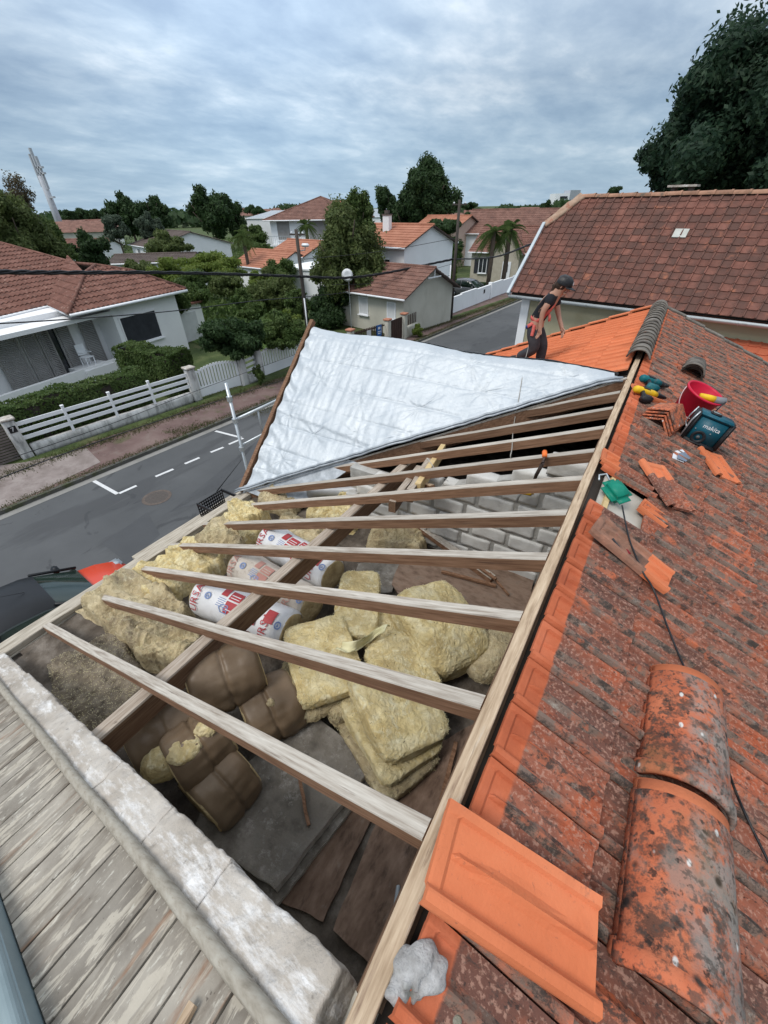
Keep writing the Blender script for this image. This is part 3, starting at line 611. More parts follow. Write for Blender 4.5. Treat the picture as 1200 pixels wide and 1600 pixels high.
# ================================================================ insulation and rolls in the attic
M['wool'] = mat('yellow_glass_wool', [(.52, .38, .16), (.70, .57, .29), (.83, .73, .47)], 6, 10, .95, 1.0, 15, [((.46, .36, .19), 1, .50, .58, .45, dict(stretch=(1.5, 1.5, 40))), ((.84, .78, .55), 9, .52, .68, .7, dict(di=1.5)), ((.34, .25, .12), 4.5, .56, .72, .6, dict(di=.8)), ((.10, .075, .05), 34, .66, .70, .8)], bdist=.035, bdi=1.6, bdet=9, rnd=.06)
M['wool_old'] = mat('dusty_glass_wool', [(.33, .25, .14), (.52, .42, .25), (.66, .56, .37)], 5, 10, .95, 1.0, 13, [((.24, .195, .14), 3.5, .50, .66, .7), ((.70, .63, .44), 10, .56, .70, .6, dict(di=1.5)), ((.11, .085, .065), 22, .60, .68, .7)], bdist=.04, bdi=1.6, bdet=9, rnd=.06)
M['wool_dark'] = mat('grey_dirty_wool', [(.10, .08, .06), (.20, .165, .12), (.31, .265, .20)], 8, 10, .95, 1.0, 14, [((.36, .31, .2), 13, .60, .72, .5), ((.04, .03, .025), 9, .56, .68, .7), ((.5, .48, .45), 50, .69, .72, .8)], bdist=.035)
M['wrap'] = mat('brown_kraft_wrap', [(.115, .078, .046), (.160, .110, .068), (.215, .155, .10)], 2.5, 6, .40, .35, 9, [((.23, .175, .12), 3, .58, .75, .5), ((.05, .035, .025), 6, .62, .75, .5), ((.33, .27, .2), 40, .70, .74, .5)], bdist=.01, rnd=.1)
M['wrap_end'] = mat('wool_roll_end', [(.36, .26, .13), (.60, .48, .27)], 12, 8, .95, .8, 40, [((.62, .54, .34), 20, .58, .7, .6)], bdist=.02)
M['plastic'] = mat('white_printed_plastic', [(.60, .60, .60), (.70, .70, .71)], 4, 6, .45, .35, 9, [((.40, .36, .30), 5, .58, .75, .55)], spec=.5, bdist=.01)
M['plastic_d'] = mat('dusty_printed_plastic', [(.36, .31, .26), (.48, .43, .37), (.55, .51, .46)], 7, 8, .8, .4, 12, [((.27, .22, .18), 12, .55, .7, .7)], bdist=.01)
M['red_print'] = mat('red_print', [(.34, .035, .04), (.40, .05, .055)], 3, 4, .5, 0); M['red_print_d'] = mat('faded_red_print', [(.36, .17, .14), (.42, .24, .20)], 6, 6, .8, 0)
M['blue_print'] = mat('blue_print', [(.16, .22, .40), (.2, .27, .45)], 3, 4, .5, 0); M['white_print'] = mat('white_print', [(.66, .66, .66), (.7, .7, .7)], 3, 4, .6, 0)
M['string'] = mat('baling_string', [(.42, .36, .26), (.5, .44, .33)], 8, 3, .8, 0); M['gstring'] = mat('green_string', [(.05, .25, .16), (.07, .3, .2)], 8, 3, .8, 0)
def lump(name, label, cat, c, size, m, rot=0, sq=3.0, amp=.04, seed=0, seg=(64, 34), tilt=(0, 0), group=None, parent=None, fr_=None, fib=.006):
    """a soft batt: superellipsoid with torn, lumpy skin"""
    a, b_, cc = size; V = []; nu, nv = seg; Rm = Matrix.Rotation(R(rot), 3, 'Z') @ Matrix.Rotation(R(tilt[0]), 3, 'X') @ Matrix.Rotation(R(tilt[1]), 3, 'Y'); e = 2/sq
    f = lambda v, k: math.copysign(abs(v)**k, v)
    for i in range(nv+1):
        ph = -math.pi/2+math.pi*i/nv
        for j in range(nu):
            th = 2*math.pi*j/nu
            p = Vector((a*f(math.cos(ph), e)*f(math.cos(th), e), b_*f(math.cos(ph), e)*f(math.sin(th), e), cc*f(math.sin(ph), e)))
            q = Vector(c)+Rm @ p; d = (Rm @ p).normalized()
            n_ = noise.noise(q*3.2+Vector((seed*3, 0, 0)))*amp+noise.noise(q*8+Vector((0, seed*3, 0)))*amp*.5+abs(noise.noise(q*18+Vector((0, seed*3, 0))))*amp*.35+noise.noise(q*45)*fib
            V.append(q+d*n_)
    b = MB(); b.v = [tuple(v) for v in V]
    for i in range(nv):
        for j in range(nu): b.f.append([i*nu+j, i*nu+(j+1) % nu, (i+1)*nu+(j+1) % nu, (i+1)*nu+j]); b.mi.append(0)
    o = b.build(name, m, parent, True)
    if parent is None:
        meta(o, label, cat, group)
    return o
def pz(x, y, z): return at_z(x, y, z)
# mats lying between the eave and the purlin, one a bay
ZE = FL+.16
mats = [((150, 1060), 'wool_dark', .55, .26, 'grey dirt covered wool mat in the corner by the gable wall'),
        ((215, 950), 'wool_old', .60, .24, 'broad dusty yellow wool mat in the bay behind the first rafter'),
        ((265, 1010), 'wool_old', .30, .16, 'pinkish stained wool strip against the purlin'),
        ((250, 900), 'wool', .34, .20, 'yellow wool mat lying behind the second rafter near the eave'),
        ((305, 872), 'wool', .36, .18, 'folded yellow wool mat under the third rafter at the eave'),
        ((345, 850), 'wool_old', .30, .18, 'dusty wool mat behind the grey wrapped roll'),
        ((365, 828), 'wool', .30, .17, 'small puffed wool mat at the eave below the fourth rafter'),
        ((470, 835), 'wool_old', .40, .18, 'flat brownish wool mat left of the purlin middle'),
        ((390, 803), 'wool', .26, .15, 'thin yellow wool roll at the eave near the sheet corner'),
        ((440, 775), 'wool_old', .30, .20, 'round dusty wool lump beside the grey duct'),
        ((505, 800), 'wool', .16, .17, 'curled yellow wool scrap standing by the purlin'),
        ((545, 800), 'wool', .2, .17, 'torn wool piece with curled edge under the purlin head'),
        ((620, 840), 'wool_old', .34, .14, 'dark dusty wool heap at the foot of the block wall'),
        ((525, 812), 'wool', .14, .2, 'narrow folded wool strip leaning on the purlin')]
def wool_sheet(label, c, Lx, Ly, h, m, rot, seed, n=(96, 72), z0=None, name='insulation_mat', group='loose wool mats over the attic ceiling'):
    """a torn mat: irregular outline, puckered and folded top, ragged falling sides"""
    nx, ny = n; b = MB(); Rm = Matrix.Rotation(R(rot), 3, 'Z'); c = Vector(c); z0 = z0 if z0 is not None else c.z
    for j in range(ny+1):
        for i in range(nx+1):
            u, v = 2*i/nx-1, 2*j/ny-1; r_ = (abs(u)**4+abs(v)**4)**.25; th = math.atan2(v, u); ed = 1+.16*nz((math.cos(th)*2, math.sin(th)*2, 0), 1.1, seed)+.05*nz((math.cos(th)*7, math.sin(th)*7, 0), 1.1, seed)
            p = Rm @ Vector((u*Lx/2*ed, v*Ly/2*ed, 0)); q = c+p; e = min(1, (1-r_)/.16) if r_ < 1 else 0; prof = 1-(1-e)**2.5
            fold = .5+nz((q.x, q.y*1.7, 0), 3.6, seed)*1.3; fold2 = 1-abs(nz((q.x*1.4, q.y, 0), 9, seed+2))*1.6
            hh = h*prof*(.62+.26*fold+.13*fold2+.22*nz((q.x, q.y, 0), 1.6, seed+5))+.014*abs(nz((q.x, q.y, 0), 22, seed))*prof+.010*nz((q.x, q.y, 0), 48, seed)*prof
            b.v.append((q.x+.02*nz((q.x, q.y, 1), 9, seed), q.y+.02*nz((q.x, q.y, 2), 9, seed), z0+hh))
    k = nx+1
    b.f = [[j*k+i, j*k+i+1, (j+1)*k+i+1, (j+1)*k+i] for j in range(ny) for i in range(nx)]; b.mi = [0]*len(b.f)
    o = b.build(name, m, None, True); meta(o, label, 'insulation', group); return o
for i, (px, mt, a, bb_, lb) in enumerate(mats):
    p = pz(*px, FL+.16)
    wool_sheet(lb, (p.x, p.y, FL+.02), a*2.1, bb_*2.3+.06, .22+.06*(i % 3) if i else .15, M[mt], 8*((i*7) % 5)-16, i*3+1)
# yellow batts stacked on the right
def batt(px, z, sz, rot, sq=4.5, tilt=(0, 0), lab='', mt='wool', seed=0):
    p = pz(*px, z); return lump('insulation_batt', lab, 'insulation', p, sz, M[mt], rot, sq, .020, 40+seed, (150, 70), tilt, 'yellow wool batts piled in the attic', fib=.009)
batt((618, 1098), FL+.42, (.36, .28, .075), -28, 7, (-12, 6), 'large yellow batt on top of its stack, nearest the floorboards', seed=1)
batt((610, 1132), FL+.28, (.35, .27, .055), -25, 7, (-8, 3), 'creamy batt directly under the topmost one of the near stack', seed=2)
batt((604, 1160), FL+.15, (.34, .26, .055), -23, 7, (-4, 0), 'lowest grey edged batt of the near stack', 'wool_old', seed=3)
batt((628, 1048), FL+.38, (.30, .22, .08), -24, 5, (0, 8), 'rounded yellow batt between the third rafter and the near stack', seed=4)
batt((686, 982), FL+.36, (.42, .34, .21), -28, 3.6, (-8, 14), 'fat domed yellow batt with frayed right side beside the plywood', seed=5)
batt((505, 1028), FL+.44, (.37, .27, .055), -38, 7, (0, 0), 'flat pale batt with a straight cut edge beside the brown rolls', seed=6)
batt((492, 1065), FL+.30, (.28, .21, .06), -26, 5, (0, 0), 'brownish batt underneath the flat pale batt', 'wool_old', seed=7)
batt((560, 945), FL+.38, (.40, .20, .085), -60, 5.5, (0, 0), 'long yellow batt pointing to the block wall beside the printed rolls', seed=8)
batt((590, 985), FL+.26, (.2, .18, .10), -40, 4, (0, 0), 'small batt wedged between the long batt and the domed batt', seed=9)
batt((772, 1020), FL+.26, (.17, .30, .12), -20, 3, (0, 0), 'deep yellow batt in shadow against the ridge beam', 'wool_old', seed=10)
batt((540, 1090), FL+.22, (.16, .2, .12), -20, 4, (0, 0), 'folded batt end filling the gap beside the near stack', 'wool_old', seed=11)
# a torn yellow skin curled over the batts
g = MB()
P = [(pz(572, 1003, FL+.60)), (pz(600, 985, FL+.62))]
for i in range(41):
    for j in range(17):
        u = i/40; v = j/16; q = pz(530+75*u, 1010-22*u+8*math.sin(u*5), FL+.54+.05*math.sin(u*7)); q += Vector((.0, (v-.5)*.10, .03*math.cos(v*5+u*4)+.02*nz((u*3, v*3, 0), 2))); g.v.append(tuple(q))
for i in range(40):
    for j in range(16): a = i*17+j; g.f.append([a, a+17, a+18, a+1]); g.mi.append(0)
o = g.build('torn_wool_skin', mat('pale_wool_skin', [(.60, .55, .30), (.72, .68, .46)], 8, 6, .9, .6, 30, [((.4, .42, .3), 7, .6, .75, .5)], bdist=.01), None, True); meta(o, 'pale curled strip of torn wool skin lying over the yellow batts', 'insulation')
sm = o.modifiers.new('thickness', 'SOLIDIFY'); sm.thickness = .006
# long loose fibres on the batts
def fibres(name, src, n, ln, m, parent):
    me = src.data; b = MB(); k = len(me.polygons); L0 = WL[src.name] if src.parent is None else WL[src.name]
    for _ in range(n):
        p = me.polygons[random.randrange(k)]
        if p.normal.z < -.1: continue
        c = p.center; d = (Vector(p.normal)*.5+Vector((random.gauss(0, 1), random.gauss(0, 1), random.gauss(-.2, .6))).normalized()).normalized(); l = ln*random.uniform(.3, 1); w_ = d.cross(Vector((random.random(), random.random(), 1))).normalized()*.0011; c2 = c+d*l*.6+Vector((0, 0, .003)); c3 = c+d*l+Vector((0, 0, -.006))
        b.add([c-w_, c+w_, c2+w_, c2-w_, c3], [(0, 1, 2, 3), (3, 2, 4)])
    o = b.build(name, m, None); o.parent = src; o.matrix_basis = Matrix.Identity(4); o['kind'] = 'stuff'; return o
fm_ = mat('wool_fibre', [(.62, .54, .30), (.78, .72, .48)], 20, 2, .9, 0)
for o in [o for o in list(COL.objects) if o.name.startswith('insulation_batt')]: fibres('wool_fibres', o, 2600, .022, fm_, o)
for o in [o for o in list(COL.objects) if o.name.startswith('insulation_mat')]: fibres('wool_fibres', o, 2200, .022, fm_, o)
# ---- text that lies on a curved or flat face
def text_mesh(s, size):
    cu = bpy.data.curves.new('txt', 'FONT'); cu.body = s; cu.size = size; cu.align_x = 'CENTER'; cu.align_y = 'CENTER'; cu.resolution_u = 2
    o = bpy.data.objects.new('txt', cu); COL.objects.link(o); dg = bpy.context.evaluated_depsgraph_get(); me = bpy.data.meshes.new_from_object(o.evaluated_get(dg)); bpy.data.objects.remove(o); return me
def flat_text(name, s, size, Mw, m, parent, sx=1):
    me = text_mesh(s, size); me.materials.clear(); me.transform(Matrix.Diagonal((sx, 1, 1, 1)))
    return link(name, me, m, parent, Mw)
def wrap_mesh(me, F4, r, ang0, x0, flip=False, rot=0, seg=True):
    """lay a flat mesh (x,y) on a cylinder: x along the axis (or around it), y around"""
    bm = bmesh.new(); bm.from_mesh(me)
    for k in range(-12, 13):
        bmesh.ops.bisect_plane(bm, geom=bm.verts[:]+bm.edges[:]+bm.faces[:], plane_co=(0, k*.03, 0) if not rot else (k*.03, 0, 0), plane_no=(0, 1, 0) if not rot else (1, 0, 0))
    for v in bm.verts:
        x, y = (v.co.x, -v.co.y) if not rot else (-v.co.y, -v.co.x)
        a = ang0+y/r; v.co = F4 @ Vector((x0+x, math.cos(a)*r, math.sin(a)*r))
    bm.to_mesh(me); bm.free(); return me
def rect_mesh(w_, h): 
    me = bpy.data.meshes.new('patch'); me.from_pydata([(-w_/2, -h/2, 0), (w_/2, -h/2, 0), (w_/2, h/2, 0), (-w_/2, h/2, 0)], [], [(0, 1, 2, 3)]); return me
def roll(nm, pa, pb, r, body, end, label, group, pinch=(), amp=.008, seed=0, bulge=.0, name='insulation_roll', zA=None, zB=None, squash=1.0):
    a = pz(*pa, zA); c = pz(*pb, zB); mid = (a+c)/2; t = thing(name, label, 'insulation roll', tuple(mid), group)
    Fx = frame(mid, c-a, (0, 0, 1)); Ln = (c-a).length; b = MB(); nx, na = 48, 56
    prof = lambda u: 1
    for i in range(nx+1):
        u = i/nx; x = (u-.5)*Ln
        for j in range(na):
            th = 2*math.pi*j/na; rr = r*(1+bulge*math.sin(math.pi*u))
            e = min(u, 1-u)*Ln; rr -= .02*max(0, 1-e/.03)**2
            for pc in pinch:
                d = (u-pc)*Ln; rr -= .016*math.exp(-(d/.014)**2)+.0085*math.cos(th*17+seed+2*math.sin(th*3))*math.exp(-abs(d)/.10)*min(1, abs(d)/.015)
            p = Vector((x, math.cos(th)*rr, math.sin(th)*rr*squash)); rr2 = noise.noise(p*5+Vector((seed*4, 0, 0)))*amp*1.6+noise.noise(p*14+Vector((seed*4, 0, 0)))*amp*.7
            p += Vector((0, math.cos(th), math.sin(th)))*rr2; b.v.append(tuple(Fx @ p))
    for i in range(nx):
        for j in range(na): b.f.append([i*na+j, i*na+(j+1) % na, (i+1)*na+(j+1) % na, (i+1)*na+j]); b.mi.append(0)
    b.build('wrap', body, t, True)
    for s_ in (-1, 1):
        b = MB(); rows = [(1.0, 0), (.96, .012), (.72, .004), (.5, .012), (.3, .002), (.1, .01), (0.001, .0)]
        for q, h in rows:
            for j in range(na):
                th = 2*math.pi*j/na; rr = (r-.018)*q; p = Vector((s_*(Ln/2+h+.004*nz((q*5, th, seed), 2)-.006), math.cos(th)*rr, math.sin(th)*rr*squash)); b.v.append(tuple(Fx @ p))
        for i in range(len(rows)-1):
            for j in range(na): b.f.append([i*na+j, i*na+(j+1) % na, (i+1)*na+(j+1) % na, (i+1)*na+j]); b.mi.append(0)
        b.build('wool_end', end, t, True)
    for k, pc in enumerate(pinch):
        pts = []
        for j in range(33):
            th = 2*math.pi*j/32; rr = r-.028; pts.append(Fx @ Vector(((pc-.5)*Ln, math.cos(th)*rr, math.sin(th)*rr*squash)))
        MB().tube(pts, .003, 5, cap=False).build('string', M['string'] if (seed+k) % 2 else M['gstring'], t)
    return t, Fx, Ln
def print_on(t, Fx, Ln, r, dusty=False, ang=60, words='URSA', flip=1, red=True, x0=0):
    rp = M['red_print_d'] if dusty else M['red_print']; r2 = r+.012
    A0 = R(ang)
    me = wrap_mesh(text_mesh(words, .115), Fx, r2, A0+.42, x0-Ln*.32, rot=1); me.materials.clear(); link('brand_lettering', me, rp, t)
    # round emblem, house outline and red panels with white lines
    b = MB(); n = 24; pts = [(math.cos(6.283*k/n)*.035, math.sin(6.283*k/n)*.035, 0) for k in range(n)]+[(math.cos(6.283*k/n)*.022, math.sin(6.283*k/n)*.022, 0) for k in range(n)]
    b.add(pts, [(k, (k+1) % n, n+(k+1) % n, n+k) for k in range(n)]); b.add([(-.012, -.012, 0), (.012, -.012, 0), (.0, .016, 0)], [(0, 1, 2)]); me = b.mesh('emblem'); wrap_mesh(me, Fx, r2, A0+.1, x0-Ln*.20); link('emblem', me, M['blue_print'], t)
    if red:
        for (px_, a_, w_, h) in [(.07, .25, .13, .11), (.07, -.33, .13, .09), (.215, .22, .12, .13), (.215, -.40, .12, .11), (-.055, -.42, .07, .10), (.33, .0, .06, .20)]:
            me = rect_mesh(w_, h); wrap_mesh(me, Fx, r2-.002, A0+a_, x0+px_); link('red_panel', me, rp, t)
        for (px_, a_, w_, h) in [(.07, -.33, .1, .008), (.07, -.20, .1, .006), (.215, -.35, .08, .008), (.215, -.50, .08, .006), (.215, .3, .08, .008), (.07, .35, .09, .007)]:
            me = rect_mesh(w_, h); wrap_mesh(me, Fx, r2+.001, A0+a_, x0+px_); link('white_line', me, M['plastic'] if not dusty else M['plastic_d'], t)
        b = MB(); q = .004
        for (p, s_) in [((-.14, -.045), (-.14, .02)), ((-.14, .02), (-.105, .05)), ((-.105, .05), (-.07, .02)), ((-.07, .02), (-.07, -.045)), ((-.14, -.045), (-.07, -.045)), ((-.115, -.045), (-.115, .0)), ((-.115, .0), (-.09, .0)), ((-.09, .0), (-.09, -.045))]:
            d = (Vector(s_)-Vector(p)); nn_ = Vector((-d.y, d.x)).normalized()*q; b.add([(p[0]-nn_.x, p[1]-nn_.y, 0), (s_[0]-nn_.x, s_[1]-nn_.y, 0), (s_[0]+nn_.x, s_[1]+nn_.y, 0), (p[0]+nn_.x, p[1]+nn_.y, 0)], [(0, 1, 2, 3)])
        me = b.mesh('house_drawing'); wrap_mesh(me, Fx, r2+.0005, A0-.15, x0+.0, rot=1); link('house_drawing', me, M['blue_print'], t)
        for k in range(5):
            me = rect_mesh(.09-.012*(k % 3), .006); wrap_mesh(me, Fx, r2, A0+.32-.09*k, x0-.05); link('print_line', me, M['blue_print'], t)
Z1 = FL+.36
gr = 'printed plastic wrapped rolls under the purlin'
specs = [((318, 928), (455, 988), .19, 'plastic', 'white and red printed insulation roll nearest the gable wall, below the second rafter', False, Z1),
         ((375, 882), (487, 950), .185, 'plastic_d', 'dust covered printed roll lying between the two clean white ones', True, Z1-.02),
         ((420, 842), (520, 900), .19, 'plastic', 'clean white printed roll furthest from the gable wall, its end showing brown wool', False, Z1)]
for i, (pa, pb, r, bm_, lb, du, z) in enumerate(specs):
    t, Fx, Ln = roll('r', pa, pb, r, M[bm_], M['wrap_end'], lb, gr, amp=.007, seed=i, name='printed_roll', zA=z, zB=z)
    print_on(t, Fx, Ln, r, du, 112, 'URSA', x0=-.10)
    print_on(t, Fx, Ln, r, du, 112, 'URSA', x0=Ln*.66, red=False)
    me = rect_mesh(.10, .12); wrap_mesh(me, Fx, r+.011, R(105), Ln*.36); link('red_panel', me, M['red_print_d'] if du else M['red_print'], t)
gb = 'brown kraft wrapped rolls tied with string'
for i, (pa, pb, r, pin, lb, za, zb, bl) in enumerate([
        ((300, 1075), (405, 1030), .235, (.5,), 'large brown wrapped roll on top of the heap, tied round the middle and puckered', FL+.60, FL+.60, .05),
        ((385, 1130), (462, 1085), .225, (.45,), 'brown wrapped roll behind, with a torn patch showing wool, on the plaster slab', FL+.30, FL+.30, .06),
        ((205, 1165), (322, 1095), .225, (.45,), 'brown wrapped roll beside the wall stones with a pale string and split end', FL+.46, FL+.46, .05),
        ((270, 1200), (350, 1138), .195, (.55,), 'gathered brown roll in the middle with yellow wool bursting out', FL+.50, FL+.50, .06),
        ((312, 1262), (375, 1190), .225, (.5,), 'lowest brown roll lying next to the plaster slab, its edge curling open', FL+.28, FL+.28, .06)]):
    roll('b', pa, pb, r, M['wrap'], M['wrap_end'], lb, gb, pin, .014, 10+i, bl, name='kraft_roll', zA=za, zB=zb)
for i, (px, z, sz, rot, lb, mt) in enumerate([((290, 1172), FL+.66, (.11, .09, .055), 55, 'yellow wool bursting from the split brown roll by the wall', 'wool'),
        ((254, 1195), FL+.55, (.10, .075, .11), 40, 'clump of yellow wool hanging from the brown roll near the wall stones', 'wool'), ((425, 1100), FL+.49, (.035, .025, .07), 20, 'small tuft poking through the torn brown wrap', 'wool_old'),
        ((375, 1220), FL+.25, (.06, .05, .08), 10, 'piece of batt trapped between brown roll and slab', 'wool_old'), ((270, 1075), FL+.50, (.12, .06, .05), 20, 'orange brown scrap of wool on the rolls below the first rafter', 'wool_old'), ((210, 1125), FL+.3, (.09, .07, .08), 20, 'dirty scrap in the corner of purlin and gable wall', 'wool_dark'),
        ((320, 1140), FL+.70, (.09, .06, .05), 30, 'tuft of yellow wool beneath the first rafter', 'wool')]):
    lump('wool_scrap', lb, 'insulation', pz(*px, z), sz, M[mt], rot, 2.4, .035, 70+i, (50, 28), fib=.008)
# grey duct lying beneath the far rafters
a = pz(482, 768, FL+.3); c = pz(600, 765, FL+.35); o = MB().tube([a.lerp(c, k/10)+Vector((0, 0, .01*math.sin(k))) for k in range(11)], .085, 20).build('foil_duct', mat('grey_duct', [(.33, .34, .35), (.45, .46, .47)], 5, 5, .45, .2, 20, [((.24, .22, .2), 5, .6, .75, .6)], metal=.2), None, True)
meta(o, 'grey round duct lying under the rafters close to the silver sheet', 'duct')
# corrugated conduit beside the ridge beam
pts = []
for k in range(13): 
    t = k/12; pts.append(at_z(598+30*t*(1.1-t*.25)-5*math.sin(t*3), 1600-215*t, FL+.75+.35*(1-t)))
b = MB(); n = 90; pp = []; rr = []
for k in range(n*2+1):
    u = k/(n*2)*12; i = min(11, int(u)); pp.append(pts[i].lerp(pts[i+1], u-i)); rr.append(.0115 if k % 2 else .0088)
b.tube(pp, rr, 10); o = b.build('corrugated_conduit', mat('grey_conduit', [(.26, .28, .29), (.33, .35, .36)], 5, 3, .5, 0), None, True); meta(o, 'grey corrugated cable conduit rising beside the ridge beam', 'conduit')
# ================================================================ things lying on the tiled slope
def P_r(x, y, dz=0): return at_r(x, y, dz)
nR = Vector((SL, 0, 1)).normalized()
pA = P_r(1058, 1112, .02); pB = P_r(1062, 1300, .02)
stack('ridge_tile_stack', 'farther of the two near stacks of orange ridge tiles, with white lichen spots', 'stacks of loose ridge tiles', .575, 1.57, 3, .020, capL, yaw=0, base=.010)
stack('ridge_tile_stack', 'nearest stack of blackened ridge tiles, with a clean orange collar on top', 'stacks of loose ridge tiles', .555, 1.03, 5, .030, capL, yaw=1, base=-.02, slip=.014)
pF = P_r(1082, 590, .03)
stack('ridge_tile_stack', 'small grey stack of ridge tiles standing behind the red bucket', 'stacks of loose ridge tiles', pF.x, pF.y+.45, 4, .03, capG, yaw=-4, base=.01, slip=.05)
M['tile_under'] = mat('tile_underside', [(.15, .075, .05), (.24, .125, .085), (.36, .17, .11)], 9, 8, .9, .4, 50, [((.06, .05, .045), 8, .5, .66, .8)])
def loose_tile(name, label, o, xe, dz, W=.218, Lg=.40, clean=(1, 1), flip=False, lift=0, tile=None, old=None, group='loose roof tiles lying on the slope', dzx=0):
    me = tile_mesh(name, Lg, W, 14, 18, seed=8)
    me.materials.append(old or M['tile_under']); me.materials.append(tile or M['tile_new'])
    for p in me.polygons: p.material_index = 1 if (p.center.x < clean[0] or p.center.x > clean[1]) else 0
    a = P_r(*o, dz); c = P_r(*xe, dz+dzx)
    fm = frame(a, c-a, nR)
    if name and W > .24: fm = fm
    if flip: fm = fm @ Matrix.Translation((0, W, 0)) @ Matrix.Rotation(math.pi, 4, 'X')
    ob = link(name, me, None, None, fm); meta(ob, label, 'roof tile', group); return ob
loose_tile('loose_tile', 'single bright new orange tile laid over the ridge edge nearest the camera', (655, 1412), (950, 1612), .082, W=.250, Lg=.50, clean=(9, 9), old=M['tile_big'])
loose_tile('loose_tile', 'loose tile with orange upper end lying crosswise below the green reel', (998, 720), (1054, 806), .085, W=.235, Lg=.44, clean=(.17, 9), old=M['tile'])
loose_tile('loose_tile', 'upturned tile with two pencils on it and a clean orange lower end', (920, 830), (1026, 918), .085, W=.215, Lg=.48, clean=(-1, .33))
loose_tile('loose_tile', 'clean orange tile under the corner of the blue radio', (1090, 700), (1118, 742), .05, clean=(9, 9), old=M['tile_new'], W=.25, Lg=.36)
loose_tile('loose_tile', 'tile lifted out of the top row beside the green reel', (938, 722), (1008, 764), .035, clean=(.14, 9), old=M['tile'], W=.20)
loose_tile('loose_tile', 'lower half exposed clean tile in the gap right of the green reel', (995, 795), (1020, 815), .02, clean=(9, 9), old=M['tile_new'], W=.16, Lg=.2)
for k in range(3):   # broken orange tile pieces by the drills
    loose_tile('loose_tile', ['broken orange tile piece under the yellow drill', 'rough orange tile piece beside the angled tile stack', 'small orange tile piece between bucket and radio'][k], [(992, 612), (1010, 622), (1052, 652)][k], [(1030, 628), (1042, 634), (1072, 668)][k], .03+.02*k, clean=(9, 9), old=M['tile_new'], W=.14, Lg=.22)
# angled (v shaped) tiles stacked
t = thing('angled_tile_stack', 'stack of weathered V shaped tiles beside the red bucket', 'roof tiles', tuple(P_r(1020, 655, .0)))
b = MB(); 
for s_ in (-1, 1):
    b.prism([(0, 0, .10), (s_*.15, 0, 0), (s_*.15, .34, 0), (0, .34, .10)], (0, 0, -.016))
vm = b.mesh('angled_tile', bevel=.003); vm.materials.append(M['tile_old2'] if 'tile_old2' in M else M['cap_lich'])
o0 = P_r(1022, 668, .02)
for k in range(4): link('angled_tile', vm, None, t, frame(o0+Vector((.01*k, .012*k, .026*k)), (1, -.35, -.42), (SL, 0, 1)))
# gap of the missing tiles: pale board and batten
MB().box((0, 0, 0), (.42, .46, .012)).build('pale_underlay', mat('pale_board', [(.36, .33, .28), (.48, .45, .40)], 5, 6, .9, .3, 30), deckR, world=slope_frame(.19, 2.74, left=False, dz=-.03))
MB().box((0, 0, 0), (.03, .46, .03)).build('tile_batten', M['new_wood'], deckR, world=slope_frame(.05, 2.74, left=False, dz=-.01))
# green chalk line reel
def rbox(name, size, m, parent, fm, bev=.01, seg=3):
    bm = bmesh.new(); bmesh.ops.create_cube(bm, size=1)
    for v in bm.verts: v.co = Vector((v.co.x*size[0], v.co.y*size[1], v.co.z*size[2]))
    bmesh.ops.bevel(bm, geom=bm.edges[:], offset=bev, segments=seg, affect='EDGES'); me = bpy.data.meshes.new(name); bm.to_mesh(me); bm.free(); me.polygons.foreach_set('use_smooth', [True]*len(me.polygons))
    return link(name, me, m, parent, fm)
pl_ = lambda n, c, r=.5, **k: mat(n, [c, tuple(min(1, x*1.25) for x in c)], 14, 5, r, .08, 60, [((.24, .21, .18), 9, .56, .78, .35), ((.30, .27, .24), 70, .62, .72, .35)], **k)
M['green'] = pl_('green_plastic', (.0, .17, .11)); M['black'] = pl_('black_plastic', (.012, .012, .014)); M['teal'] = pl_('teal_plastic', (.0, .095, .11)); M['red'] = mat('red_bucket_plastic', [(.48, .005, .03), (.56, .01, .045)], 4, 5, .4, .08, 30, [((.32, .02, .035), 9, .6, .75, .4)])
M['yellow'] = pl_('yellow_plastic', (.62, .38, .01)); M['orange'] = pl_('orange_plastic', (.75, .14, .01)); M['steel'] = mat('zinc_steel', [(.40, .43, .45), (.52, .55, .57)], 9, 5, .38, .1, 40, metal=.6); M['radio'] = pl_('petrol_blue_plastic', (.006, .075, .11), .45)
c = P_r(963, 768, .05)
t = thing('chalk_line_reel', 'green plastic reel case hooked over the ridge beside the missing tile', 'reel', tuple(c))
fm = frame(c, (.75, -.65, -.3), (.3, -.5, .9))
rbox('case', (.19, .15, .075), M['green'], t, fm, .034, 4)
b = MB(); b.lathe([(.001, .042), (.034, .042), (.04, .036)], fm, 20); b.build('winder', M['green'], t, True)
b = MB(); q = [c+Vector((-.06, .05, .04)), c+Vector((-.09, .09, .06)), c+Vector((-.13, .07, .05)), c+Vector((-.12, .02, .04))]; b.tube(q, .006, 8); b.build('hook', M['steel'], t, True)
# pencils on the upturned tile
for k, (a, d, lb) in enumerate([((962, 836), (984, 866), 'dark red carpenter pencil lying on the upturned tile'), ((957, 842), (976, 868), 'black marker beside the pencil on the upturned tile')]):
    o = MB().tube([P_r(*a, .085), P_r(*d, .085)], [.008, .008], 8).build('pencil', pl_('pencil%d' % k, [(.16, .01, .015), (.015, .015, .02)][k]), None); meta(o, lb, 'pencil')
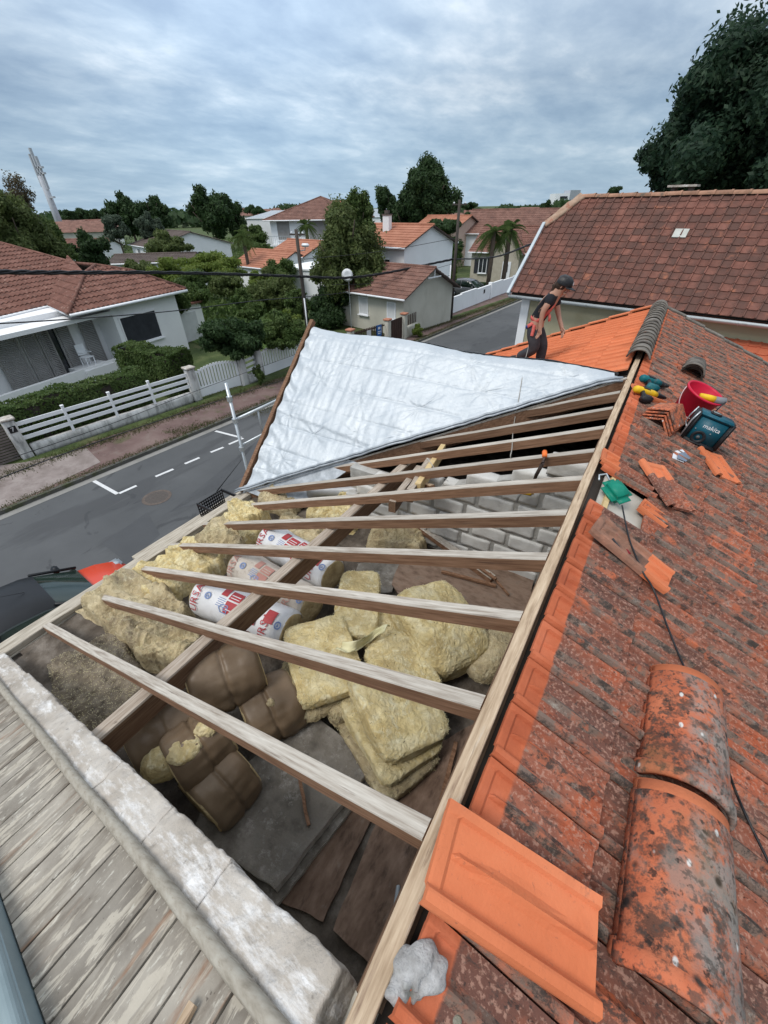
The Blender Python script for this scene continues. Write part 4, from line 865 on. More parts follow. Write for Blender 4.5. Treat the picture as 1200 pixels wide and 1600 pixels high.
# mortar lump at the ridge end
c = P_r(642, 1540, .02)
lump('mortar_lump', 'crusty grey white mortar lump left at the near end of the ridge', 'mortar', c, (.070, .042, .022), mat('crusty_mortar', [(.17, .16, .15), (.33, .32, .31), (.52, .51, .50)], 16, 9, .95, 1, 30, [((.10, .11, .07), 7, .6, .7, .7)], bdist=.02), 60, 2.2, .085, 91, (110, 60), fib=.012)
lump('mortar_lump', 'mossy brown crumb of mortar below the grey lump on the near tiles', 'mortar', P_r(706, 1600, .012), (.05, .02, .012), mat('mossy_mortar', [(.10, .10, .06), (.2, .19, .14), (.34, .32, .28)], 16, 9, .95, 1, 30, bdist=.02), 50, 2.2, .05, 92, (50, 30), fib=.005)
# white card
c = [P_r(*q, .035) for q in ((1052, 706), (1066, 703), (1078, 716), (1068, 723), (1050, 716))]
t = MB().prism(c, (0, 0, .006)).build('packet', mat('white_packet', [(.62, .63, .65), (.72, .73, .75)], 6, 4, .5, 0), None); meta(t, 'small white and grey printed packet lying on the tiles below the radio', 'packet')
cc = sum(c, Vector())/5; b = MB().prism([cc+(q-cc)*.75+Vector((.02, -.015, .007)) for q in c], (0, 0, .002)).build('grey_print', mat('grey_print', [(.14, .17, .22), (.2, .24, .3)], 9, 4, .6, 0), t)
# red bucket
c = P_r(1063, 652, 0); t = thing('red_bucket', 'red plastic bucket with a grey and yellow tool handle sticking out', 'bucket', tuple(c))
lean = frame(c, (1, 0, -SL*.9), (SL*.25, -.10, 1))
prof = [(.001, 0), (.115, 0), (.12, .01), (.165, .29), (.178, .292), (.178, .31), (.166, .31), (.160, .30), (.116, .02), (.001, .02)]
MB().lathe(prof, lean, 36).build('pail', M['red'], t, True)
pts = [lean @ Vector((math.cos(a)*.176, -.05-.10*math.sin(a), .29-.20*math.sin(a))) for a in [math.pi*k/20 for k in range(21)]]
MB().tube(pts, .004, 6).build('handle', mat('white_handle', [(.6, .4, .4), (.7, .55, .55)], 9, 3, .5, 0), t, True)
tt = thing('grinder', 'grey and yellow power tool handle resting across the bucket rim', 'power tool', tuple(lean @ Vector((0, 0, .3))))
tool_f = lean @ Matrix.Translation((.06, -.09, .315)) @ Matrix.Rotation(R(-8), 4, 'Y') @ Matrix.Rotation(R(15), 4, 'Z')
b = MB(); b.tube([tool_f @ Vector((-.11, 0, .0)), tool_f @ Vector((-.03, 0, 0)), tool_f @ Vector((.02, 0, 0))], [.024, .030, .03], 14); b.build('yellow_grip', M['yellow'], tt, True)
b = MB(); b.tube([tool_f @ Vector((.02, 0, 0)), tool_f @ Vector((.06, 0, 0)), tool_f @ Vector((.11, 0, .01)), tool_f @ Vector((.115, 0, .01))], [.031, .034, .03, .015], 14); b.build('motor_housing', mat('grey_housing', [(.16, .16, .17), (.22, .22, .23)], 9, 3, .5, 0), tt, True)
# power drills
def drill(label, pa, pb, m1, dz, s=1.0):
    a = P_r(*pa, dz); c_ = P_r(*pb, dz); mid = (a+c_)/2; t = thing('cordless_drill', label, 'drill', tuple(mid), 'tools lying by the ridge'); fm = frame(a, c_-a, nR); L_ = (c_-a).length
    b = MB(); b.tube([fm @ Vector((L_*u, 0, 0)) for u in (0, .06, .55, .7)], [.026*s, .036*s, .036*s, .026*s], 14); b.build('body', m1, t, True)
    b = MB(); b.tube([fm @ Vector((L_*u, 0, 0)) for u in (.68, .74, .9, 1.0)], [.027*s, .027*s, .020*s, .012*s], 14); b.build('chuck', M['black'], t, True)
    b = MB(); b.tube([fm @ Vector((L_*.22, 0, 0)), fm @ Vector((L_*.16, -.07*s, .0)), fm @ Vector((L_*.12, -.13*s, .0))], [.024*s, .02*s, .022*s], 12); b.build('grip', M['black'], t, True)
    rbox('battery', (.11*s, .06*s, .07*s), M['black'] if m1 is not M['teal'] else M['teal'], t, fm @ Matrix.Translation((L_*.12, -.155*s, 0)), .008)
    b = MB(); b.box(fm @ Vector((L_*.3, -.0, .036*s)), (.08*s, .03*s, .006*s), fm.to_3x3().to_4x4()); b.build('label_plate', M['black'], t)
drill('yellow and black cordless drill lying on broken tiles near the ridge', (992, 607), (1040, 622), M['yellow'], .08)
drill('teal cordless drill with black chuck lying behind the yellow one', (1002, 590), (1044, 604), M['teal'], .09, 1.1)
# site radio
base = P_r(1085, 694, 0.02)
t = thing('site_radio', 'petrol blue site radio with black bumpers and aerial beside the red bucket', 'radio', tuple(base))
fr_ = frame(base, (.93, .02, -.24), (SL*.45, .10, 1)); rb = lambda nm, sz, c_, m_, bv=.008, rot=0: rbox(nm, sz, m_, t, fr_ @ Matrix.Translation(c_) @ Matrix.Rotation(rot, 4, 'Y'), bv)
rb('case', (.25, .15, .24), (0, 0, .15), M['radio'], .02)
rb('bumper', (.035, .17, .27), (-.135, 0, .15), M['black'], .012); rb('bumper', (.035, .17, .27), (.135, 0, .15), M['black'], .012)
rb('base_bumper', (.29, .175, .035), (0, 0, .03), M['black'], .012); rb('top_lid', (.27, .17, .03), (0, 0, .275), M['radio'], .01); rb('control_panel', (.085, .06, .02), (-.02, -.01, .298), M['black'], .006)
rb('display', (.06, .04, .004), (-.02, -.01, .31), mat('display', [(.2, .24, .25), (.25, .29, .3)], 5, 2, .2, 0), .001)
b = MB(); [b.tube([fr_ @ Vector((-.16, y_, .03)), fr_ @ Vector((-.165, y_, .2)), fr_ @ Vector((-.15, y_, .285))], .006, 8) for y_ in (-.085, .08)]; b.tube([fr_ @ Vector((-.163, -.085, .13)), fr_ @ Vector((-.163, .08, .13))], .006, 8); b.build('guard_bar', M['steel'], t, True)
spk = fr_ @ Matrix.Translation((-.035, -.078, .085)) @ Matrix.Rotation(R(90), 4, 'X')
MB().lathe([(.001, -.012), (.03, -.012), (.034, .004), (.052, .006), (.058, .002), (.058, -.01)], spk, 28).build('speaker', M['black'], t, True)
MB().lathe([(.001, .004), (.014, .002), (.016, -.01)], spk, 16).build('speaker_cone', mat('grey_cone', [(.07, .07, .07), (.1, .1, .1)], 5, 2, .5, 0), t, True)
b = MB(); [b.lathe([(.001, .006), (.005, .006), (.005, 0)], spk @ Matrix.Translation((sx*.062, sy*.062, 0)), 8) for sx in (-1, 1) for sy in (-1, 1)]; b.build('screw', M['steel'], t)
flat_text('maker_name', 'makita', .052, fr_ @ Matrix.Translation((.01, -.0762, .19)) @ Matrix.Rotation(R(90), 4, 'X'), mat('white_letters', [(.75, .75, .75), (.8, .8, .8)], 3, 2, .5, 0), t)
MB().tube([fr_ @ Vector((-.03, .05, .28)), fr_ @ Vector((-.01, .06, .40))], .006, 8, r2=.004).build('aerial', M['black'], t, True)
# black cable snaking down the tiles
def smooth_path(pts, n=8):
    out = []
    for i in range(len(pts)-1):
        p0, p1, p2, p3 = pts[max(0, i-1)], pts[i], pts[i+1], pts[min(len(pts)-1, i+2)]
        for k in range(n):
            s = k/n; out.append(.5*((2*p1)+(p2-p0)*s+(2*p0-5*p1+4*p2-p3)*s*s+(3*p1-p0-3*p2+p3)*s**3))
    return out+[pts[-1]]
path = [(972, 790, .05), (982, 838, .09), (993, 868, .09), (1005, 895, .08), (1021, 921, .06), (1046, 987, .04), (1068, 1040, .045), (1090, 1085, .16), (1117, 1137, .17), (1138, 1205, .14), (1160, 1262, .045), (1200, 1345, .045), (1240, 1420, .045)]
o = MB().tube(smooth_path([P_r(x, y, z+.022) for x, y, z in path]), .0048, 6).build('black_cable', M['black'], None, True); meta(o, 'thin black cable trailing down the tiles over the far ridge tile stack', 'cable')
path = [(1108, 628, .03), (1112, 612, .12)]
# yellow ratchet with its strap on the rafters
t = thing('rope_grab', 'yellow rope grab hanging on the block wall below a dark strap with orange tip', 'rope grab', tuple(at_y(822, 768, 3.30)))
b = MB(); b.tube([at_l(851, 712, .03), at_l(848, 724, .03), at_y(838, 742, 3.36), at_y(834, 752, 3.42)], [.012, .014, .016, .012], 8); b.build('strap', mat('dark_strap', [(.05, .035, .03), (.1, .07, .06)], 30, 3, .9, .3), t, True)
b = MB(); b.tube([at_l(851, 706, .05), at_l(851, 713, .04)], .02, 10); b.build('orange_tip', M['orange'], t, True)
rbox('yellow_body', (.13, .06, .07), M['yellow'], t, frame(at_y(823, 768, 3.36), (1, 0, .1), (0, -.4, 1)), .02)
b = MB(); b.tube([at_y(816, 768, 3.4), at_y(810, 776, 3.42), at_y(807, 784, 3.43)], .012, 8); b.build('shackle', M['steel'], t, True)
o = MB().tube(smooth_path([at_y(668, 716, 3.3), at_y(684, 738, 3.35), at_y(700, 752, 3.45)]), .0035, 5).build('loose_wire', M['white_print'], None, True); meta(o, 'short white wire dangling beside the new yellow timber', 'wire')

# ================================================================ the roofer
def skin(name, V, E, root, m, parent, sub=2, smooth=True):
    me = bpy.data.meshes.new(name); keys = list(V); me.from_pydata([tuple(V[k][0]) for k in keys], [(keys.index(a), keys.index(b)) for a, b in E], [])
    o = bpy.data.objects.new(name, me); COL.objects.link(o); sk = o.modifiers.new('s', 'SKIN'); sk.use_smooth_shade = True
    for i, k in enumerate(keys):
        r = V[k][1]; r = (r, r) if not isinstance(r, tuple) else r; me.skin_vertices[0].data[i].radius = r; me.skin_vertices[0].data[i].use_root = (k == root)
    sb = o.modifiers.new('b', 'SUBSURF'); sb.levels = sub; sb.render_levels = sub
    dg = bpy.context.evaluated_depsgraph_get(); ne = bpy.data.meshes.new_from_object(o.evaluated_get(dg)); bpy.data.objects.remove(o)
    ne.polygons.foreach_set('use_smooth', [True]*len(ne.polygons)); ne.materials.clear(); return link(name, ne, m, parent)
def yp(x, y, Y): return at_y(x, y, Y)
fy = 6.9
man = thing('person', 'person in black cap, black t-shirt and red harness, stooping forward on the orange tiles', 'person', (yp(830, 575, fy).x, fy, left_z(yp(830, 575, fy).x)))
M['skin'] = mat('skin', [(.36, .19, .13), (.44, .245, .17)], 12, 4, .55, .05, 60, spec=.4)
J = dict(pelvis=yp(836, 508, fy), waist=yp(842, 494, fy), chest=yp(853, 476, fy), neck=yp(870, 459, fy), head=yp(881, 447, fy), crown=yp(883, 437, fy),
         shN=yp(862, 466, fy-.17), elN=yp(848, 487, fy-.22), wrN=yp(844, 510, fy-.22), shF=yp(868, 462, fy+.15), elF=yp(872, 489, fy+.16), wrF=yp(877, 510, fy+.10),
         hipN=yp(832, 515, fy-.09), knN=yp(838, 545, fy-.10), anN=yp(829, 568, fy-.10), hipF=yp(840, 515, fy+.09), knF=yp(848, 541, fy+.10), anF=yp(838, 572, fy+.14))
# lead leg planted, trailing leg pushed back to the left
J['knN'] = yp(836, 545, fy-.08); J['anN'] = yp(806, 560, fy+.02); toeN = yp(797, 560, fy+.0)
J['anF'] = yp(842, 570, fy+.08); J['toeF'] = yp(852, 577, fy+.05)
dwn = (J['wrN']-J['elN']).normalized(); hN = J['wrN']+dwn*.07; dwF = (J['wrF']-J['elF']).normalized(); hF = J['wrF']+dwF*.07
V = dict(pelvis=(J['pelvis'], (.13, .11)), waist=(J['waist'], (.125, .10)), chest=(J['chest'], (.15, .12)), nb=(J['neck'], .062), hd=(J['head'], (.082, .092)), cr=(J['crown'], .075),
         shN=(J['shN'], .058), elN=(J['elN'], .042), wrN=(J['wrN'], .028), pN=(hN, (.036, .02)), shF=(J['shF'], .058), elF=(J['elF'], .042), wrF=(J['wrF'], .028), pF=(hF, (.036, .02)),
         hipN=(J['hipN'], .09), knN=(J['knN'], .06), anN=(J['anN'], .042), toN=(toeN, .035), hipF=(J['hipF'], .09), knF=(J['knF'], .06), anF=(J['anF'], .042), toF=(J['toeF'], .035))
E_ = [('pelvis', 'waist'), ('waist', 'chest'), ('chest', 'nb'), ('nb', 'hd'), ('hd', 'cr'), ('chest', 'shN'), ('shN', 'elN'), ('elN', 'wrN'), ('wrN', 'pN'), ('chest', 'shF'), ('shF', 'elF'), ('elF', 'wrF'), ('wrF', 'pF'), ('pelvis', 'hipN'), ('hipN', 'knN'), ('knN', 'anN'), ('anN', 'toN'), ('pelvis', 'hipF'), ('hipF', 'knF'), ('knF', 'anF'), ('anF', 'toF')]
for tag_, h_, d_ in (('N', hN, dwn), ('F', hF, dwF)):
    side = Vector((.6, -.5, 0)).normalized(); side = (side-d_*side.dot(d_)).normalized(); nrm_ = d_.cross(side)
    for k in range(4):
        o_ = (k-1.5)*.017; ln = [.075, .088, .083, .065][k]; r0 = h_+side*o_+d_*.015; r1 = r0+d_*ln*.55+nrm_*.010; r2 = r1+d_*ln*.45+nrm_*.022
        V['f%s%da' % (tag_, k)] = (r0, .0095); V['f%s%db' % (tag_, k)] = (r1, .0088); V['f%s%dc' % (tag_, k)] = (r2, .0075)
        E_ += [('p'+tag_, 'f%s%da' % (tag_, k)), ('f%s%da' % (tag_, k), 'f%s%db' % (tag_, k)), ('f%s%db' % (tag_, k), 'f%s%dc' % (tag_, k))]
    r0 = h_+side*.034-d_*.02; V['t%sa' % tag_] = (r0, .011); V['t%sb' % tag_] = (r0+side*.018+d_*.035, .009); V['t%sc' % tag_] = (r0+side*.02+d_*.058+nrm_*.01, .008)
    E_ += [('wr'+tag_, 't%sa' % tag_), ('t%sa' % tag_, 't%sb' % tag_), ('t%sb' % tag_, 't%sc' % tag_)]
body = skin('body', V, E_, 'pelvis', M['skin'], man, 1)
fwd = Vector((.93, -.15, -.32)).normalized(); hd = J['head']; upv = Vector((.30, 0, .95)).normalized(); sidev = fwd.cross(upv).normalized()
HF = Matrix((fwd, sidev, upv)).transposed().to_4x4(); HF.translation = hd
def ball(c, r, sq=(1, 1, 1), n=12):
    b = MB(); V_ = []
    for i in range(n+1):
        ph = -math.pi/2+math.pi*i/n
        for j in range(n*2): th = math.pi*j/n; V_.append(HF @ Vector((c[0]+r*sq[0]*math.cos(ph)*math.cos(th), c[1]+r*sq[1]*math.cos(ph)*math.sin(th), c[2]+r*sq[2]*math.sin(ph))))
    k = n*2; b.add(V_, [(i*k+j, i*k+(j+1) % k, (i+1)*k+(j+1) % k, (i+1)*k+j) for i in range(n) for j in range(k)]); return b
b = ball((.085, 0, -.01), .018, (1.3, .8, 1.3)); b.build('nose', M['skin'], man, True)
for s_ in (-1, 1):
    ball((-.01, s_*.078, -.0), .026, (.7, .3, 1.1)).build('ear', M['skin'], man, True); ball((.074, s_*.03, .018), .012, (.6, 1, .7)).build('eye', M['black'], man, True)
ball((.078, 0, -.045), .016, (.5, 1.4, .4)).build('mouth', mat('lips', [(.3, .1, .08), (.34, .12, .1)], 5, 2, .5, 0), man, True)
ball((.062, 0, -.075), .028, (1, 1, .8)).build('chin', M['skin'], man, True)
hair = mat('dark_brown_hair', [(.03, .017, .011), (.055, .033, .022)], 40, 4, .7, .4, 60)
b = ball((-.032, 0, .012), .096, (.95, .95, 1.0)); b.build('hair', hair, man, True)
MB().tube([HF @ Vector(q) for q in ((-.10, 0, .0), (-.125, 0, -.05), (-.10, 0, -.12), (-.06, 0, -.17))], [.03, .035, .026, .01], 10).build('ponytail', hair, man, True)
cb_ = MB(); prof = [(.112, .01), (.113, .035), (.100, .085), (.06, .115), (.001, .125)]; cb_.lathe(prof, HF @ Matrix.Translation((-.005, 0, .012)), 24); cb_.build('cap', M['black'], man, True)
b = MB(); V_ = []
for i in range(9):
    for j in range(4): a = R(-62+15.5*i); rr = .105+.075*j/3*math.cos(a)**.8; V_.append(HF @ Vector((math.cos(a)*rr, math.sin(a)*.105, .028-.012*j/3-.01*abs(math.sin(a)))))
b.add(V_, [(i*4+j, i*4+j+1, (i+1)*4+j+1, (i+1)*4+j) for i in range(8) for j in range(3)]); o = b.build('cap_brim', M['black'], man, True); o.modifiers.new('t', 'SOLIDIFY').thickness = .004
b = MB(); b.lathe([(.001, 0), (.022, 0), (.022, -.006)], HF @ Matrix.Translation((.100, -.03, .07)) @ Matrix.Rotation(R(72), 4, 'Y') , 12); b.build('cap_badge', M['white_print'], man)
# clothes
M['shirt'] = mat('black_cotton', [(.012, .013, .017), (.022, .023, .028)], 6, 5, .9, .4, 12, bdist=.01); M['jeans'] = mat('grey_work_trousers', [(.030, .032, .038), (.055, .056, .062)], 9, 7, .9, .6, 10, [((.10, .095, .09), 6, .6, .75, .6)], bdist=.02)
slN = J['shN'].lerp(J['elN'], .62); slF = J['shF'].lerp(J['elF'], .62)
skin('t_shirt', dict(pelvis=(J['pelvis']+Vector((0, 0, .03)), (.122, .105)), waist=(J['waist'], (.142, .118)), chest=(J['chest'], (.165, .138)), nb=(J['neck'].lerp(J['chest'], .35), .085), shN=(J['shN'], .078), slN=(slN, .066), shF=(J['shF'], .078), slF=(slF, .066)),
     [('pelvis', 'waist'), ('waist', 'chest'), ('chest', 'nb'), ('chest', 'shN'), ('shN', 'slN'), ('chest', 'shF'), ('shF', 'slF')], 'pelvis', M['shirt'], man)
skin('trousers', dict(belt=(J['pelvis'].lerp(J['waist'], .5), (.105, .09)), pelvis=(J['pelvis']+Vector((0, 0, -.01)), (.118, .105)), hipN=(J['hipN'], .112), mN=(J['hipN'].lerp(J['knN'], .55), .102), knN=(J['knN'], .088), anN=(J['knN'].lerp(J['anN'], .9), .075), hipF=(J['hipF'], .112), mF=(J['hipF'].lerp(J['knF'], .55), .1), knF=(J['knF'], .086), anF=(J['knF'].lerp(J['anF'], .92), .072)),
     [('belt', 'pelvis'), ('pelvis', 'hipN'), ('hipN', 'mN'), ('mN', 'knN'), ('knN', 'anN'), ('pelvis', 'hipF'), ('hipF', 'mF'), ('mF', 'knF'), ('knF', 'anF')], 'pelvis', M['jeans'], man)
for a_, t_ in ((J['anN'], toeN), (J['anF'], J['toeF'])):
    MB().tube([a_-(t_-a_)*.35, a_, a_.lerp(t_, .7), t_+(t_-a_)*.1], [.04, .052, .046, .03], 12).build('shoe', M['black'], man, True)
# harness: straps laid over the shirt
hm = mat('coral_red_webbing', [(.52, .10, .085), (.62, .15, .12)], 20, 3, .8, .2, 60)
bodymeshes = [o for o in COL.objects if o.parent is man and o.name.split('.')[0] in ('t_shirt', 'trousers')]
from mathutils.bvhtree import BVHTree
def bvh_of(obs):
    V_, F__ = [], []
    for o in obs:
        n = len(V_); V_ += [v.co+WL[man.name] for v in o.data.vertices]; F__ += [[n+i for i in p.vertices] for p in o.data.polygons]
    return BVHTree.FromPolygons(V_, F__)
bv = bvh_of(bodymeshes)
def strap(name, pix, w_=.045, close=False):
    pts = []
    for i in range(len(pix)-1):
        for k in range(8):
            u = k/8; x = pix[i][0]*(1-u)+pix[i+1][0]*u; y = pix[i][1]*(1-u)+pix[i+1][1]*u; h = bv.ray_cast(CAM, ray(x, y))
            if h[0] is not None: pts.append(h[0]+h[1]*.012)
            elif pts: pts.append(pts[-1]+(at_y(x, y, fy)-at_y(x-1, y, fy))*.0+Vector((0, .02, -.01)))
    if len(pts) < 3: return
    b = MB(); V_ = []
    for i, p in enumerate(pts):
        d = (pts[min(i+1, len(pts)-1)]-pts[max(0, i-1)]).normalized() if (pts[min(i+1, len(pts)-1)]-pts[max(0, i-1)]).length > 1e-6 else Vector((0, 0, 1)); h = bv.find_nearest(p); n_ = h[1]; s_ = d.cross(n_).normalized()*w_/2; V_ += [p-s_, p+s_, p+s_+n_*.006, p-s_+n_*.006]
    b.add(V_, [(i*4+j, i*4+(j+1) % 4, (i+1)*4+(j+1) % 4, (i+1)*4+j) for i in range(len(pts)-1) for j in range(4)]); b.build(name, hm, man, True)
strap('shoulder_strap', [(856, 456), (866, 452), (874, 458)]); strap('shoulder_strap', [(866, 475), (858, 485), (848, 496), (838, 503)])
strap('waist_strap', [(822, 512), (832, 506), (842, 500), (852, 492)], .05); strap('back_strap', [(843, 462), (836, 476), (828, 490), (834, 500), (840, 504)])
strap('leg_strap', [(835, 506), (833, 516), (831, 526)], .045); strap('leg_strap', [(824, 492), (830, 500), (838, 508)], .05)
MB().tube([yp(857, 488, fy-.12), yp(859, 495, fy-.14), yp(858, 502, fy-.14)], [.02, .022, .02], 4).build('hanging_strap', hm, man, True)
rbox('tool_pouch', (.055, .04, .06), mat('blue_pouch', [(.02, .04, .16), (.03, .06, .22)], 9, 3, .7, .2), man, Matrix.Translation(yp(824, 511, fy-.10)), .015)
# safety line from the harness down into the attic
ln_ = [yp(829, 520, fy-.14), yp(825, 545, fy-.2), at_y(820, 566, VY1+.1), at_pl(812, 620, A, nW)+nW*.04, at_pl(803, 668, A, nW)+nW*.04, at_l(800, 700, .02), at_l(798, 716, .0), at_y(806, 738, 3.7), at_y(812, 752, 3.6)]
o = MB().tube(smooth_path(ln_, 5), .0045, 5).build('safety_line', mat('grey_rope', [(.28, .26, .23), (.36, .34, .3)], 30, 2, .8, 0), None, True); meta(o, 'thin safety line running from the harness over the silver sheet into the attic', 'rope')
# ================================================================ street level
M['grass'] = mat('grass_ground', [(.035, .055, .015), (.06, .085, .025), (.10, .12, .045)], 1.2, 9, .95, .8, 9, [((.13, .10, .06), .6, .58, .72, .6), ((.02, .035, .01), 5, .5, .7, .6)], bdist=.05)
M['asphalt'] = mat('asphalt', [(.070, .073, .076), (.084, .087, .090), (.10, .103, .106)], .35, 8, .9, .35, 60, [((.06, .062, .065), .5, .52, .58, .7, dict(stretch=(1, .25, 1))), ((.13, .13, .13), 1.8, .62, .75, .35, dict(stretch=(2, .2, 1))), ((.17, .17, .165), 120, .66, .72, .3), ((.045, .047, .05), .9, .62, .66, .6, dict(di=1.5))], bdist=.006)
M['pave'] = mat('red_brown_pavement', [(.10, .064, .058), (.145, .095, .086), (.19, .135, .12)], .9, 9, .95, .4, 40, [((.21, .175, .15), 1.6, .54, .7, .6), ((.07, .075, .03), 1.1, .58, .68, .75)], bdist=.01)
M['drive'] = mat('pink_gravel_concrete', [(.17, .14, .125), (.24, .20, .185), (.30, .26, .24)], 2, 10, .95, .5, 60, [((.12, .09, .08), 1.3, .56, .7, .6), ((.40, .37, .35), 30, .62, .72, .4)], bdist=.01)
M['kerb'] = mat('mossy_kerb', [(.07, .068, .06), (.11, .108, .10)], 3, 8, .95, .5, 40, [((.05, .06, .02), 1.8, .5, .65, .8)])
M['gutter'] = mat('concrete_gutter', [(.20, .195, .18), (.27, .26, .245)], 2, 8, .95, .4, 40, [((.10, .10, .09), 1.5, .58, .75, .6)])
M['mark'] = mat('road_paint', [(.55, .55, .55), (.66, .66, .66)], 8, 6, .8, .1, 60, [((.12, .12, .12), 22, .60, .70, .7)])
M['white'] = mat('white_lacquer', [(.76, .78, .80), (.82, .83, .85)], 2, 4, .5, .05, 30, [((.5, .52, .54), 3, .62, .8, .4)])
M['oldwall'] = mat('stained_white_wall', [(.38, .375, .36), (.56, .555, .54), (.66, .655, .64)], 1.6, 9, .95, .4, 30, [((.10, .10, .095), 2.6, .50, .68, .8, dict(stretch=(1.5, 1.5, .35))), ((.08, .085, .06), 6, .62, .72, .6)])
M['whitewall'] = mat('white_render', [(.74, .75, .76), (.80, .81, .82)], 1, 6, .95, .15, 30, [((.48, .48, .47), .9, .6, .8, .5, dict(stretch=(1, 1, .3)))])
def sx(y): return -14.62+.078*y
def strip(name, t0, t1, y0, y1, z, m, ny=60, kind='structure', th=0):
    b = MB()
    for i in range(ny+1):
        y = y0+(y1-y0)*i/ny; b.v += [(sx(y)+t0, y, z), (sx(y)+t1, y, z)]
    b.f = [[2*i, 2*i+1, 2*i+3, 2*i+2] for i in range(ny)]; b.mi = [0]*ny
    if th:
        n0 = len(b.v); b.v += [(v[0], v[1], v[2]-th) for v in b.v[:n0]]
        for i in range(ny): b.f += [[2*i+1, n0+2*i+1, n0+2*i+3, 2*i+3], [2*i, 2*i+2, n0+2*i+2, n0+2*i]]; b.mi += [0, 0]
    o = b.build(name, m); o['kind'] = kind; return o
g = MB(); G0 = 60; ring = [0, 40, 90, 160, 300, 700, 2500]
g.v = [(0, 0, -.02)]; 
for r_ in ring[1:]:
    for k in range(G0):
        a = 2*math.pi*k/G0; g.v.append((math.cos(a)*r_, math.sin(a)*r_, -.02))
for k in range(G0): g.f.append([0, 1+k, 1+(k+1) % G0])
for i in range(len(ring)-2):
    for k in range(G0): g.f.append([1+i*G0+k, 1+(i+1)*G0+k, 1+(i+1)*G0+(k+1) % G0, 1+i*G0+(k+1) % G0])
g.mi = [0]*len(g.f); o = g.build('ground', M['grass']); o['kind'] = 'structure'
strip('street', 0, 8.2, -40, 120, .0, M['asphalt'])
strip('pavement', -2.5, -.13, -40, 120, .11, M['pave'], th=.12)
strip('pavement', 8.33, 10.6, -40, 120, .11, M['pave'], th=.12)
strip('kerb', -.13, -.0, -40, 120, .12, M['kerb'], th=.12); strip('kerb', 8.2, 8.33, -40, 120, .12, M['kerb'], th=.12)
strip('gutter_channel', .0, .27, -40, 120, .006, M['gutter'])
d4 = [(0, 709), (85, 700), (160, 690), (190, 720), (120, 755), (0, 805)]
b = MB(); b.v = [tuple(at_z(x, y, .118)) for x, y in [(-60, 735), (40, 722), (135, 700), (157, 722), (60, 768), (-60, 820)]]; b.f = [[0, 1, 2, 3, 4, 5]]; b.mi = [0]; o = b.build('drive_apron', M['drive']); o['kind'] = 'structure'
b = MB()
for i in range(70):
    y = -6+i*.8; xw = -17.17+(y-4.2)*.128*.97; w2 = .42+.12*math.sin(y*1.7)+.08*math.sin(y*4.1); b.v += [(xw-.1, y, .116), (xw+w2, y, .116)]
b.f = [[2*i, 2*i+1, 2*i+3, 2*i+2] for i in range(69)]; b.mi = [0]*69; o = b.build('grass_verge', M['grass']); o['kind'] = 'structure'
# weeds on the pavement edge and along the kerb
def grass_strip(name, pts, n, h, m, spread):
    b = MB()
    for _ in range(n):
        i = random.randrange(len(pts)-1); u = random.random(); p = Vector(pts[i]).lerp(Vector(pts[i+1]), u)+Vector((random.gauss(0, spread), random.gauss(0, .05), 0)); hh = h*random.uniform(.4, 1.2); a = random.random()*6.28; w_ = .012; d = Vector((math.cos(a), math.sin(a), 0)); t_ = Vector((random.gauss(0, .4), random.gauss(0, .4), 1))*hh
        b.add([p-d*w_, p+d*w_, p+t_], [(0, 1, 2)])
    o = b.build(name, m); o['kind'] = 'stuff'; return o
M['weed'] = leaf_mat('weeds', (.05, .065, .018), (.13, .135, .055), (.16, .14, .08))
gp = [(-16.75+(y-4.2)*.128*.97+.18, y, .11) for y in np.arange(2.5, 46, .5)]
# the verge next to the walls widens towards the far houses
grass_strip('verge_weeds', gp, 16000, .10, M['weed'], .20)
grass_strip('kerb_weeds', [(sx(y)-.2, y, .11) for y in np.arange(-2, 46, .5)], 13000, .06, M['weed'], .11)
for c_ in [(300, 668), (215, 640), (345, 610), (420, 640)]:
    p = at_z(*c_, .11); grass_strip('pavement_weeds', [tuple(p+Vector((-.3, -.8, 0))), tuple(p+Vector((.3, .8, 0)))], 900, .05, M['weed'], .22)
# parking marks
def mark(pix, name='road_marking'):
    b = MB(); b.v = [tuple(at_z(x, y, .0045)) for x, y in pix]; b.f = [list(range(len(pix)))]; b.mi = [0]; o = b.build(name, M['mark']); o['kind'] = 'structure'
def line_mark(a, c_, w_=.11):
    a = at_z(*a, .0045); c_ = at_z(*c_, .0045); d = (c_-a).normalized(); s_ = Vector((-d.y, d.x, 0))*w_/2; b = MB(); b.v = [tuple(a-s_), tuple(c_-s_), tuple(c_+s_), tuple(a+s_)]; b.f = [[0, 1, 2, 3]]; b.mi = [0]; o = b.build('road_marking', M['mark']); o['kind'] = 'structure'
z4 = lambda x, y: (x/2.4, 560+y/2.4)
line_mark(z4(350, 458), z4(440, 508)); line_mark(z4(447, 506), z4(512, 477)); line_mark(z4(583, 443), z4(650, 415)); line_mark(z4(693, 395), z4(748, 372)); line_mark(z4(790, 352), z4(838, 333)); line_mark(z4(858, 322), z4(912, 299)); line_mark(z4(808, 272), z4(905, 297))
c = at_z(245, 777, .006); b = MB(); n = 24; b.v = [(c.x+.42*math.cos(6.283*k/n), c.y+.42*math.sin(6.283*k/n), .006) for k in range(n)]+[(c.x+.33*math.cos(6.283*k/n), c.y+.33*math.sin(6.283*k/n), .009) for k in range(n)]+[(c.x, c.y, .009)]
b.f = [[k, (k+1) % n, n+(k+1) % n, n+k] for k in range(n)]+[[n+k, n+(k+1) % n, 2*n] for k in range(n)]; b.mi = [0]*n+[1]*n
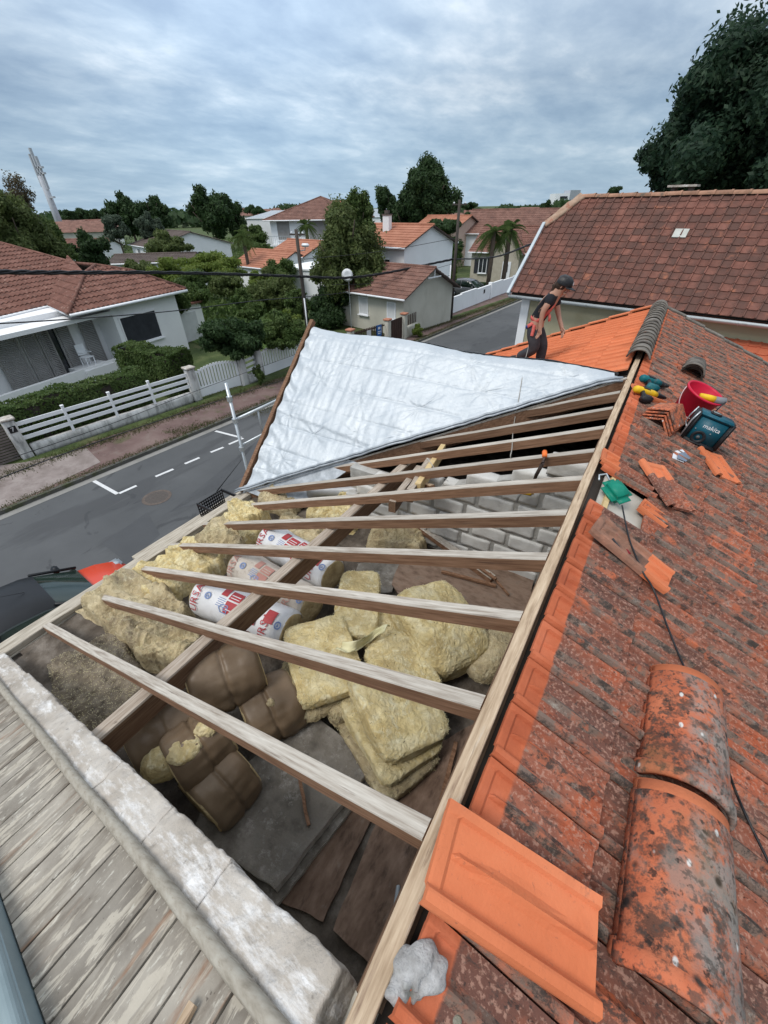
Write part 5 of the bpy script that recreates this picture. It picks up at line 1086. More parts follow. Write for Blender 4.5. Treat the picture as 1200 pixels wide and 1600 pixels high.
o = b.build('manhole_cover', [mat('manhole_ring', [(.09, .07, .06), (.13, .105, .09)], 9, 5, .9, .3, 40), mat('rusty_iron', [(.065, .055, .05), (.10, .085, .075)], 20, 5, .8, .6, 50)]); meta(o, 'round iron manhole cover in the street', 'manhole cover')
for i, q in enumerate([[(265, 800), (330, 780), (340, 765), (400, 690), (440, 660), (455, 665), (380, 745)], [(160, 850), (230, 800), (250, 835), (200, 880)]]):
    b = MB(); b.v = [tuple(at_z(x, y, .0035+.0005*i)) for x, y in q]; b.f = [list(range(len(q)))]; b.mi = [0]; o = b.build('asphalt_patch', mat('patched_asphalt%d' % i, [(.062, .065, .069), (.078, .081, .085)], .8, 8, .9, .3, 60)); o['kind'] = 'structure'
# ---- boundary of number 7: pillars, rails, gates
def vert(px, z0=0): return at_z(px[0], px[1], z0)
def pillar(name, label, px, h, w_=.34, m=None, group='stone pillars of the street boundary', cap=True):
    p = vert(px); t = thing(name, label, 'pillar', tuple(p), group)
    rough_box('shaft', Matrix.Translation(p+Vector((0, 0, h/2))) @ Matrix.Rotation(R(-5), 4, 'Z'), (w_, w_, h), .09, .012, 3, m or M['oldwall'], t, px[0], round_=.015)
    if cap: rough_box('cap', Matrix.Translation(p+Vector((0, 0, h+.035))) @ Matrix.Rotation(R(-5), 4, 'Z'), (w_+.1, w_+.1, .08), .05, .012, 6, M['stone'], t, px[0], round_=.015)
    return t, p
PIL = [((45, 716), 'stained pillar carrying the black house number plate'), ((309, 626), 'mossy capped pillar on the left of the small white gate'), ((383, 603), 'pillar on the right of the small white gate'), ((408, 592), 'pillar with ivy at its foot beside the double gate'), ((483, 563), 'pillar at the far side of the arched gate')]
pp = []
for px, lb in PIL: t, p = pillar('gate_pillar', lb, px, 1.45, group='stone pillars of the street boundary'); pp.append((t, p))
p7 = pp[0][1]; dF = (pp[1][1]-p7).normalized(); nF = Vector((dF.y, -dF.x, 0))
fmP = frame(p7+nF*.19+dF*.0+Vector((0, 0, 1.15)), dF, (0, 0, 1)); fmP = Matrix.Translation(fmP.translation) @ Matrix((dF, Vector((0, 0, 1)), dF.cross(Vector((0, 0, 1))))).transposed().to_4x4()
MB().box((0, 0, 0), (.22, .22, .012)).build('number_plate', M['black'], pp[0][0], world=fmP)
flat_text('house_number', '7', .20, fmP @ Matrix.Translation((0, 0, .0075)), M['white_print'], pp[0][0])
# low wall and white rails between the first two pillars
def low_wall(name, label, a, c_, h, th, m, z0=0):
    a, c_ = Vector(a), Vector(c_); d = c_-a; f_ = frame((a+c_)/2+Vector((0, 0, h/2)), d, (0, 0, 1)); L_ = d.length
    t = thing(name, label, 'wall', tuple((a+c_)/2)); rough_box('wall_body', f_, (L_, th, h), .12, .010, 2, m, t, a.x, round_=.012); return t
low_wall('low_wall', 'low streaked wall under the white three rail fence', p7+dF*.22, pp[1][1]-dF*.22, .46, .22, M['oldwall'])
t = thing('rail_fence', 'white fence of three horizontal rails on the low streaked wall', 'fence', tuple((p7+pp[1][1])/2))
Lf = (pp[1][1]-p7).length
for z_ in (.72, .97, 1.22):
    b = MB(); b.beam(p7+dF*.17+Vector((0, 0, z_)), pp[1][1]-dF*.17+Vector((0, 0, z_)), .035, .135); b.build('rail', M['white'], t, bevel=.004)
for px in ((106, 0), (176, 0), (237, 0)):
    # posts at the photographed places along the line
    best = min((abs((lambda q: (RT.dot(q-CAM)/F_.dot(q-CAM))*FPX+600)(p7+dF*s_+Vector((0, 0, .9)))-px[0]), s_) for s_ in np.arange(.4, Lf, .05))[1]
    q = p7+dF*best+nF*.03; b = MB(); b.box(q+Vector((0, 0, .93)), (.085, .085, .96), frame((0, 0, 0), dF, (0, 0, 1))); b.build('post', M['white'], t, bevel=.006); b = MB(); b.box(q+Vector((0, 0, 1.42)), (.11, .11, .03), frame((0, 0, 0), dF, (0, 0, 1))); b.build('post_cap', M['white'], t, bevel=.006)
def gate(name, label, a, c_, h, arch, nsl, base=.45):
    a, c_ = Vector(a), Vector(c_); d = (c_-a).normalized(); L_ = (c_-a).length; t = thing(name, label, 'gate', tuple((a+c_)/2), 'white slatted gates of the street boundary'); f_ = frame((0, 0, 0), d, (0, 0, 1))
    b = MB(); b.box((a+c_)/2+Vector((0, 0, .10+base/2)), (L_-.04, .04, base), f_); b.build('lower_panel', M['white'], t, bevel=.004)
    for k in range(nsl):
        u = (k+.5)/nsl; top = h+arch*math.sin(math.pi*u)*1.0; z0 = .10+base-.02; q = a+d*(L_*u); b = MB(); b.box(q+Vector((0, 0, (z0+top)/2)), (L_/nsl*.68, .025, top-z0), f_); b.build('slat', M['white'], t)
    pts = [a+d*(L_*k/14)+Vector((0, 0, h-.09+arch*math.sin(math.pi*k/14))) for k in range(15)]; nn_ = Vector((-d.y, d.x, 0))*.03
    for k in range(14): pass
    b = MB(); [b.beam(pts[k]+nn_, pts[k+1]+nn_, .03, .07) for k in range(14)]; b.build('top_rail', M['white'], t)
    for q in (a+d*.03, c_-d*.03): b = MB(); b.box(q+Vector((0, 0, (h+.1)/2)), (.05, .045, h-.1), f_); b.build('stile', M['white'], t)
gate('garden_gate', 'small white slatted gate between two mossy pillars', pp[1][1]+dF*.2, pp[2][1]-dF*.2, 1.25, .18, 14)
gate('garden_gate', 'wide white arched gate beyond the ivy pillar', pp[3][1]+dF*.2, pp[4][1]-dF*.2, 1.25, .28, 18)
low_wall('low_wall', 'short low wall piece between the middle pillars', pp[2][1]+dF*.2, pp[3][1]-dF*.2, .46, .2, M['oldwall'])
t = thing('rail_fence', 'short white rail panel between the two middle pillars', 'fence', tuple((pp[2][1]+pp[3][1])/2))
for z_ in (.66, .90, 1.14): b = MB(); b.beam(pp[2][1]+dF*.17+Vector((0, 0, z_)), pp[3][1]-dF*.17+Vector((0, 0, z_)), .035, .12); b.build('rail', M['white'], t)
# slatted grey gate left of pillar 7
t = thing('slatted_gate', 'grey brown horizontally slatted gate left of the number plate pillar', 'gate', tuple(p7-dF*1.8))
sm_ = mat('grey_slats', [(.12, .10, .09), (.2, .17, .15)], 3, 6, .9, .2, 30)
for k in range(13): b = MB(); b.beam(p7-dF*.2+Vector((0, 0, .12+.095*k)), p7-dF*3.6+Vector((0, 0, .12+.095*k)), .025, .065); b.build('slat', sm_, t)
# ================================================================ foliage
def leaf_cloud(name, pos, size, m, parent=None, flat=0, aspect=1.6, nrm_=None):
    n = len(pos); a = rng.normal(size=(n, 3))
    if nrm_ is not None: a = a*.55+nrm_
    a /= np.linalg.norm(a, axis=1)[:, None]+1e-9
    r_ = rng.normal(size=(n, 3)); u = np.cross(a, r_); u /= np.linalg.norm(u, axis=1)[:, None]+1e-9; v = np.cross(a, u)
    s = size*rng.uniform(.6, 1.25, n)[:, None]; V = np.empty((n, 4, 3)); V[:, 0] = pos-u*s*aspect*.5; V[:, 1] = pos+v*s*.36; V[:, 2] = pos+u*s*aspect*.5; V[:, 3] = pos-v*s*.36
    if parent is not None: V = V-np.array(WL[parent.name])
    me = bpy.data.meshes.new(name); me.vertices.add(n*4); me.vertices.foreach_set('co', V.reshape(-1)); me.loops.add(n*4); me.loops.foreach_set('vertex_index', np.arange(n*4)); me.polygons.add(n); me.polygons.foreach_set('loop_start', np.arange(0, n*4, 4)); me.polygons.foreach_set('loop_total', np.full(n, 4)); me.update(); me.materials.append(m)
    o = bpy.data.objects.new(name, me); COL.objects.link(o)
    if parent is not None: o.parent = parent; WL[o.name] = WL[parent.name].copy()
    return o
def crown_pts(c, rad, n, lobes=26, lr=.38, seed=0, inner=.3, flatb=.8):
    g_ = np.random.default_rng(seed+100); d = g_.normal(size=(lobes, 3)); d /= np.linalg.norm(d, axis=1)[:, None]; d[:, 2] = np.where(d[:, 2] < 0, d[:, 2]*flatb, d[:, 2])
    lc = d*g_.uniform(inner, 1-lr*.65, lobes)[:, None]; lrad = lr*g_.uniform(.55, 1.15, lobes)
    k = g_.integers(0, lobes, n); w_ = g_.normal(size=(n, 3)); w_ /= np.linalg.norm(w_, axis=1)[:, None]
    rr = lrad[k]*np.clip(g_.uniform(.15, 1.18, n)**.42, 0, 1.1)*(1+.28*np.sin(w_[:, 0]*7+k)*np.cos(w_[:, 1]*9+k*2))
    p = lc[k]+w_*rr[:, None]; p *= (1+.03*g_.normal(size=n))[:, None]
    return np.array(c)+p*np.array(rad), w_
M['bark'] = mat('bark', [(.06, .045, .035), (.12, .095, .075)], 6, 7, .95, .6, 20, stretch=(3, 3, .6))
GREENS = dict(dark=leaf_mat('leaves_dark', (0.0243, 0.0486, 0.0175), (0.0621, 0.108, 0.0378), (0.0405, 0.0783, 0.027)), mid=leaf_mat('leaves_mid', (0.05, 0.0875, 0.0225), (0.1313, 0.1812, 0.0562), (0.075, 0.1225, 0.0325)), olive=leaf_mat('leaves_olive', (0.0688, 0.1025, 0.03), (0.1625, 0.1938, 0.0688), (0.1063, 0.1375, 0.045)),
              light=leaf_mat('leaves_light', (0.099, 0.1485, 0.0242), (0.22, 0.2695, 0.0605), (0.143, 0.198, 0.0385)), blue=leaf_mat('leaves_grey_green', (0.054, 0.084, 0.054), (0.132, 0.168, 0.114), (0.084, 0.114, 0.078)), brown=leaf_mat('leaves_brownish', (.08, .06, .035), (.15, .13, .085), (.10, .09, .05)), oak=leaf_mat('leaves_heavy_tree', (0.0168, 0.042, 0.0252), (0.0476, 0.0868, 0.0448), (0.0252, 0.056, 0.0308)))
def LS(n): return .80
def tree(label, px, D, rpx, kind='mid', n=6000, leaf=None, lobes=26, lr=.38, flat=1.0, seed=None, name='broadleaf_tree', cat='tree', group=None, trunk=True, inner=.3, depth=None, tk=None):
    """px: centre of the crown in the photo, D: horizontal distance, rpx: (half width, half height) in the photo"""
    c = at_d(px[0], px[1], D); fd = (c-CAM).dot(F_); rx = rpx[0]*fd/FPX*.93; rz = rpx[1]*fd/FPX*1.0
    # widen for the oblique view
    seed = seed if seed is not None else int(px[0]*7+px[1])
    dpt = depth or rx
    t = thing(name, label, cat, (c.x, c.y, 0), group); pts, w_ = crown_pts(c, (rx, dpt, rz), int(n*1.45), int(lobes*1.3), lr*.9, seed, inner); lf = (leaf or max(.10, fd*.0055))*LS(n)
    pts[:, 2] = np.maximum(pts[:, 2], .05)
    leaf_cloud('crown', pts, lf, GREENS[kind], t, nrm_=w_)
    if trunk and c.z-rz*.3 > .6:
        hh = c.z+rz*.2; b = MB(); r0 = tk or max(.10, rx*.07); b.tube([(c.x, c.y, 0), (c.x+.05*rx, c.y, hh*.4), (c.x-.03*rx, c.y+.02, hh*.75), (c.x, c.y, hh)], r0, 8, r2=r0*.3)
        g_ = np.random.default_rng(seed)
        for k in range(5): a = g_.uniform(0, 6.28); z0 = hh*g_.uniform(.45, .8); b.tube([(c.x, c.y, z0), (c.x+math.cos(a)*rx*.35, c.y+math.sin(a)*rx*.35, z0+rz*.3), (c.x+math.cos(a)*rx*.65, c.y+math.sin(a)*rx*.65, z0+rz*.7)], r0*.4, 6, r2=r0*.12)
        b.build('trunk', M['bark'], t, True)
    return t
def hedge(label, a, c_, w_, h, kind='mid', n=14000, leaf=.07, name='hedge'):
    a, c_ = Vector(a), Vector(c_); d = (c_-a); L_ = d.length; d.normalize(); s_ = Vector((-d.y, d.x, 0)); t = thing(name, label, 'hedge', tuple((a+c_)/2))
    b = MB(); b.box((a+c_)/2+Vector((0, 0, h*.47)), (L_-.15, w_-.2, h*.9), frame((0, 0, 0), d, (0, 0, 1))); b.build('branches', M['dark'], t)
    u = rng.uniform(0, 1, n); f_ = rng.uniform(0, 1, n); A_ = w_; tot = w_+2*h+.0; P_ = np.empty((n, 3)); N_ = np.zeros((n, 3)); dd = np.array(d); ss = np.array(s_)
    top = f_ < w_/tot*1.1; side = np.where(rng.uniform(0, 1, n) < .5, -1., 1.)
    off = np.where(top, rng.uniform(-.5, .5, n)*w_, side*w_/2); z_ = np.where(top, h, rng.uniform(0, 1, n)*h)
    x_ = u*L_; endm = rng.uniform(0, 1, n) < w_/(L_+w_)*.6; x_ = np.where(endm, np.where(rng.uniform(0, 1, n) < .5, 0, L_), x_); off = np.where(endm, rng.uniform(-.5, .5, n)*w_, off)
    bump = .06*np.sin(x_*2.3)+.05*np.sin(x_*5.1+off*4)+.04*np.sin(z_*6+x_*3)+rng.normal(size=n)*.025
    z_ = z_+np.where(top, bump, 0); off = off+np.where(top, 0, side*bump)
    P_ = np.array(a)+dd*x_[:, None]+ss*off[:, None]; P_[:, 2] = z_; N_ = ss*(np.where(top, 0, side))[:, None]; N_[:, 2] = np.where(top, 1, .3)
    leaf_cloud('leaves', P_, leaf, GREENS[kind], t, nrm_=N_); return t
def hp(px, z): return at_z(px[0], px[1], z)
# hedges in front of house 7
ha = hp((0, 655), 0); 
h1 = pp[0][1]+dF*(-3)-nF*1.25; h2 = hp((300, 608), 0)
hedge('long clipped dark green hedge behind the white rail fence', (p7-dF*4-nF*.95), (pp[1][1]-dF*1.6-nF*1.0), 1.0, 1.65, 'mid', 26000, .085)
hedge('second taller clipped hedge under the shuttered window', hp((190, 538), 1.9)*1.0-Vector((0, 0, 1.9)), hp((278, 552), 1.9)-Vector((0, 0, 1.9)), 1.1, 1.9, 'mid', 18000, .085)
# ---- scaffold on the street side
t = thing('scaffold_tower', 'galvanised scaffold standard with guard rails beyond the open eave', 'scaffold', (-5.3, 4.2, 0))
zx = lambda x, y, X=-5.35: at_x(x, y, X)
top = zx(357, 597); bot = zx(385, 745); xy = ((top.x+bot.x)/2, (top.y+bot.y)/2)
MB().tube([(xy[0], xy[1], 0), (xy[0], xy[1], top.z)], .026, 12).build('standard', M['steel'], t, True)
for q in ((361, 622), (372, 655), (380, 700)): c = zx(*q); MB().tube([(xy[0], xy[1], c.z-.035), (xy[0], xy[1], c.z+.035)], .045, 10).build('coupler', M['steel'], t)
r1 = zx(370, 655); r2 = zx(383, 693); e1 = Vector((xy[0], xy[1]+2.6, 0))
MB().tube([(xy[0], xy[1], r1.z), (xy[0], xy[1]+2.6, r1.z)], .026, 10).build('guard_rail', M['steel'], t, True)
MB().tube([(xy[0], xy[1], r2.z), (xy[0], xy[1]+2.6, r2.z)], .020, 10).build('guard_rail', M['steel'], t, True)
MB().tube([(xy[0], xy[1], r2.z-.03), (xy[0], xy[1]+1.4, r2.z+.0)], .014, 8).build('brace', M['steel'], t, True)
for dy in (.5, 1.3): MB().tube([(xy[0], xy[1]+dy, r1.z), (xy[0], xy[1]+dy, r2.z)], .018, 8).build('upright', M['steel'], t, True)
MB().tube([(xy[0], xy[1]+2.6, 0), (xy[0], xy[1]+2.6, r1.z+.1)], .026, 10).build('standard', M['steel'], t, True)
# black perforated crate beyond the wall plate
c = at_x(352, 782, -4.85); t = thing('plastic_crate', 'black perforated plastic crate on the scaffold by the eave', 'crate', tuple(c))
d_ = Vector((0, 1, 0)); b = MB(); y0_, y1_ = at_x(331, 795, -4.75).y, at_x(368, 768, -4.75).y; zt = at_x(350, 781, -4.75).z-.07
for z_ in (0, -.05, -.10, -.15, -.2): b.beam((-4.75, y0_, zt+z_), (-4.75, y1_, zt+z_), .012, .02); b.beam((-5.1, y0_, zt+z_), (-5.1, y1_, zt+z_), .012, .02)
for k in range(13): y = y0_+(y1_-y0_)*k/12; b.beam((-4.75, y, zt), (-4.75, y, zt-.22), .012, .012, (0, 1, 0)); b.beam((-5.1, y, zt), (-5.1, y, zt-.22), .012, .012, (0, 1, 0))
b.beam((-4.75, y0_, zt), (-5.1, y0_, zt), .02, .05); b.beam((-4.75, y1_, zt), (-5.1, y1_, zt), .02, .05); b.box((-4.92, (y0_+y1_)/2, zt-.23), (.36, y1_-y0_, .02)); b.build('basket', M['black'], t)
MB().box((-4.95, 2.9, zt-.27), (.5, 2.4, .04)).build('scaffold_deck', M['plate'], [o for o in COL.objects if o.name == 'scaffold_tower'][0])
# ================================================================ cars
def car(name, label, P0, yaw, body, roof_m, Lc=4.1, Wc=1.72, Hc=1.48, group=None, bonnet=None):
    """hatchback: lofted from side profiles; +x is forward"""
    t = thing(name, label, 'car', tuple(P0)); T = Matrix.Translation(P0) @ Matrix.Rotation(yaw, 4, 'Z')
    gl = mat(name+'_glass', [(.015, .028, .022), (.02, .035, .028)], 3, 2, .08, 0, spec=.6)
    # body shell below the windows: stations along x with half widths
    st = [(-Lc/2, .35, .72, .70), (-Lc/2+.12, .25, .92, .82), (-Lc/2+.7, .22, .96, .86), (-.3, .22, .94, .86), (.75, .22, .93, .86), (1.0, .24, .90, .85), (1.55, .26, .80, .82), (Lc/2-.12, .3, .66, .74), (Lc/2, .36, .52, .6)]
    b = MB(); k = 10
    for x, zb, zt, hw in st:
        for (yy, zz_) in [(-hw*.92, zb), (-hw, zb+.12), (-hw, zt-.22), (-hw*.97, zt-.06), (-hw*.86, zt), (hw*.86, zt), (hw*.97, zt-.06), (hw, zt-.22), (hw, zb+.12), (hw*.92, zb)]: b.v.append((x, yy, zz_))
    for i in range(len(st)-1):
        for j in range(k): b.f.append([i*k+j, i*k+(j+1) % k, (i+1)*k+(j+1) % k, (i+1)*k+j]); b.mi.append(0)
    b.f += [list(range(k)), list(range((len(st)-1)*k, len(st)*k))]; b.mi += [0, 0]
    b.build('body', body, t, True, world=T)
    # cabin: pillars and glass as a lofted greenhouse, roof skin on top
    cs = [(-Lc/2+.10, .93, .80), (-Lc/2+.42, 1.36, .62), (-Lc/2+.75, 1.45, .60), (-.1, Hc, .61), (.35, Hc-.05, .60), (.55, 1.36, .60), (1.22, .92, .76)]
    b = MB(); zb = .9
    for x, z_, hw in cs:
        lo = .80 if x > -1.9 else .78
        for q in [(-lo, zb), (-hw, z_-.05), (-hw*.85, z_), (hw*.85, z_), (hw, z_-.05), (lo, zb)]: b.v.append((x, q[0], q[1]))
    for i in range(len(cs)-1):
        for j in range(6): b.f.append([i*6+j, i*6+(j+1) % 6, (i+1)*6+(j+1) % 6, (i+1)*6+j]); b.mi.append(0)
    b.build('glass', gl, t, True, world=T)
    b = MB(); rs = [c for c in cs if c[0] > -Lc/2+.3 and c[0] < .6]
    for x, z_, hw in rs:
        for q in [(-hw-.02, z_-.06), (-hw*.88, z_+.012), (-hw*.4, z_+.03), (hw*.4, z_+.03), (hw*.88, z_+.012), (hw+.02, z_-.06)]: b.v.append((x, q[0], q[1]))
    for i in range(len(rs)-1):
        for j in range(5): b.f.append([i*6+j, i*6+j+1, (i+1)*6+j+1, (i+1)*6+j]); b.mi.append(0)
    b.build('roof_panel', roof_m, t, True, world=T)
    for s_ in (-1, 1):
        b = MB(); b.tube([(.52, s_*.60, 1.37), (1.24, s_*.77, .92)], .03, 6); b.build('front_pillar', roof_m, t, True, world=T)
        b = MB(); b.tube([(-.35, s_*.62, 1.44), (-.40, s_*.80, .92)], .035, 6); b.build('middle_pillar', roof_m, t, True, world=T)
        b = MB(); b.tube([(-Lc/2+.45, s_*.62, 1.37), (-Lc/2+.30, s_*.80, .92)], .07, 6); b.build('rear_pillar', body, t, True, world=T)
        rbox('mirror', (.12, .2, .13), roof_m, t, T @ Matrix.Translation((.95, s_*.95, .98)), .03)
        rbox('headlight', (.26, .28, .13), M['steel'], t, T @ Matrix.Translation((Lc/2-.18, s_*.60, .62)), .04)
        rbox('tail_light', (.1, .22, .28), mat(name+'_taillight', [(.25, .01, .01), (.3, .02, .02)], 3, 2, .2, 0), t, T @ Matrix.Translation((-Lc/2+.06, s_*.66, .80)), .03)
        for x in (-Lc/2+.78, Lc/2-.82):
            w_ = T @ Matrix.Translation((x, s_*.80, .31)) @ Matrix.Rotation(R(90), 4, 'X')
            o = MB().lathe([(.001, -.09), (.25, -.1), (.31, -.08), (.31, .08), (.25, .1), (.001, .09)], w_, 24).build('tyre', M['black'], t, True)
            MB().lathe([(.001, .105*1), (.19, .10), (.20, .0)], w_ @ Matrix.Rotation(math.pi if s_ > 0 else 0, 4, 'X'), 20).build('rim', M['steel'], t, True)
    b = MB(); b.tube([(.30, .0, Hc-.0), (-.02, .0, Hc+.16)], .006, 6, r2=.003); b.build('aerial', M['black'], t, world=T)
    return t
paint = lambda n, c: mat(n, [c, tuple(x*1.1 for x in c)], 2, 3, .25, 0, spec=.6)
cp = at_z(66, 915, 1.5)
car('city_car', 'orange red car with black roof parked below the eave, front pointing away', Vector((cp.x-.15, cp.y-.55, 0)), R(90-4.5), paint('orange_red_paint', (.60, .055, .02)), mat('black_roof_paint', [(.010, .011, .013), (.014, .015, .018)], 2, 3, .42, 0))
gcp = at_z(724, 466, 0)
car('suv', 'grey car parked on the lawn behind the far white wall', Vector((gcp.x, gcp.y+.9, 0)), R(-8), paint('grey_paint', (.14, .14, .15)), paint('grey_roof', (.10, .10, .11)), Lc=3.6)
# ================================================================ houses
def tile_patch(name, poly, eave_dir, m, parent, tw=.22, cl=.36, amp=.035, kind='canal', res=4):
    """corrugated tile relief laid in the plane of poly (convex), rows running up from the eave"""
    poly = [Vector(p) for p in poly]; u = Vector(eave_dir).normalized(); n_ = Vector((0, 0, 0))
    for i in range(len(poly)): n_ += poly[i].cross(poly[(i+1) % len(poly)])
    n_ = (poly[1]-poly[0]).cross(poly[2]-poly[0]).normalized()
    if n_.z < 0: n_ = -n_
    u = (u-n_*u.dot(n_)).normalized(); v = n_.cross(u)
    if v.z < 0: v = -v; 
    o = poly[0]; us = [(p-o).dot(u) for p in poly]; vs_ = [(p-o).dot(v) for p in poly]; u0, u1, v0, v1 = min(us)-tw, max(us)+tw, min(vs_)-cl, max(vs_)+.01
    v0r = min(vs_); v0 = v0r; nu = int((u1-u0)/tw*res)+1; rows = int((v1-v0)/cl)+1; bm = bmesh.new()
    for r_ in range(rows):
        va, vb = v0+r_*cl, v0+(r_+1)*cl+.02; prev = None
        for i in range(nu+1):
            x = u0+(u1-u0)*i/nu; ph = (x/tw) % 1
            h = amp*abs(math.sin(math.pi*ph)) if kind == 'canal' else (amp if ph < .22 else 0)
            jit = .006*nz((int(x/tw), r_, 0), 1.7)
            a = bm.verts.new(o+u*x+v*va+n_*(h+.028+jit)); c = bm.verts.new(o+u*x+v*vb+n_*(h*.8+.002)); e = bm.verts.new(o+u*x+v*va+n_*(-.01))
            if prev: bm.faces.new((prev[0], a, c, prev[1])); bm.faces.new((prev[2], e, a, prev[0]))
            prev = (a, c, e)
    cen = sum(poly, Vector())/len(poly)
    for i in range(len(poly)):
        a, c = poly[i], poly[(i+1) % len(poly)]; pn = (c-a).cross(n_).normalized()
        if pn.dot(cen-a) > 0: pn = -pn
        bmesh.ops.bisect_plane(bm, geom=bm.verts[:]+bm.edges[:]+bm.faces[:], plane_co=a+pn*.001, plane_no=pn, clear_outer=True)
    me = bpy.data.meshes.new(name); bmesh.ops.recalc_face_normals(bm, faces=bm.faces); bm.to_mesh(me); bm.free(); return link(name, me, m, parent)
def T_(name, cols, lay=()): return mat(name, cols, 1.5, 8, .9, .3, 30, list(lay)+[((.06, .045, .04), 3.5, .56, .72, .6)])
M['t_brown'] = T_('brown_roof_tiles', [(.12, .062, .048), (.18, .092, .07), (.24, .13, .10)], [((.34, .27, .20), 9, .60, .74, .5)])
M['t_red'] = T_('red_brown_roof_tiles', [(.115, .055, .042), (.17, .078, .058), (.225, .115, .09)], [((.42, .30, .24), 6, .60, .72, .6)])
M['t_orange'] = mat('orange_roof_tiles', [(.30, .125, .078), (.37, .16, .10), (.43, .20, .13)], 1.5, 6, .9, .2, 30, [((.3, .1, .06), 3, .6, .75, .5)])
M['t_dark'] = T_('dark_roof', [(.08, .06, .052), (.13, .10, .088)])
M['cream'] = mat('cream_wall', [(.46, .44, .37), (.54, .52, .45)], .9, 8, .95, .2, 30, [((.33, .31, .25), 1.2, .56, .75, .6, dict(stretch=(1, 1, .3)))])
M['beige'] = mat('stone_beige_wall', [(.38, .34, .27), (.48, .44, .36)], 2.5, 8, .95, .3, 30, [((.30, .27, .21), 3, .6, .75, .5)])
M['glass'] = mat('window_glass', [(.015, .018, .022), (.03, .035, .04)], 2, 2, .12, 0, spec=.6)
M['shutter_dark'] = mat('dark_shutter', [(.02, .022, .028), (.035, .037, .045)], 3, 4, .6, 0); M['shutter_w'] = mat('white_shutter', [(.52, .53, .54), (.6, .61, .62)], 3, 4, .6, 0); M['shutter_g'] = mat('grey_shutter', [(.22, .21, .20), (.30, .29, .28)], 2, 5, .8, .1)
def window(parent, o, d, w_, h, kind='glass', frame_m=None, proud=.03, sill=True, shutters=None):
    """o: lower left corner on the wall, d: direction along the wall; outward normal to the right of d"""
    d = Vector(d).normalized(); n_ = Vector((d.y, -d.x, 0)); f_ = frame((0, 0, 0), d, (0, 0, 1)); o = Vector(o); c = o+d*w_/2+Vector((0, 0, h/2))
    b = MB(); fw = .06
    for (cc, s_) in [(o+d*fw/2+Vector((0, 0, h/2)), (fw, .06, h)), (o+d*(w_-fw/2)+Vector((0, 0, h/2)), (fw, .06, h)), (o+d*w_/2+Vector((0, 0, h-fw/2)), (w_, .065, fw)), (o+d*w_/2+Vector((0, 0, fw/2)), (w_, .065, fw))]: b.box(cc+n_*proud, s_, f_)
    if kind == 'glass': b.box(c+n_*proud, (fw*.8, .055, h), f_)
    wn = b.build('window', frame_m or M['white'], parent)
    pm = {'glass': M['glass'], 'dark': M['shutter_dark'], 'white': M['shutter_w'], 'grey': M['shutter_g']}[kind]
    b = MB(); b.box(c+n_*(proud-.012), (w_-fw, .03, h-fw), f_); b.build('pane' if kind == 'glass' else 'roller_shutter', pm, wn)
    if sill: b = MB(); b.box(o+d*w_/2+n_*(proud+.05)-Vector((0, 0, .03)), (w_+.16, .16, .05), f_); b.build('sill', M['white'], wn)
    if shutters:
        for s_ in (-1, 1): b = MB(); b.box(c+d*s_*(w_/2+w_*.27)+n_*.03, (w_*.5, .04, h+.04), f_); b.build('shutter', shutters, wn)
    return wn
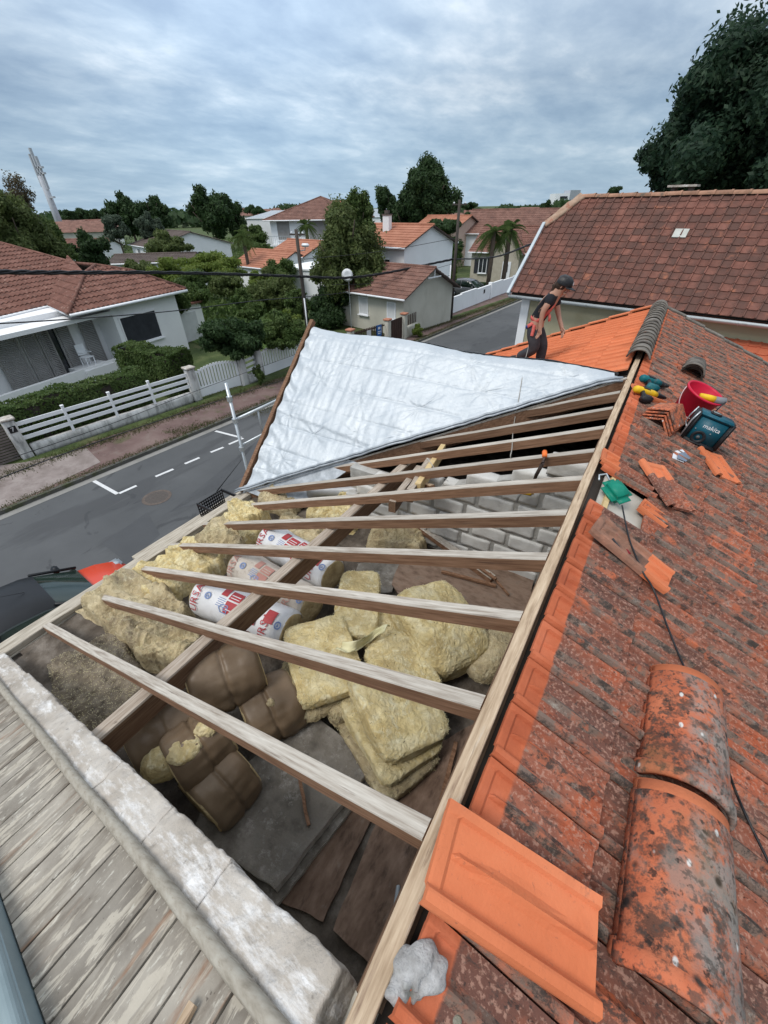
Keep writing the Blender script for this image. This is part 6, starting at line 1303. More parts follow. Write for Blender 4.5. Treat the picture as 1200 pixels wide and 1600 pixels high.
def house_box(name, label, O, yaw, Lx, Ly, h, rise, wall_m, roof_m, roof='gable', over=.35, wins=(), cat='house', group=None, chimney=None, tw=.25, amp=.04, cl=.4, fascia=True, door=None):
    """O: near corner on the ground, local x along the ridge, local y across; yaw in degrees"""
    O = Vector((O[0], O[1], 0)); X = Vector((math.cos(R(yaw)), math.sin(R(yaw)), 0)); Y = Vector((-X.y, X.x, 0)); Z = Vector((0, 0, 1)); t = thing(name, label, cat, tuple(O), group)
    P = lambda x, y, z: O+X*x+Y*y+Z*z
    b = MB(); b.prism([P(0, 0, 0), P(Lx, 0, 0), P(Lx, Ly, 0), P(0, Ly, 0)], Z*h); b.build('wall', wall_m, t)
    k = over; sl_ = rise/(Ly/2); e = h-sl_*k
    if roof == 'gable':
        [MB().prism([P(x, 0, h), P(x, Ly, h), P(x, Ly/2, h+rise-.03)], X*(.2 if x == 0 else -.2)).build('gable', wall_m, t) for x in (0, Lx)]
        for s_, nm in ((0, 'roof'), (1, 'roof')):
            pl = [P(-k, -k, e), P(Lx+k, -k, e), P(Lx+k, Ly/2, h+rise), P(-k, Ly/2, h+rise)] if s_ == 0 else [P(-k, Ly+k, e), P(Lx+k, Ly+k, e), P(Lx+k, Ly/2, h+rise), P(-k, Ly/2, h+rise)]
            b = MB(); b.prism(pl, Z*-.05); r_ = b.build('roof', wall_m if False else M['t_dark'], t); tile_patch('tile_courses', pl, X, roof_m, r_, tw, cl, amp)['kind'] = 'stuff'
        b = MB(); b.tube([P(-k, Ly/2, h+rise+.03), P(Lx+k, Ly/2, h+rise+.03)], .10, 8); b.build('ridge', roof_m, t, True)
    elif roof == 'hip':
        q = min(Ly/2, Lx/2); e4 = [P(-k, -k, e), P(Lx+k, -k, e), P(Lx+k, Ly+k, e), P(-k, Ly+k, e)]; r1, r2 = P(q, Ly/2, h+rise), P(Lx-q, Ly/2, h+rise)
        for pl, du in (([e4[0], e4[1], r2, r1], X), ([e4[2], e4[3], r1, r2], X), ([e4[1], e4[2], r2], Y), ([e4[3], e4[0], r1], Y)):
            b = MB(); b.prism(pl, Z*-.05); r_ = b.build('roof', M['t_dark'], t); tile_patch('tile_courses', pl, du, roof_m, r_, tw, cl, amp)['kind'] = 'stuff'
        b = MB(); [b.tube([p+Z*.04, q_+Z*.04], .09, 6) for p, q_ in ((r1, r2), (e4[0], r1), (e4[3], r1), (e4[1], r2), (e4[2], r2))]; b.build('ridge', roof_m, t, True)
    elif roof == 'flat':
        b = MB(); b.prism([P(-.1, -.1, h), P(Lx+.1, -.1, h), P(Lx+.1, Ly+.1, h), P(-.1, Ly+.1, h)], Z*.12); b.build('roof', roof_m, t)
    if fascia and roof != 'flat':
        [MB().tube([P(-k, y_, e-.02), P(Lx+k, y_, e-.02)], .06, 8).build('gutter', M['white'], t, True) for y_ in (-k-.04, Ly+k+.04)]
    for (fc, u, z_, w_, hh, kd, sh) in wins:
        if fc == 's': window(t, P(u, 0, z_), X, w_, hh, kd, shutters=sh)
        if fc == 'n': window(t, P(u+w_, Ly, z_), -X, w_, hh, kd, shutters=sh)
        if fc == 'e': window(t, P(Lx, u, z_), Y, w_, hh, kd, shutters=sh)
        if fc == 'w': window(t, P(0, u+w_, z_), -Y, w_, hh, kd, shutters=sh)
    if chimney: 
        for (cx0, cy0, ch) in chimney:
            b = MB(); b.box(P(cx0, cy0, h+rise*.6+ch/2), (.55, .45, ch+.6)); cm = b.build('chimney', wall_m, t); b = MB(); b.box(P(cx0, cy0, h+rise*.6+ch+.33), (.66, .56, .08)); b.box(P(cx0, cy0, h+rise*.6+ch+.5), (.3, .3, .2)); b.build('chimney_cap', M['t_dark'], cm)
    return t, P
# small cream house on the street, gable to the street (ridge runs away from the street)
yw = math.degrees(math.atan2(-1.0, 5.6))
sh, P = house_box('small_house', 'small cream rendered house with brown tile roof and closed white shutters by the pavement', (-19.9, 26.2), yw, 5.75, 5.4, 2.5, 1.25, M['cream'], M['t_brown'], wins=[('s', 1.75, .95, .85, 1.15, 'white', None), ('s', 4.35, .95, .75, 1.05, 'white', None)], tw=.2, over=.42)
b = MB(); b.beam(P(6.1, 2.0, 3.25), P(6.1, 3.4, 3.25), .05, .07); b.beam(P(6.1, 2.7, 3.2), P(6.1, 2.7, 3.75), .05, .05, (1, 0, 0)); b.build('gable_brace', M['white'], sh)
# satellite dish
c = at_d(543, 430, 31.5); t = thing('satellite_dish', 'round white satellite dish on a mast at the left of the small cream house', 'satellite dish', (c.x, c.y, 0))
dm = frame(c, (0, 0, 1), (.35, -.9, .25)); MB().lathe([(.001, -.02), (.2, -.01), (.38, .05), (.39, .055), (.2, .005), (.001, -.005)], dm, 24).build('dish', M['white'], t, True)
MB().tube([(c.x, c.y+.1, 0), (c.x, c.y+.1, c.z-.1), (c.x, c.y+.03, c.z)], .03, 8).build('mast', M['steel'], t)
# wall with brown pickets, pillars, gate in front of the small house
pa, pb = hp((555, 560), 0), hp((601, 544), 0); pc = hp((622, 536), 0); pd = hp((640, 526), 0)
lw = low_wall('low_wall', 'cream low wall with orange coping tiles under the brown pickets', pa, pb, .6, .22, M['cream']); dd = (pb-pa).normalized()
cop = MB().box((0, 0, .03), (.22, .30, .05)).mesh('coping_tile', bevel=.01); cop.materials.append(M['t_orange'])
nC = int((pb-pa).length/.24)
for k in range(nC): link('coping_tile', cop, None, lw, frame(pa+dd*(.12+.24*k)+Vector((0, 0, .6)), dd, (0, 0, 1)))
M['brown_paint'] = mat('dark_brown_paint', [(.035, .018, .014), (.06, .03, .022)], 3, 4, .6, 0)
t = thing('picket_fence', 'dark brown picket fence with a blue estate board on it, before the small cream house', 'fence', tuple(pa))
nP = int((pb-pa).length/.14)
for k in range(nP): b = MB(); b.box(pa+dd*(.07+.14*k)+Vector((0, 0, 1.05)), (.07, .025, .75), frame((0, 0, 0), dd, (0, 0, 1))); b.build('picket', M['brown_paint'], t)
b = MB(); [b.beam(pa+Vector((0, 0, z_)), pb+Vector((0, 0, z_)), .04, .07) for z_ in (.78, 1.32)]; b.build('rail', M['brown_paint'], t)
sg = pb-dd*.55+Vector((dd.y, -dd.x, 0))*.05; o = MB().box(sg+Vector((0, 0, 1.12)), (.42, .02, .62), frame((0, 0, 0), dd, (0, 0, 1))).build('blue_board', mat('blue_sign', [(.02, .10, .30), (.03, .13, .36)], 3, 2, .4, 0), t)
b = MB(); [b.box(sg+Vector((dd.y, -dd.x, 0))*.012+Vector((0, 0, 1.12+z_))+dd*x_, (w_, .006, h_), frame((0, 0, 0), dd, (0, 0, 1))) for x_, z_, w_, h_ in ((0, .14, .2, .12), (0, -.05, .28, .04), (0, -.15, .22, .04))]; b.build('white_print', M['white_print'], o) if False else b.build('board_print', M['white_print'], t)
b = MB(); b.box(pa+dd*1.2+Vector((dd.y, -dd.x, 0))*.05+Vector((0, 0, 1.05)), (.35, .02, .5), frame((0, 0, 0), dd, (0, 0, 1))); b.build('white_notice', M['shutter_w'], t)
for px, lb in (((550, 562), 'cream pillar with orange cap at the left end of the brown pickets'), ((606, 543), 'cream pillar left of the brown gate'), ((631, 532), 'cream pillar right of the brown gate')):
    t, p = pillar('fence_pillar', lb, px, 1.55, .3, M['cream'], 'cream pillars by the small house', False); b = MB(); b.box(p+Vector((0, 0, 1.6)), (.42, .42, .09)); b.build('cap', M['t_orange'], t, bevel=.02)
q1, q2 = hp((609, 541), 0), hp((628, 533), 0); d_ = (q2-q1).normalized(); t = thing('brown_gate', 'dark brown boarded gate between cream pillars', 'gate', tuple(q1))
for k in range(6): b = MB(); b.box(q1.lerp(q2, (k+.5)/6)+Vector((0, 0, .75)), ((q2-q1).length/6*.88, .035, 1.4), frame((0, 0, 0), d_, (0, 0, 1))); b.build('board', M['brown_paint'], t)
low_wall('low_wall', 'short cream wall piece right of the brown gate', hp((634, 530), 0), hp((650, 522), 0), .75, .2, M['cream'])
t = thing('picket_fence', 'short brown railing panel on the cream wall right of the gate', 'fence', tuple(hp((634, 530), 0))); a_, c_ = hp((634, 530), 0), hp((650, 522), 0)
for k in range(6): b = MB(); b.box(a_.lerp(c_, (k+.5)/6)+Vector((0, 0, 1.1)), (.09, .03, .6), frame((0, 0, 0), c_-a_, (0, 0, 1))); b.build('picket', M['brown_paint'], t)
# white two storey house with orange roof
wh, P = house_box('white_house', 'tall white house with orange tile roof and plain white gable behind the small house', (-25.5, 32.2), -9, 8.1, 6.4, 4.65, 1.15, M['whitewall'], M['t_orange'], wins=[('s', 5.6, 2.2, 1.2, 1.6, 'glass', None), ('s', 3.4, 2.2, .8, 1.3, 'glass', None)], chimney=[(4.6, 2.2, .8)], over=.3)
# beige house beyond the palms: main block and small cross gable
bh, P = house_box('stone_house', 'beige stone house with dark shutters and red brown roof behind the palms', (-20.0, 50.5), 2, 9.5, 8, 3.0, 2.0, M['beige'], M['t_red'], wins=[('s', .9, .85, .95, 1.45, 'glass', M['shutter_dark']), ('s', 6.2, .8, 1.2, 1.5, 'dark', None)], over=.35)
b = MB(); b.prism([P(2.6, -.6, 0), P(5.4, -.6, 0), P(5.4, -.6, 3.0), P(4.0, -.6, 4.6), P(2.6, -.6, 3.0)], Vector((0, .8, 0))); b.build('porch_gable', M['beige'], bh)
for s_ in (-1, 1):
    pl = [P(4.0, -.9, 4.75), P(4.0, 2.8, 4.75), P(4.0+s_*1.9, 2.8, 2.75), P(4.0+s_*1.9, -.9, 2.75)]; b = MB(); b.prism(pl, Vector((0, 0, -.05))); r_ = b.build('roof', M['t_dark'], bh); tile_patch('tile_courses', pl, (0, 1, 0), M['t_red'], r_, .25, .4, .04)['kind'] = 'stuff'
b = MB(); b.box(P(4.2, -.63, 1.05), (.9, .06, 2.1)); dr = b.build('door', M['white'], bh); b = MB(); b.box(P(4.2, -.67, 1.5), (.35, .03, .7)); b.build('door_pane', M['glass'], dr)
# long house with brown roof behind
house_box('cream_house', 'low cream house with dull brown roof beyond the stone house', (-27, 64), 4, 16, 9, 4.0, 2.4, M['whitewall'], M['t_brown'], wins=[('s', 2, 1.2, 1, 1.2, 'glass', None)])
house_box('brown_roof_house', 'house with weathered brown roof to the right behind the palms', (-13, 66), 6, 14, 9, 3.2, 2.4, M['beige'], M['t_dark'])
house_box('pink_house', 'small pink house with a pale roof in front of the tall trees', (-34, 62), -12, 7, 8, 4.2, 1.6, mat('pink_wall', [(.48, .34, .28), (.54, .4, .33)], 1, 4, .9, 0), M['t_orange'])
# far white boundary wall with the grey car behind
wa, wb = hp((692, 497), 0), hp((815, 448), 0)
t = thing('white_boundary_wall', 'long white painted street wall stepping up beyond the utility pole', 'wall', tuple(wa)); nseg = 6
for k in range(nseg):
    p_, q_ = wa.lerp(wb, k/nseg), wa.lerp(wb, (k+1)/nseg); b = MB(); h_ = 1.25+(.08 if k % 2 else 0); b.box((p_+q_)/2+Vector((0, 0, h_/2)), ((q_-p_).length-.01, .18, h_), frame((0, 0, 0), q_-p_, (0, 0, 1))); b.build('wall_panel', M['whitewall'], t)
for k in (0, 3): p_ = wa.lerp(wb, k/nseg+.01); b = MB(); b.box(p_+Vector((0, 0, .7)), (.34, .34, 1.4)); b.build('wall_pier', M['whitewall'], t)
b = MB(); p_ = wa.lerp(wb, .42); b.box(p_+Vector((.12, -.02, .9)), (.04, .22, .28)); b.build('letter_box', M['black'], t)
p = hp((683, 496), 0); t = thing('wheelie_bin', 'dark green wheeled bin at the end of the white wall', 'bin', tuple(p)); b = MB(); b.prism([p+Vector((-.27, -.27, .08)), p+Vector((.27, -.27, .08)), p+Vector((.27, .27, .08)), p+Vector((-.27, .27, .08))], (0, 0, .9)); bm_ = mat('bin_green', [(.02, .07, .05), (.03, .09, .065)], 3, 3, .5, 0); b.build('body', bm_, t, bevel=.02); b = MB(); b.box(p+Vector((0, 0, 1.02)), (.62, .62, .06)); b.build('lid', bm_, t, bevel=.02)
b = MB(); [b.tube([p+Vector((x_, .3, .1)), p+Vector((x_+.05, .3, .1))], .1, 12) for x_ in (-.3, .25)]; b.build('wheel', M['black'], t)
# ---- house 7
h7 = thing('white_bungalow', 'white bungalow with red brown tiled hip roofs and grey slatted shutters at the left edge', 'house', (-25.2, 12, 0))
ez = 3.22; EA0, EA1 = at_z(-70, 512, ez), at_z(75, 478, ez); EB0, EB1 = at_z(108, 492, ez), at_z(291, 453, ez)
def pitch_plane(a, c_, pitch):
    d = (c_-a).normalized(); h_ = Vector((0, 0, 1)).cross(d).normalized(); h_ = h_ if h_.x < 0 else -h_; up_ = h_*math.cos(R(pitch))+Vector((0, 0, 1))*math.sin(R(pitch)); return d.cross(up_).normalized()
nA = pitch_plane(EA0, EA1, 21); nB = pitch_plane(EB0, EB1, 24)
pA = lambda x, y: at_pl(x, y, EA0, nA); pB = lambda x, y: at_pl(x, y, EB0, nB)
polys = [([EA0, EA1, pA(118, 413), pA(0, 380), pA(-70, 362)], EA1-EA0), ([EB0, EB1, pB(205, 424), pB(150, 416), pB(134, 428)], EB1-EB0)]
polys.append(([EA1, EB0, pB(134, 428), pA(120, 414)], EB0-EA1))
for pl, du in polys:
    # keep every patch planar
    n_ = (pl[1]-pl[0]).cross(pl[2]-pl[0]).normalized(); pl = [p-n_*((p-pl[0]).dot(n_)) for p in pl]
    b = MB(); b.prism(pl, Vector((0, 0, -.06))); r_ = b.build('roof', M['t_dark'], h7); tile_patch('tile_courses', pl, du, M['t_red'], r_, .27, .42, .085, res=6)['kind'] = 'stuff'
bk = Vector((-9, 2, -1.5)); q1, q2, q3 = pA(0, 380), pA(120, 413), pB(205, 424)
b = MB(); b.tube([pA(-70, 362)+Vector((0, 0, .06)), pA(118, 413)+Vector((0, 0, .06)), pB(150, 416)+Vector((0, 0, .06)), pB(205, 424)+Vector((0, 0, .06)), EB1+Vector((0, 0, .08))], .085, 8); b.tube([EB0+Vector((0, 0, .07)), pB(134, 428)+Vector((0, 0, .07)), pB(150, 416)+Vector((0, 0, .07))], .08, 8); b.build('ridge', M['t_red'], h7, True)
b = MB(); b.tube([EA1+Vector((0, 0, .03)), pA(119, 413)+Vector((0, 0, .03))], .07, 6); b.build('valley_gutter', M['gutter'], h7, True)
# rear slopes so that the roof is closed
b = MB(); E2 = [EB1+Vector((-8, 1.5, 0)), EA0+Vector((-12, 0, 0))]; T2 = [pB(205, 424), pA(118, 413), pA(-70, 362)]
b.add([EB1, E2[0], T2[0]], [(0, 1, 2)]); b.add([T2[0], E2[0], E2[1], T2[2], T2[1]], [(0, 1, 2, 3, 4)]); b.build('rear_roof', M['t_dark'], h7)
b = MB(); b.tube([EA0+Vector((.06, 0, -.03)), EA1+Vector((.03, 0, -.03)), EB0+Vector((.06, 0, -.03)), EB1+Vector((.06, 0, -.03))], .07, 8); b.build('gutter', M['white'], h7, True)
dB = (EB1-EB0).normalized(); nb = Vector((dB.y, -dB.x, 0)); W1 = EB1-dB*.55-nb*.45; W0 = EB0-nb*.45-dB*.2
W1 = Vector((W1.x, W1.y, 0)); W0 = Vector((W0.x, W0.y, 0)); Wp = W1-dB*4.3
M['bung'] = mat('bungalow_wall', [(.74, .74, .74), (.80, .80, .80)], 1, 6, .95, .1, 30, [((.42, .42, .41), 1, .6, .8, .5)])
b = MB(); b.prism([W1, Wp, Wp-nb*8, W1-nb*8], (0, 0, ez-.02)); b.prism([Wp-nb*1.3+dB*0, Wp-dB*9-nb*1.3, Wp-dB*9-nb*8, Wp-nb*8], (0, 0, ez-.06)); b.build('wall', M['bung'], h7)
b = MB(); b.prism([Wp-dB*.02, Wp-dB*9, Wp-dB*9-nb*.22, Wp-nb*.22-dB*.02], (0, 0, 0) if False else (0, 0, .75)); b.build('porch_parapet', M['bung'], h7)
b = MB(); b.prism([Wp+Vector((0, 0, 2.75)), Wp-dB*9+Vector((0, 0, 2.75)), Wp-dB*9-nb*1.3+Vector((0, 0, 2.75)), Wp-nb*1.3+Vector((0, 0, 2.75))], (0, 0, .18)); b.build('porch_lintel', M['bung'], h7)
wz0, wz1 = 1.15, 2.55
sA = (at_pl(182, 492, W1, nb)-W1).dot(dB); sB_ = (at_pl(240, 480, W1, nb)-W1).dot(dB)
window(h7, W1+dB*sA+Vector((0, 0, 1.12)), dB, sB_-sA, 1.45, 'dark', M['bung'], proud=.02)
# slatted shutters standing in the porch
def slat_shutter(px0, px1, label=None, tone='shutter_g'):
    Q = Wp-nb*1.22; a = at_pl(px0, 520, Q, nb); c_ = at_pl(px1, 520, Q, nb); s0 = (a-Q).dot(dB); s1 = (c_-Q).dot(dB); w_ = s1-s0
    fr2 = MB(); f_ = frame((0, 0, 0), dB, (0, 0, 1))
    for x_ in (s0+.04, s1-.04): fr2.box(Q+dB*x_+Vector((0, 0, 1.45))+nb*.06, (.07, .05, 2.4), f_)
    p_ = fr2.build('slatted_shutter', M['shutter_g'], h7)
    sl_m = MB().box((0, 0, 0), (w_-.12, .012, .055)).mesh('slat'); sl_m.materials.append(M['shutter_g'])
    for k in range(30): link('slat', sl_m, None, p_, Matrix.Translation(Q+dB*(s0+w_/2)+Vector((0, 0, .32+.078*k))+nb*.06) @ f_.to_3x3().to_4x4() @ Matrix.Rotation(R(-35), 4, 'X'))
for a_, c_ in ((-30, 18), (22, 50), (52, 74), (84, 108), (126, 150)): slat_shutter(a_, c_)
Q = Wp-nb*1.25; b = MB(); b.box(Q+dB*((at_pl(78, 520, Q, nb)-Q).dot(dB))+Vector((0, 0, 1.4)), (.7, .06, 2.3), frame((0, 0, 0), dB, (0, 0, 1))); b.build('dark_doorway', M['glass'], h7)
# white chair on the porch
c = at_pl(136, 560, Wp-nb*.7, nb); c.z = .75-.4; t = thing('garden_chair', 'white plastic garden chair in the porch of the bungalow', 'chair', (c.x, c.y, .0))
f_ = frame((c.x, c.y, .65), dB, (0, 0, 1)); cm = M['white']; MB().box((0, 0, .42), (.48, .46, .03)).build('seat', cm, t, world=f_); MB().box((0, .22, .75), (.46, .03, .5)).build('backrest', cm, t, world=f_)
for x_ in (-.21, .21):
    for y_ in (-.2, .2): MB().box((x_, y_, .2), (.04, .04, .42)).build('leg', cm, t, world=f_)
    MB().box((x_, 0, .64), (.04, .44, .03)).build('armrest', cm, t, world=f_)
MB().box((0, 0, .3), (1.6, 1.6, .7)).build('porch_floor', M['bung'], h7, world=frame((c.x, c.y, 0), dB, (0, 0, 1)))
# garage of the bungalow
ga = at_z(287, 548, 0); gb_ = at_z(322, 566, 0); gd = dB; G1 = W1+dB*.05-nb*1.2
gt = thing('garage', 'small white garage with a pale door and tiled edge beside the bungalow', 'garage', tuple(G1)); b = MB(); b.prism([G1, G1+dB*3.0, G1+dB*3.0-nb*5, G1-nb*5], (0, 0, 2.1)); b.build('wall', M['bung'], gt)
b = MB(); b.box(G1+dB*1.4+nb*.02+Vector((0, 0, .85)), (1.9, .05, 1.65), frame((0, 0, 0), dB, (0, 0, 1))); b.build('garage_door', M['shutter_w'], gt)
b = MB(); b.beam(G1+nb*.1+Vector((0, 0, 2.16)), G1+dB*3.1+nb*.1+Vector((0, 0, 2.16)), .3, .1); b.build('coping', M['t_red'], gt)
# ================================================================ neighbouring roof of flat tiles (its own column spacing .25)
S_ = 1.20; eN = Vector((.98266, -.18541, 0)); nh = Vector((.18541, .98266, 0)); E1 = Vector((-3.505, 12.66, -1.945))*S_+Vector((0, 0, CAMZ)); E1 = at_pl(799, 457, E1, nh)
PN = R(46); vN = nh*math.cos(PN)+Vector((0, 0, 1))*math.sin(PN); nN = eN.cross(vN).normalized()
pN = lambda x, y: at_pl(x, y, E1, nN)
H1 = pN(848, 353); H2 = pN(910, 309); ridge_v = (pN(1050, 306)-E1).dot(vN); LE = 13.0
nb_ = thing('neighbour_house', 'neighbouring house with a large steep roof of flat red brown tiles and half hipped end', 'house', tuple((E1.x, E1.y, 0)))
mk = lambda u, v: E1+eN*u+vN*v
Hu, Hv = (H1-E1).dot(eN), (H1-E1).dot(vN); Hu2 = (H2-E1).dot(eN)
deck = [mk(0, 0), mk(LE, 0), mk(LE, ridge_v), mk(Hu2, ridge_v), mk(max(0, Hu), Hv)]
rf = MB().prism([p-nN*.05 for p in deck], -nN*.06).build('roof_slope', M['dark'], nb_)
M['flat_tile'] = mat('flat_red_brown_tile', [(.115, .050, .038), (.165, .070, .052), (.23, .10, .074)], 3, 8, .9, .4, 60, [((.095, .052, .042), 1.2, .40, .58, .85), ((.42, .16, .09), 2.2, .60, .72, .6), ((.52, .46, .38), 30, .70, .75, .7), ((.06, .04, .035), 24, .60, .70, .6)], rnd=.12)
cw, rl = .252, ridge_v/16
def flat_tile():
    b = MB(); Lt = rl*1.25; w_ = cw*.985; th = .02
    xs_ = [0, w_*.12, w_*.17, w_*.83, w_*.90, w_]; hs = [.040, .040, .004, .0, .014, .012]; k = len(xs_)
    for y, dz in ((0, 0), (Lt, 0)):
        for x, h in zip(xs_, hs): b.v.append((x, y, h+dz))
        for x in xs_: b.v.append((x, y, -th))
    n2 = 2*k
    for j in range(k-1): b.f.append([j, j+1, n2+j+1, n2+j]); b.f.append([k+j, k+j+1, j+1, j])
    b.f.append([k, 0, n2, n2+k]); b.f.append([2*k-1, n2+2*k-1, n2+k-1, k-1]); b.f.append([n2+j for j in range(k)][::-1]+[n2+k+j for j in range(k)]) if False else None
    b.f = [f for f in b.f if f]; b.mi = [0]*len(b.f); me = b.mesh('flat_tile'); me.materials.append(M['flat_tile']); return me
ft = flat_tile(); cells = []
for r_ in range(16):
    v0 = r_*rl; ulim = 0 if v0 < Hv else Hu+(Hu2-Hu)*(v0-Hv)/(ridge_v-Hv)
    for c_i in range(int(LE/cw)):
        u0 = c_i*cw
        if u0 < ulim-.02: continue
        cells.append((u0, v0))
def fN(u, v):
    a = R(4.5); vv = (vN*math.cos(a)-nN*math.sin(a)); return frame(mk(u, v)+nN*(.045+random.uniform(-.002, .004))+vN*random.uniform(-.006, .006), eN+vN*random.uniform(-.012, .012), nN*math.cos(a)+vN*math.sin(a))
vis = []
for c_ in cells:
    q = mk(*c_)-CAM; fx = q.dot(RT)/q.dot(F_)*FPX
    if fx < 640: vis.append(c_)
lay_tiles([c_ for c_ in vis], fN, [ft], rf, 'roof_tile', 300)
# hip end, mortared edge and ridge tiles
b = MB(); ptsr = [mk(max(0, Hu), Hv)+nN*.02, mk(Hu2, ridge_v)+nN*.02]; b.prism([ptsr[0], ptsr[1], ptsr[0]+nh*2.6+Vector((0, 0, .0))], (0, 0, -.05)); b.build('half_hip', M['t_brown'], nb_)
rough_box('hip_mortar', frame((ptsr[0]+ptsr[1])/2+nN*.04, ptsr[1]-ptsr[0], nN), ((ptsr[1]-ptsr[0]).length+.1, .26, .10), .07, .03, 5, mat('buff_mortar', [(.30, .19, .13), (.42, .30, .22)], 6, 8, .95, .6, 30, [((.3, .1, .06), 5, .56, .7, .7)]), nb_, 3)
rt_ = MB()
for s_ in (0,): rt_.lathe([(.12, 0), (.12, .40), (.10, .40), (.10, 0)], Matrix.Rotation(R(90), 4, 'Y'), 10, R(0), R(180))
b = MB(); rm_ = MB(); V0 = []
for i, x_ in enumerate((0, .36, .365, .42)):
    r_ = (.11, .115, .13, .13)[i]
    for j in range(9): a = math.pi*j/8; rm_.v.append((x_, -math.cos(a)*r_, math.sin(a)*r_*.8))
for i in range(3):
    for j in range(8): rm_.f.append([i*9+j, i*9+j+1, (i+1)*9+j+1, (i+1)*9+j]); rm_.mi.append(0)
rme = rm_.mesh('ridge_tile', True); rme.materials.append(mat('buff_ridge', [(.26, .14, .09), (.38, .21, .14)], 5, 8, .9, .5, 40, [((.10, .09, .07), 6, .52, .66, .8)], rnd=.2))
rp = mk(Hu2, ridge_v)
k = 0
while k*.40 < LE-Hu2: link('ridge_tile', rme, None, nb_, frame(rp+eN*.40*k+Vector((0, 0, .0+random.uniform(0, .012))), eN+Vector((0, 0, random.uniform(-.02, .02))), (0, 0, 1))); k += 1
# back slope, walls, gutter, verge board
b = MB(); dk = vN-nh*(2*vN.dot(nh)); dk = Vector((nh.x*math.cos(PN), nh.y*math.cos(PN), -math.sin(PN))); b.prism([mk(Hu2, ridge_v), mk(LE, ridge_v), mk(LE, ridge_v)+dk*4.6, mk(0, ridge_v)+dk*4.6], (0, 0, -.06)); b.build('rear_slope', M['t_brown'], nb_)
wl = lambda u, off: Vector((E1.x, E1.y, 0))+eN*u+nh*off
dep = (mk(0, ridge_v)+dk*4.4-E1).dot(nh)
b = MB(); b.prism([wl(.35, .35), wl(LE, .35), wl(LE, dep), wl(.35, dep)], (0, 0, E1.z+.05)); b.prism([wl(.35, .4)+Vector((0, 0, E1.z)), wl(.35, dep)+Vector((0, 0, E1.z)), wl(.35, dep*.62)+Vector((0, 0, E1.z+Hv*math.sin(PN)-.1)), wl(.35, dep*.38)+Vector((0, 0, E1.z+Hv*math.sin(PN)-.1))], eN*.2); b.build('wall', mat('neighbour_render', [(.36, .33, .22), (.44, .40, .28)], 1.2, 7, .95, .2, 30, [((.30, .26, .15), 1, .55, .75, .6)]), nb_)
b = MB(); b.box(wl(.42, .36)+Vector((0, 0, E1.z/2)), (.28, .12, E1.z-.05), frame((0, 0, 0), eN, (0, 0, 1))); b.build('corner_pilaster', M['whitewall'], nb_)
M['zinc'] = mat('pale_zinc', [(.34, .37, .38), (.46, .49, .50)], 2, 7, .5, .1, 30, [((.22, .24, .24), 4, .58, .7, .6), ((.6, .62, .62), 2, .6, .7, .5)], metal=.2)
g0 = E1-nh*.10+Vector((0, 0, -.06)); b = MB(); 
for i in range(2): pass
Vg = []; 
for s_ in (0, LE):
    for j in range(9): a = math.pi*(1+j/8); Vg.append(g0+eN*s_+nh*math.cos(a)*.085+Vector((0, 0, math.sin(a)*.085)))
b.add(Vg, [(j, j+1, 9+j+1, 9+j) for j in range(8)]); o = b.build('gutter', M['zinc'], nb_, True); md = o.modifiers.new('t', 'SOLIDIFY'); md.thickness = .008
b = MB(); [b.tube([g0+eN*u_+nh*math.cos(math.pi*(1+j/8))*.094+Vector((0, 0, math.sin(math.pi*(1+j/8))*.094)) for j in range(9)], .008, 5) for u_ in np.arange(.3, LE, .75)]; b.build('gutter_bracket', M['zinc'], nb_)
b = MB(); b.beam(mk(-.06, -.1)+nN*.05, mk(-.06, Hv*1.02)+nN*.05, .10, .14, nN); b.build('verge_board', mat('white_blue_board', [(.42, .47, .50), (.52, .57, .60)], 3, 5, .5, .1), nb_, bevel=.01)
b = MB(); sk_ = pN(1063, 367); b.box((0, 0, .055), (.34, .26, .03)); o = b.build('skylight_tile', mat('frosted_glass', [(.40, .40, .36), (.5, .5, .46)], 5, 3, .3, 0), rf, world=frame(sk_, eN, nN))
ch = pN(1055, 306)+nh*.6; b = MB(); [b.box(ch+eN*x_+Vector((0, 0, .06)), (.10, .3, .30), frame((0, 0, 0), eN, (0, 0, 1))) for x_ in (-.22, .22)]; cm_ = b.build('chimney', M['t_dark'], nb_); b = MB(); b.box(ch+Vector((0, 0, .23)), (.75, .45, .05), frame((0, 0, 0), eN, (0, 0, 1))); b.build('chimney_slab', M['stone'], cm_)
# low red lean-to roof and wall glimpsed under the gutter at the right
lt = thing('lean_to', 'low orange tiled lean-to tucked under the neighbouring gutter', 'shed', tuple(wl(8, -1))); pl = [wl(4.6, -1.9)+Vector((0, 0, 3.3)), wl(12, -1.9)+Vector((0, 0, 3.3)), wl(12, .3)+Vector((0, 0, 4.1)), wl(4.6, .3)+Vector((0, 0, 4.1))]
n_ = (pl[1]-pl[0]).cross(pl[2]-pl[0]).normalized(); pl = [p-n_*((p-pl[0]).dot(n_)) for p in pl]
b = MB(); b.prism(pl, (0, 0, -.08)); r_ = b.build('roof_slope', M['dark'], lt); tile_patch('tile_courses', pl, pl[1]-pl[0], mat('bright_lean_to_tiles', [(.40, .10, .05), (.5, .14, .07)], 3, 6, .9, .3, 30, [((.2, .06, .04), 3, .56, .7, .7)]), r_, .25, .3, .03, 'flat', 5)['kind'] = 'stuff'
b = MB(); b.prism([wl(4.8, -1.7), wl(11.8, -1.7), wl(11.8, .3), wl(4.8, .3)], (0, 0, 3.2)); b.build('wall', M['beige'], lt)
